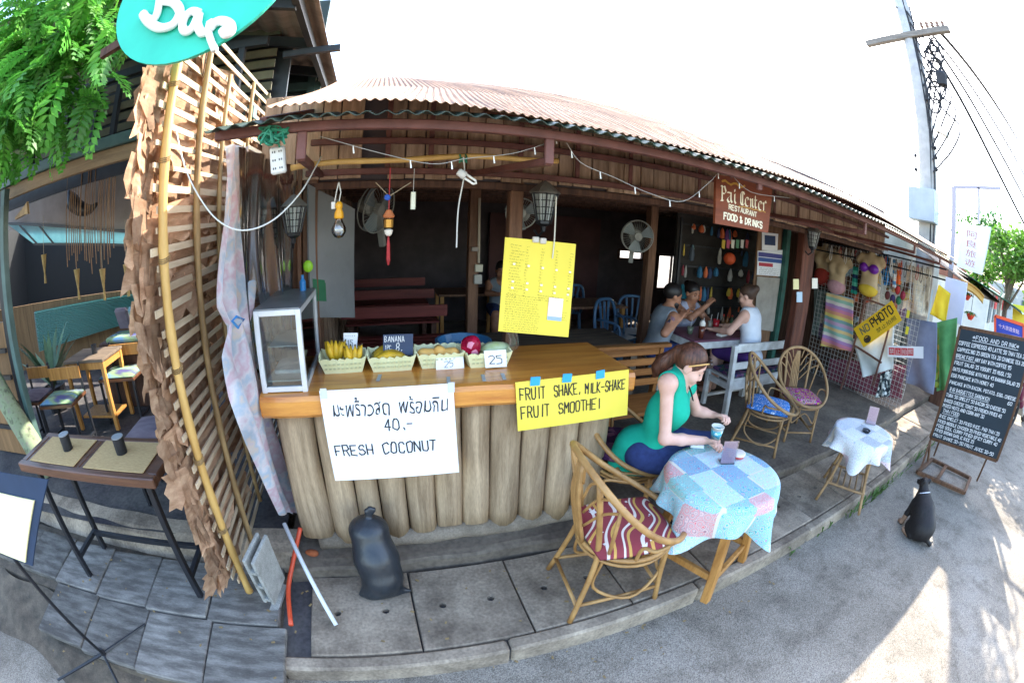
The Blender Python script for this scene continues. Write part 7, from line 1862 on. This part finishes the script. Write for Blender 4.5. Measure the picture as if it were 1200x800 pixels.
def face_bits(A, T, s=1.):
    for y in (-1, 1):
        e_ = MB().ball(A(.0655, .031*y, .005), .0115*s, 10, 7).build('eye', EYEW, T, world=True, smooth=True)
        i_ = MB().ball(A(.0735, .031*y, -.001), .0055*s, 8, 6).build('iris', IRIS, e_, smooth=True); i_.data.transform(Matrix.Translation(-Vector(T.location)))
        MB().ball(A(.0652, .031*y, .0085), .0128*s, 10, 7).build('eyelid', SKN[T.name], T, world=True, smooth=True)
        MB().tube([A(.074, .019*y, .0035), A(.0785, .031*y, .001), A(.070, .044*y, .003)], .0016*s, 4).build('eyelash', HAIRB, T, world=True)
        MB().tube([A(.082, .014*y, .03), A(.08, .034*y, .036), (A(.066, .052*y, .028))], [.003*s, .0045*s, .002*s], 5).build('eyebrow', HAIRB, T, world=True)
    MB().tube([A(.088, -.022, -.062), A(.0955, 0, -.06), A(.088, .022, -.062)], [.002*s, .0058*s, .002*s], 6).build('lips', LIPS, T, world=True, smooth=True)
def hand_shape(q, w, d, n, s=1., curl=.5, side=1, spread=.16):
    """palm, four bent fingers of different lengths and a thumb from the palm's side; w wrist, d towards the fingers, n back of the hand"""
    d = Vector(d).normalized(); n = Vector(n); n = (n-d*n.dot(d)).normalized(); t = d.cross(n)*side
    w = Vector(w); k = .006*s
    pc_ = w+d*.045*s
    for j in (-1.5, -.5, .5, 1.5): q.cone(w+t*.009*j*s, w+d*.085*s+t*.0195*j*s, .0155*s, .0105*s, .010*s)
    L = [.068, .08, .075, .058]
    for i, j in enumerate((1.5, .5, -.5, -1.5)):
        p = w+d*.086*s+t*.0195*j*s; a = 0.; dd = (d+t*spread*j*.35).normalized()
        for m_, fr in enumerate((.45, .32, .26)):
            a += curl*(.55+.25*m_+.07*i); e = p+(dd*math.cos(a)-n*math.sin(a))*L[i]*fr*s
            q.cone(p, e, (.0092-.0009*m_)*s, (.0085-.0009*m_)*s, k*.6); p = e
    p = w+d*.02*s+t*.026*s-n*.004*s; a = .75
    for m_, ln in enumerate((.042, .034, .026)):
        dd = (d*math.cos(a)+t*math.sin(a)-n*(.35+.2*curl)).normalized(); e = p+dd*ln*s; q.cone(p, e, (.0125-.0014*m_)*s, (.0112-.0014*m_)*s, k); p = e; a -= .35+.2*curl
def rotz(v, a): return Matrix.Rotation(a, 3, 'Z') @ Vector(v)

# the woman at the patchwork table
nv = (.66, .75, 0)
def W_(px, py, D): return at_d(px, py, nv, D)
hip = Vector((1.50, 1.93, .70)); shR = W_(782, 449, 2.29); shL = W_(806, 453, 2.60); headc = W_(809, 428, 2.44)
elR = W_(779, 514, 2.24); wrR = at(826, 516, Z=.835); elL = W_(816, 481, 2.66); wrL = W_(836, 486, 2.66)
fdir = Vector((.78, -.60, 0)).normalized(); ldir = Vector((.60, .78, 0))
chest = (shR+shL)/2+Vector((0, 0, -.10))-fdir*.02
T = thing('person', 'woman in a green tank top with brown ponytail sitting at the patchwork table, looking down', 'person', (1.55, 1.9, .2))
lo, hi = Vector((1.2, 1.35, .15)), Vector((2.35, 2.45, 1.5))
q = Body(lo, hi, .0072)
def trunk(q, hip, chest, shR, shL, neck0, neck1, s=1., g=0.):
    f, l, u = fdir, ldir, Vector((0, 0, 1))
    ax = (chest-hip).normalized(); rot = Matrix((f, l, ax)).transposed()
    q.ell(hip, (.112*s+g, .16*s+g, .115*s+g), k=.05); q.ell(hip.lerp(chest, .5), (.077*s+g, .115*s+g, .17*s+g), rot, k=.06)
    q.ell(chest+f*.01, (.082*s+g, .132*s+g, .15*s+g), rot, k=.05)
    for y in (-1, 1): q.ell(chest+f*.058+l*.066*y-Vector((0, 0, .035)), (.038*s+g, .047*s+g, .05*s+g), k=.04)
    q.chain([shR, (shR+shL)/2+Vector((0, 0, .035))-f*.015, shL], [.052*s+g, .062*s+g, .052*s+g], .05)
nk0 = (shR+shL)/2+Vector((0, 0, .03))-fdir*.01
trunk(q, hip, chest, shR, shL, nk0, headc)
q.cone(nk0, headc-Vector((0, 0, .05))-fdir*.03, .055, .05, .03)
A = head_shape(q, headc, (fdir*.9+Vector((0, 0, -.55))+ldir*-.05), .98)
q.chain([shR, elR], [.04, .034], .03); q.chain([elR, elR.lerp(wrR, .4), wrR], [.036, .034, .025], .02)
q.chain([shL, elL], [.042, .035], .03); q.chain([elL, elL.lerp(wrL, .4), wrL], [.035, .033, .024], .02)
cup = at(838, 514, Z=.88)
hand_shape(q, wrR, Vector((cup.x+.02, cup.y-.04, .87))-wrR, Vector((.35, -.75, .55)), .95, .75, -1)
hand_shape(q, wrL, (W_(848, 487, 2.62)-wrL), Vector((.3, -.3, .8)), .95, .95, -1)
hL, hR = hip+ldir*.09, hip-ldir*.09
kL, kR = Vector((1.97, 1.80, .715)), Vector((1.88, 1.58, .66))
fL, fR = Vector((1.93, 1.86, .26)), Vector((1.74, 1.70, .26))
for h_, k_, f_ in ((hL, kL, fL), (hR, kR, fR)):
    q.chain([h_, h_.lerp(k_, .5), k_], [.095, .083, .06], .04); q.chain([k_, k_.lerp(f_, .35), f_], [.058, .056, .036], .03)
    q.cone(f_+Vector((0, 0, -.02)), f_+fdir*.15+Vector((0, 0, -.035)), .035, .026, .03)
q.build('body', SKIN, T); SKN[T.name] = SKIN
face_bits(A, T, 1.02)
# tank top
s_ = Body(lo, hi, .0085)
trunk(s_, hip+Vector((0, 0, .01)), chest, shR, shL, nk0, headc, 1., .012)
s_.cone(hip-fdir*.05, hip-fdir*.06-Vector((0, 0, .1)), .13, .145, .05)
s_.half(hip+Vector((0, 0, -.13)), (.0, 0, -1)); 
for a, sg in ((shR, -1), (shL, 1)): s_.ell(a+ldir*.04*sg-fdir*.005+Vector((0, 0, -.015)), (.095, .078, .14), Matrix((fdir, ldir, Vector((0, 0, 1)))).transposed(), k=.01, cut=True)
s_.ell(nk0+fdir*.08+Vector((0, 0, .035)), (.10, .082, .11), Matrix((fdir, ldir, Vector((0, 0, 1)))).transposed(), k=.01, cut=True)
s_.ell(nk0-fdir*.08+Vector((0, 0, .05)), (.05, .09, .06), Matrix((fdir, ldir, Vector((0, 0, 1)))).transposed(), k=.01, cut=True)
s_.build('tank_top', TANKG, T)
s_ = Body(lo, hi, .010)
for h_, k_ in ((hL, kL), (hR, kR)): s_.chain([h_, h_.lerp(k_, .5), h_.lerp(k_, .97)], [.102, .09, .075], .04)
s_.ell(hip-Vector((0, 0, .02)), (.13, .175, .1), k=.05); s_.build('shorts', DENIM, T)
# hair: cap, gathered back into a ponytail, plus sunglasses pushed up
s_ = Body(lo, hi, .0075); f, l, u = basis(fdir*.9+Vector((0, 0, -.55)))
rt = Matrix((f, l, u)).transposed()
s_.ell(headc-f*.02+u*.034, (.10, .084, .096), rt, k=.02)
s_.ell(headc+f*.085-u*.055, (.10, .12, .085), rt, k=.012, cut=True)
s_.ell(headc+f*.04-u*.10, (.085, .12, .08), rt, k=.012, cut=True)
pb = headc-f*.11+u*.02
s_.cone(headc-f*.08+u*.03, pb, .045, .028, .02)
s_.chain([pb, W_(778, 424, 2.46), W_(772, 431, 2.46), W_(767, 440, 2.46)], [.03, .048, .042, .014], .02)
s_.build('hair', HAIR, T)
rngp = random.Random(5)
for i in range(9):
    p0 = pb+Vector((rngp.uniform(-.02, .02), rngp.uniform(-.02, .02), rngp.uniform(-.02, .02)))
    MB().tube(catmull([p0, W_(778+rngp.uniform(-3, 3), 423+rngp.uniform(-3, 4), 2.46+rngp.uniform(-.04, .02)), W_(769+rngp.uniform(-4, 4), 438+rngp.uniform(-2, 5), 2.46+rngp.uniform(-.04, .02))], 4), [.012, .014, .015, .016, .016, .014, .011, .007, .002], 5).build('hair_lock', HAIR, T, world=True, smooth=True)
MB().tube([pb+Vector((.03*math.cos(t)*.3, .03*math.sin(t), .03*math.cos(t))) for t in np.linspace(0, 6.28, 13)[:-1]], .008, 6, closed=True).build('hair_tie', mat('mauve_tie', '#a8707c', rough=.8), T, world=True)
gl_ = MB()
for y in (-1, 1): gl_.tube(catmull([A(.088, .008*y, .075), A(.07, .05*y, .088), A(.03, .082*y, .06), A(-.02, .092*y, .01)], 4), .0045, 6)
gl_.build('sunglasses', mat('gold_frame', '#d8a860', rough=.35), T, world=True)
for y in (-1, 1): MB().ball(A(.076, .036*y, .09), (.012, .026, .016), 10, 6).build('lens', mat('dark_lens', '#3a2a24', rough=.15), T, world=True, smooth=True)
MB().tube(catmull([A(-.04, -.075, -.06), nk0-ldir*.055+fdir*.03+Vector((0, 0, .05)), nk0+fdir*.085-ldir*.035-Vector((0, 0, .04)), nk0+fdir*.115-Vector((0, 0, .11))], 5), .009, 5, flat=.4).build('halter_strap', mat('black_strap', '#1a1a1e', rough=.8), T, world=True)
s2 = MB()
for f_ in (fL, fR): s2.box(f_+fdir*.07+Vector((0, 0, -.045)), (.25, .085, .02), rz=math.atan2(fdir.y, fdir.x), bev=.006)
s2.build('sandals', BLACKM, T, world=True)

def diner(label, hip, head, f, skin, top, shorts, armR, armL, hairm, hair='short', vest=True, h=.0125, extra=None, lean=0., s=1.):
    """seated figure; arms are (elbow, wrist, finger direction)"""
    f = Vector(f).normalized(); l = Vector((-f.y, f.x, 0)); u = Vector((0, 0, 1))
    T = thing('person', label, 'person', (hip.x, hip.y, .2))
    lo = Vector((hip.x-.75, hip.y-.75, .15)); hi = Vector((hip.x+.75, hip.y+.75, head.z+.2))
    nk = head-u*.14-f*.05; ch = nk-u*.13-f*.03; R3 = Matrix((f, l, u)).transposed()
    shr, shl = nk-l*.17*s-u*.055, nk+l*.17*s-u*.055
    def tr(q, g):
        q.ell(hip, (.13+g, .17*s+g, .12+g), R3, k=.05); q.ell(hip.lerp(ch, .5), (.11+g, .145*s+g, .2+g), R3, k=.06); q.ell(ch, (.12+g, .165*s+g, .16+g), R3, k=.05)
        q.chain([shr, nk-u*.02, shl], [.056+g, .062+g, .056+g], .05)
    q = Body(lo, hi, h); tr(q, 0); q.cone(nk-u*.02, head-u*.06, .058, .055, .03)
    A = head_shape(q, head, f-u*.25, 1.03)
    for (sh, (el, wr, d)) in ((shr, armR), (shl, armL)):
        q.chain([sh, el], [.052, .042], .03); q.chain([el, el.lerp(wr, .4), wr], [.043, .038, .028], .02); hand_shape(q, wr, d, u+f*.2, 1.05, .8, 1 if sh is shl else -1)
    for sg in (-1, 1):
        a = hip+l*.09*sg; k = a+f*.42+u*.0; b = Vector((k.x+f.x*.02, k.y+f.y*.02, .26))
        q.chain([a, k], [.09, .062], .04); q.chain([k, k.lerp(b, .35), b], [.06, .058, .038], .03); q.cone(b, b+f*.16-u*.03, .036, .028, .03)
    q.build('body', skin, T); SKN[T.name] = skin; face_bits(A, T, 1.03)
    v = Body(lo, hi, h); tr(v, .012); v.half(hip-u*.1, (0, 0, -1))
    for sh, sg in ((shr, -1), (shl, 1)): v.ell(sh+l*.045*sg, (.09, .07, .12), R3, k=.01, cut=True)
    v.ell(nk+f*.1+u*.03, (.11, .08, .1), R3, k=.01, cut=True); v.half(nk+u*.035, (0, 0, 1)); v.build('vest', top, T)
    v = Body(lo, hi, h+.002)
    for sg in (-1, 1): a = hip+l*.09*sg; v.chain([a, a+f*.4], [.104, .08], .04)
    v.ell(hip-u*.01, (.14, .18, .1), R3, k=.05); v.build('shorts', shorts, T)
    fh, lh, uh = basis(f-u*.25); rt = Matrix((fh, lh, uh)).transposed()
    v = Body(lo, hi, h*.8); v.ell(head-fh*.022+uh*.04, (.106, .09, .098), rt, k=.02); v.ell(head+fh*.09-uh*.05, (.1, .13, .1), rt, k=.012, cut=True); v.ell(head+fh*.02-uh*.11, (.1, .13, .085), rt, k=.012, cut=True)
    if hair == 'bun': v.cone(head-fh*.1+uh*.06, head-fh*.12+uh*.07, .05, .045, .02)
    if hair == 'long': v.chain([head-fh*.08, head-fh*.11-uh*.1, head-fh*.1-uh*.2], [.07, .06, .03], .03)
    v.build('hair', hairm, T)
    return T, A, shr, shl
# bearded man with tattooed shoulder
hd = Vector((2.93, 3.62, 1.33)); hp = Vector((2.80, 3.68, .74))
hx_, hy_ = at(800, 370, Y=3.42), at(803, 366, Y=3.6)
T, A, a1, a2 = diner('bearded man with a tattooed arm eating at the left end of the white table', hp, hd, (.95, -.22, 0), SKIN2, GREYT, DENIM,
    (at(779, 390, Y=3.38), at(796, 374, Y=3.42), Vector((.5, .1, .6))), (Vector((3.12, 3.84, 1.02)), at(802, 370, Y=3.62), Vector((.3, -.3, .7))), HAIRB)
b = Body(hd-Vector((.2, .2, .25)), hd+Vector((.25, .25, .1)), .01)
for y in (-1, 1): b.ell(A(.04, .035*y, -.07), (.04, .035, .045), k=.02)
b.ell(A(.065, 0, -.095), (.032, .035, .03), k=.02); b.ell(A(.1, 0, -.055), (.03, .05, .02), k=.01, cut=True); b.build('beard', HAIRB, T)
MB().tube([a1.lerp(at(779, 390, Y=3.38), .12), a1.lerp(at(779, 390, Y=3.38), .55)], [.0565, .05], 12).build('tattoo', pattern('tattoo_ink', ['#b98468', '#3a3a44', '#b98468', '#55505c', '#b98468', '#8a6a74'], 26, .5), T, world=True)
# woman behind the table, hand raised to her mouth
hd = Vector((3.52, 3.98, 1.30)); hp = Vector((3.50, 4.2, .72))
diner('woman in a pale vest raising a hand to her mouth behind the white table', hp, hd, (.1, -1, 0), SKIN2, mat('pale_vest', '#c3c3d6', '#aeb0c4', scale=8, rough=.9), DENIM,
    (at(810, 372, Y=3.8), at(829, 357, Y=3.78), Vector((.5, .0, .5))), (Vector((3.78, 3.95, .98)), Vector((3.66, 3.74, .99)), Vector((-.6, -.5, 0))), HAIRB, 'bun')
# person in a white vest seen from behind on the white bench
hd = Vector((3.80, 3.33, 1.40)); hp = Vector((3.82, 3.14, .74))
T, A, a1, a2 = diner('person in a white vest and purple shorts on the white bench, back turned', hp, hd, (-.42, .9, 0), SKIN, WHT, PURS,
    (Vector((4.02, 3.48, 1.0)), Vector((3.8, 3.62, .99)), Vector((-.7, .3, 0))), (at(855, 388, Y=3.28), Vector((3.52, 3.52, .975)), Vector((-.3, .6, 0))), mat('hair_light', '#5a4234', '#3a2a22', scale=14, rough=.6), 'bun')
# dim figure at the back of the room
hd = Vector((1.72, 5.85, 1.28)); hp = Vector((1.75, 6.0, .72))
diner('dim figure sitting at the back of the dark room beside the inner post', hp, hd, (-.2, -1, 0), SKIN2, GREYT, DENIM, (Vector((1.5, 5.75, .98)), Vector((1.6, 5.55, 1.0)), Vector((.5, -.5, .3))), (Vector((1.98, 5.75, .98)), Vector((1.85, 5.5, .98)), Vector((-.5, -.5, .2))), HAIRB, 'long', h=.016)

# ------------------------------------------------------------------ dog sitting on the street, seen from behind
FUR = mat('black_fur', '#1c191a', '#121011', scale=30, stretch=(1, 1, .4), rough=.6, bump=.25, spec=.35, c3='#231e1d')
TANF = mat('tan_fur', '#a5836c', '#7f624e', scale=20, rough=.8)
T = thing('dog', 'stout black dog with tan paws and a pale collar sitting on the street, facing away', 'dog', (3.80, .48, 0))
df = Vector((.50, .86, 0)).normalized(); dl = Vector((-df.y, df.x, 0)); up_ = Vector((0, 0, 1))
def D_(x, y, z): return Vector((3.74, .40, 0))+df*x+dl*y+up_*z
q = Body(Vector((3.3, .0, -.03)), Vector((4.5, 1.1, .75)), .0095)
q.ell(D_(.0, 0, .145), (.17, .165, .15), k=.05); q.chain([D_(.05, 0, .18), D_(.15, 0, .27), D_(.25, 0, .37)], [.165, .155, .115], .07)
q.chain([D_(.25, 0, .38), D_(.31, .0, .47)], [.095, .068], .05)
q.ell(D_(.35, .0, .53), (.075, .066, .066), k=.03); q.chain([D_(.38, 0, .515), D_(.46, -.01, .485)], [.045, .03], .02)
for s_ in (-1, 1):
    q.cone(D_(.315, .052*s_, .575), D_(.325, .082*s_, .535), .026, .014, .015)          # ears
    q.ell(D_(.07, .13*s_, .12), (.14, .065, .12), Matrix((df, dl, up_)).transposed(), k=.04)   # thighs, knee forward
    q.chain([D_(.16, .15*s_, .10), D_(.03, .165*s_, .045), D_(.17, .17*s_, .022)], [.05, .03, .024], .025)    # shank, hock, hind foot
    q.chain([D_(.29, .085*s_, .31), D_(.31, .11*s_, .16), D_(.325, .12*s_, .035)], [.055, .036, .027], .03)
    q.cone(D_(.325, .12*s_, .025), D_(.375, .12*s_, .02), .028, .022, .02)
q.chain([D_(-.14, -.02, .07), D_(-.18, -.08, .035), D_(-.14, -.17, .028)], [.03, .02, .01], .03)
q.build('body', FUR, T)
for s_ in (-1, 1):
    b = Body(Vector((3.3, .0, -.03)), Vector((4.5, 1.1, .4)), .009); b.chain([D_(.31, .115*s_, .13), D_(.327, .121*s_, .035), D_(.375, .121*s_, .02)], [.038, .031, .027], .02); b.build('paw', TANF, T)
    b = Body(Vector((3.3, .0, -.03)), Vector((4.5, 1.1, .4)), .009); b.chain([D_(.07, .168*s_, .032), D_(.185, .172*s_, .022)], [.03, .028], .02); b.build('paw', TANF, T)
    MB().ball(D_(.41, .035*s_-.005, .545), .011, 8, 6).build('eye', IRIS, T, world=True)
MB().ball(D_(.49, -.012, .49), .014, 8, 6).build('nose', IRIS, T, world=True)
ax = (D_(.31, 0, .47)-D_(.25, 0, .38)).normalized(); u1, u2 = frame_of(ax); c = D_(.285, 0, .432)
MB().tube([c+(u1*math.cos(t)+u2*math.sin(t))*.088 for t in np.linspace(0, 2*math.pi, 25)[:-1]], .011, 6, closed=True).build('collar', mat('grey_collar', '#b9bcc4', rough=.5), T, world=True, smooth=True)

T.scale = (.76, .76, .76); T.location = (T.location.x, T.location.y, 0)

# ------------------------------------------------------------------ trees
def proj(p):
    c = CM.T @ np.array([p[0], p[1], p[2]-CAM_H]); c = c/np.linalg.norm(c)
    th = math.acos(max(-1, min(1, c[2]))); r = 2*FPX*math.sin(th/2); n = math.hypot(c[0], c[1])+1e-9
    return 600+r*c[0]/n, 400-r*c[1]/n
def inside(p, poly):
    x, y = p; r = False; j = len(poly)-1
    for i in range(len(poly)):
        if (poly[i][1] > y) != (poly[j][1] > y) and x < (poly[j][0]-poly[i][0])*(y-poly[i][1])/(poly[j][1]-poly[i][1])+poly[i][0]: r = not r
        j = i
    return r
FROND = mat('pinnate_leaf', '#78a648', '#3c6e2c', scale=5, rough=.42, rand=.4, thin=.5, spec=.45, c3='#559a38', contrast=(.25, .75))
def frond_mesh(seed, droop):
    rr = random.Random(seed); L = .30; n = 11; mb = MB(); P_ = []
    for i in range(n+1):
        t = i/n; P_.append(Vector((L*t*math.cos(droop*t), .01*math.sin(4*t+seed), -L*t*math.sin(droop*t))))
    mb.tube([P_[0], P_[5], P_[n]], [.003, .0025, .001], 3)
    for i in range(1, n+1):
        d = (P_[i]-P_[i-1]).normalized(); s_ = Vector((0, 1, 0)); up = s_.cross(d)
        for sg in (-1, 1):
            ln = .082*math.sin(math.pi*min(.96, .16+.8*i/n))*rr.uniform(.85, 1.1)+.016
            a = (d*.55+s_*sg*.85-up*rr.uniform(-.05, .3)).normalized(); w = a.cross(up).normalized()*.0185
            p = P_[i]; m1 = p+a*ln*.45+Vector((0, 0, .004)); mb.add([p, m1-w, p+a*ln-Vector((0, 0, .008)), m1+w], [(0, 1, 2), (0, 2, 3)])
    return mb.mesh('frond', FROND)
fms = [frond_mesh(i, .3+.2*(i % 5)) for i in range(10)]
TR = thing('tree', 'leafy tree with long pinnate green leaves and a mottled leaning trunk at the left edge', 'tree', (-3.35, 2.62, .24))
BARK = mat('mottled_bark', '#7a766a', '#45413a', scale=14, rough=.9, bump=.5, c3='#7f8c6c', contrast=(.3, .7))
trunk = [(-3.33, 2.62, .22), (-3.5, 2.6, .6), (-3.78, 2.56, 1.1), (-4.1, 2.5, 1.7), (-4.2, 2.35, 2.5), (-3.9, 2.2, 3.2), (-3.3, 2.1, 3.9)]
MB().tube(catmull(trunk, 5), [.13-.0021*i for i in range(31)], 12).build('trunk', BARK, TR, world=True, smooth=True)
br = [[(-4.0, 2.25, 3.0), (-3.3, 2.0, 3.15), (-2.5, 1.9, 3.1), (-1.8, 1.85, 2.95)], [(-4.1, 2.3, 2.8), (-3.4, 2.0, 2.85), (-2.6, 1.9, 2.75), (-2.1, 1.8, 2.6)], [(-3.6, 2.15, 3.55), (-2.8, 2.0, 3.6), (-2.0, 1.95, 3.4), (-1.45, 1.9, 3.15)], [(-4.15, 2.4, 2.6), (-3.6, 1.9, 2.6), (-3.0, 1.7, 2.5)]]
brp = []
for b in br:
    P_ = catmull(b, 6); MB().tube(P_, [.05-.04*i/len(P_) for i in range(len(P_))], 7).build('branch', BARK, TR, world=True, smooth=True); brp += P_[3:]
poly = [(-160, -260), (150, -260), (165, -20), (182, 30), (172, 62), (150, 95), (140, 118), (118, 160), (96, 196), (60, 205), (30, 218), (-10, 216), (-160, 190)]
rr = random.Random(21); cand = []
tries = 0
while len(cand) < 620 and tries < 40000:
    tries += 1
    b = rr.choice(brp); a = rr.uniform(0, 6.28); r = .55*rr.random()**.6
    p = Vector((b.x+r*math.cos(a), b.y+r*.8*math.sin(a), b.z+rr.uniform(-.4, .55)))
    if p.y < 1.25: continue
    yaw = rr.uniform(-2.6, 1.2) if rr.random() < .8 else rr.uniform(-3.1, 3.1)
    tip = p+Vector((.25*math.cos(yaw), .25*math.sin(yaw), -.16))
    if inside(proj(p), poly) and inside(proj(tip), poly): cand.append((p, yaw))
def vis(c): 
    x, y = proj(c[0]); return (0 if (-10 < x < 200 and -10 < y < 230) else 1, c[0].length)
cand.sort(key=vis)
rest = MB()
for i, (p, yaw) in enumerate(cand):
    if i < 290:
        o = bpy.data.objects.new('frond', rr.choice(fms)); col.objects.link(o); o.parent = TR
        o.location = p-TR.location; o.rotation_euler = (rr.uniform(-.5, .5), rr.uniform(-.25, .5), yaw); s_ = rr.uniform(.75, 1.25); o.scale = (s_, s_, s_)
    else:
        me = rr.choice(fms); M4 = Matrix.Translation(p) @ Matrix.Rotation(yaw, 4, 'Z') @ Matrix.Rotation(rr.uniform(-.2, .5), 4, 'Y')
        rest.add([M4 @ v.co for v in me.vertices], [tuple(f_.vertices) for f_ in me.polygons])
if rest.v: rest.build('foliage', FROND, TR, world=True)['kind'] = 'stuff'
o = MB().lathe(at(14, 184, Y=1.9), [(.001, -.05), (.012, -.04), (.014, .03), (.006, .05)], 8).build('white_bottle', WHITEP); tag(o, 'tiny white plastic piece hanging in the leaves of the left tree', 'ornament')

# trees and houses down the street
def leaf_tree(name, label, c, H, r, seed, m, nclump=26, nleaf=70, lsz=.34):
    rr = random.Random(seed); T = thing(name, label, 'tree', c, 0, 'trees down the street')
    tk = [Vector((0, 0, 0)), Vector((.1, .05, H*.25)), Vector((-.05, .1, H*.5)), Vector((.05, 0, H*.78))]
    MB().tube(catmull(tk, 5), [.2*H/8*(1-.05*i) for i in range(16)], 8).build('trunk', mat('street_bark', '#6f6252', '#4a4036', scale=8, rough=.9, bump=.4), T, smooth=True)
    lv = MB(); lb = MB()
    for k in range(nclump):
        a = rr.uniform(0, 6.28); el_ = rr.uniform(-.35, 1.2); kk = .45+.55*rr.random()
        cc = Vector((r*kk*math.cos(a)*math.cos(el_), r*kk*math.sin(a)*math.cos(el_), H*.62+r*kk*.85*math.sin(el_))); cr = r*rr.uniform(.22, .4)
        lb.tube([tk[2]+Vector((0, 0, rr.uniform(-.1, .2)*H)), (tk[2]+cc)/2+Vector((0, 0, .1)), cc], [.05*H/8, .03*H/8, .01], 5)
        for i in range(nleaf):
            d = Vector((rr.gauss(0, 1), rr.gauss(0, 1), rr.gauss(0, .8))).normalized(); p = cc+d*cr*rr.random()**.45
            u = Vector((rr.uniform(-1, 1), rr.uniform(-1, 1), rr.uniform(-.9, .4))).normalized(); w = u.cross(Vector((rr.uniform(-1, 1), rr.uniform(-1, 1), 1))).normalized()
            s_ = lsz*rr.uniform(.6, 1.2); lv.add([p, p+u*s_*.5+w*s_*.25, p+u*s_, p+u*s_*.5-w*s_*.25], [(0, 1, 2, 3)])
    lb.build('branches', mat('street_bark', '#6f6252'), T)['kind'] = 'stuff'
    lv.build('crown', m, T)['kind'] = 'stuff'
    return T
G1 = mat('street_leaf_dark', '#4a7a3c', '#2f5a2c', scale=1.2, rough=.5, thin=.3, c3='#3f6f34')
G2 = mat('street_leaf_light', '#6f9838', '#456f28', scale=1.2, rough=.5, thin=.4, c3='#5c8a30')
for (x, y, H, r, s_, m, lab) in ((26, 3.6, 7.2, 2.4, 1, G1, 'dark green round tree rising behind the white Chinese sign'), (9.0, .66, 4.2, .9, 2, G2, 'bright yellow green tree close beside the Chinese sign'), (30, .4, 7.0, 2.6, 3, G1, 'tall dark tree at the right edge of the street'),
    (40, 3.5, 7.5, 3.5, 4, G1, 'dark tree far down the street behind the others'), (44, -2, 8.5, 4, 5, G2, 'pale green tree far down the street at the right edge'), (23, -.6, 4.5, 1.7, 6, G2, 'light green tree at the right edge of the frame')): leaf_tree('street_tree', lab, (x, y, 0), H, r, s_, m, lsz=.34 if x > 10 else .13, nleaf=70 if x > 10 else 190)
HS = thing('far_house', 'pale house with red sign boards far along the street', 'house', (20, 3.5, 0))
MB().box((20, 3.6, 1.15), (8, 3, 2.3)).build('wall', mat('far_wall', '#cfd2cc', '#b4b8b2', scale=1.5, rough=.9), HS, world=True)
MB().prism([(-1.9, 0), (1.9, 0), (0, .5)], (0, 1, 0), (0, 0, 1), (15.8, 3.6, 2.3), 8.4).build('roof', mat('far_roof', '#8a5a48', '#6a4436', scale=2, rough=.8), HS, world=True)
for x in (16.8, 18.6, 20.4): MB().box((x, 2.08, 1.7), (.8, .06, .9)).build('window', mat('far_window', '#5c6a70', rough=.2), HS, world=True)
for x, c_ in ((17.6, '#c83a3a'), (19.5, '#e0e4e8'), (21.4, '#c83a3a')): MB().box((x, 1.95, 2.0), (.7, .05, .5)).build('signboard', mat('sb_'+c_[1:], c_, rough=.6), HS, world=True)
HS = thing('far_shophouse', 'plain grey shophouse closing the end of the street', 'house', (52, -2, 0))
MB().box((54, -4, 2), (4, 26, 4)).build('wall', mat('far_grey_wall', '#b9bcbc', '#9da2a2', scale=.6, rough=.9), HS, world=True)
for i in range(9): MB().box((51.95, -14+2.6*i, 2.4), (.1, 1.2, 1.3)).build('window', mat('far_window', '#5c6a70', rough=.2), HS, world=True)
# weeds along the kerb
WEED = mat('weed_leaf', '#5f7f3c', '#3f5a2a', scale=20, rough=.7, thin=.2)
mb = MB(); rr = random.Random(9)
for (cx, cy, n, sp) in ((4.05, 1.13, 60, .25), (3.55, 1.14, 26, .2), (5.5, 1.14, 40, .4), (2.7, 1.14, 10, .3)):
    for i in range(n):
        p = Vector((cx+rr.gauss(0, sp), cy+rr.uniform(-.03, .03), .003)); a = rr.uniform(0, 6.28); h = rr.uniform(.03, .11); t = Vector((math.cos(a), math.sin(a), 0)); s_ = Vector((-math.sin(a), math.cos(a), 0))*.009
        mb.add([p-s_*.4, p+s_*.4, p+t*h*.5+Vector((0, 0, h*.8))+s_, p+t*h*.5+Vector((0, 0, h*.8))-s_, p+t*h+Vector((0, 0, h))], [(0, 1, 2, 3), (3, 2, 4)])
o = mb.build('weeds', WEED); o['kind'] = 'stuff'; o['label'] = 'low weeds growing along the foot of the kerb'
# leaf litter and grit
mb = MB()
for i in range(130):
    p = Vector((rr.uniform(-2.4, 2.6), rr.uniform(.9, 1.8), 0)); p.z = .128 if p.y > 1.26 else .01
    if p.x < -.68: p.z = .148 if p.y > 1.05 else .09
    a = rr.uniform(0, 6.28); s_ = rr.uniform(.004, .011); mb.box(p, (s_*2, s_, .003), rz=a)
o = mb.build('litter', mat('dry_litter', '#9c8458', '#6f5c40', scale=30, rough=.9)); o['kind'] = 'stuff'; o['label'] = 'scattered dry leaf bits and grit on the paving'
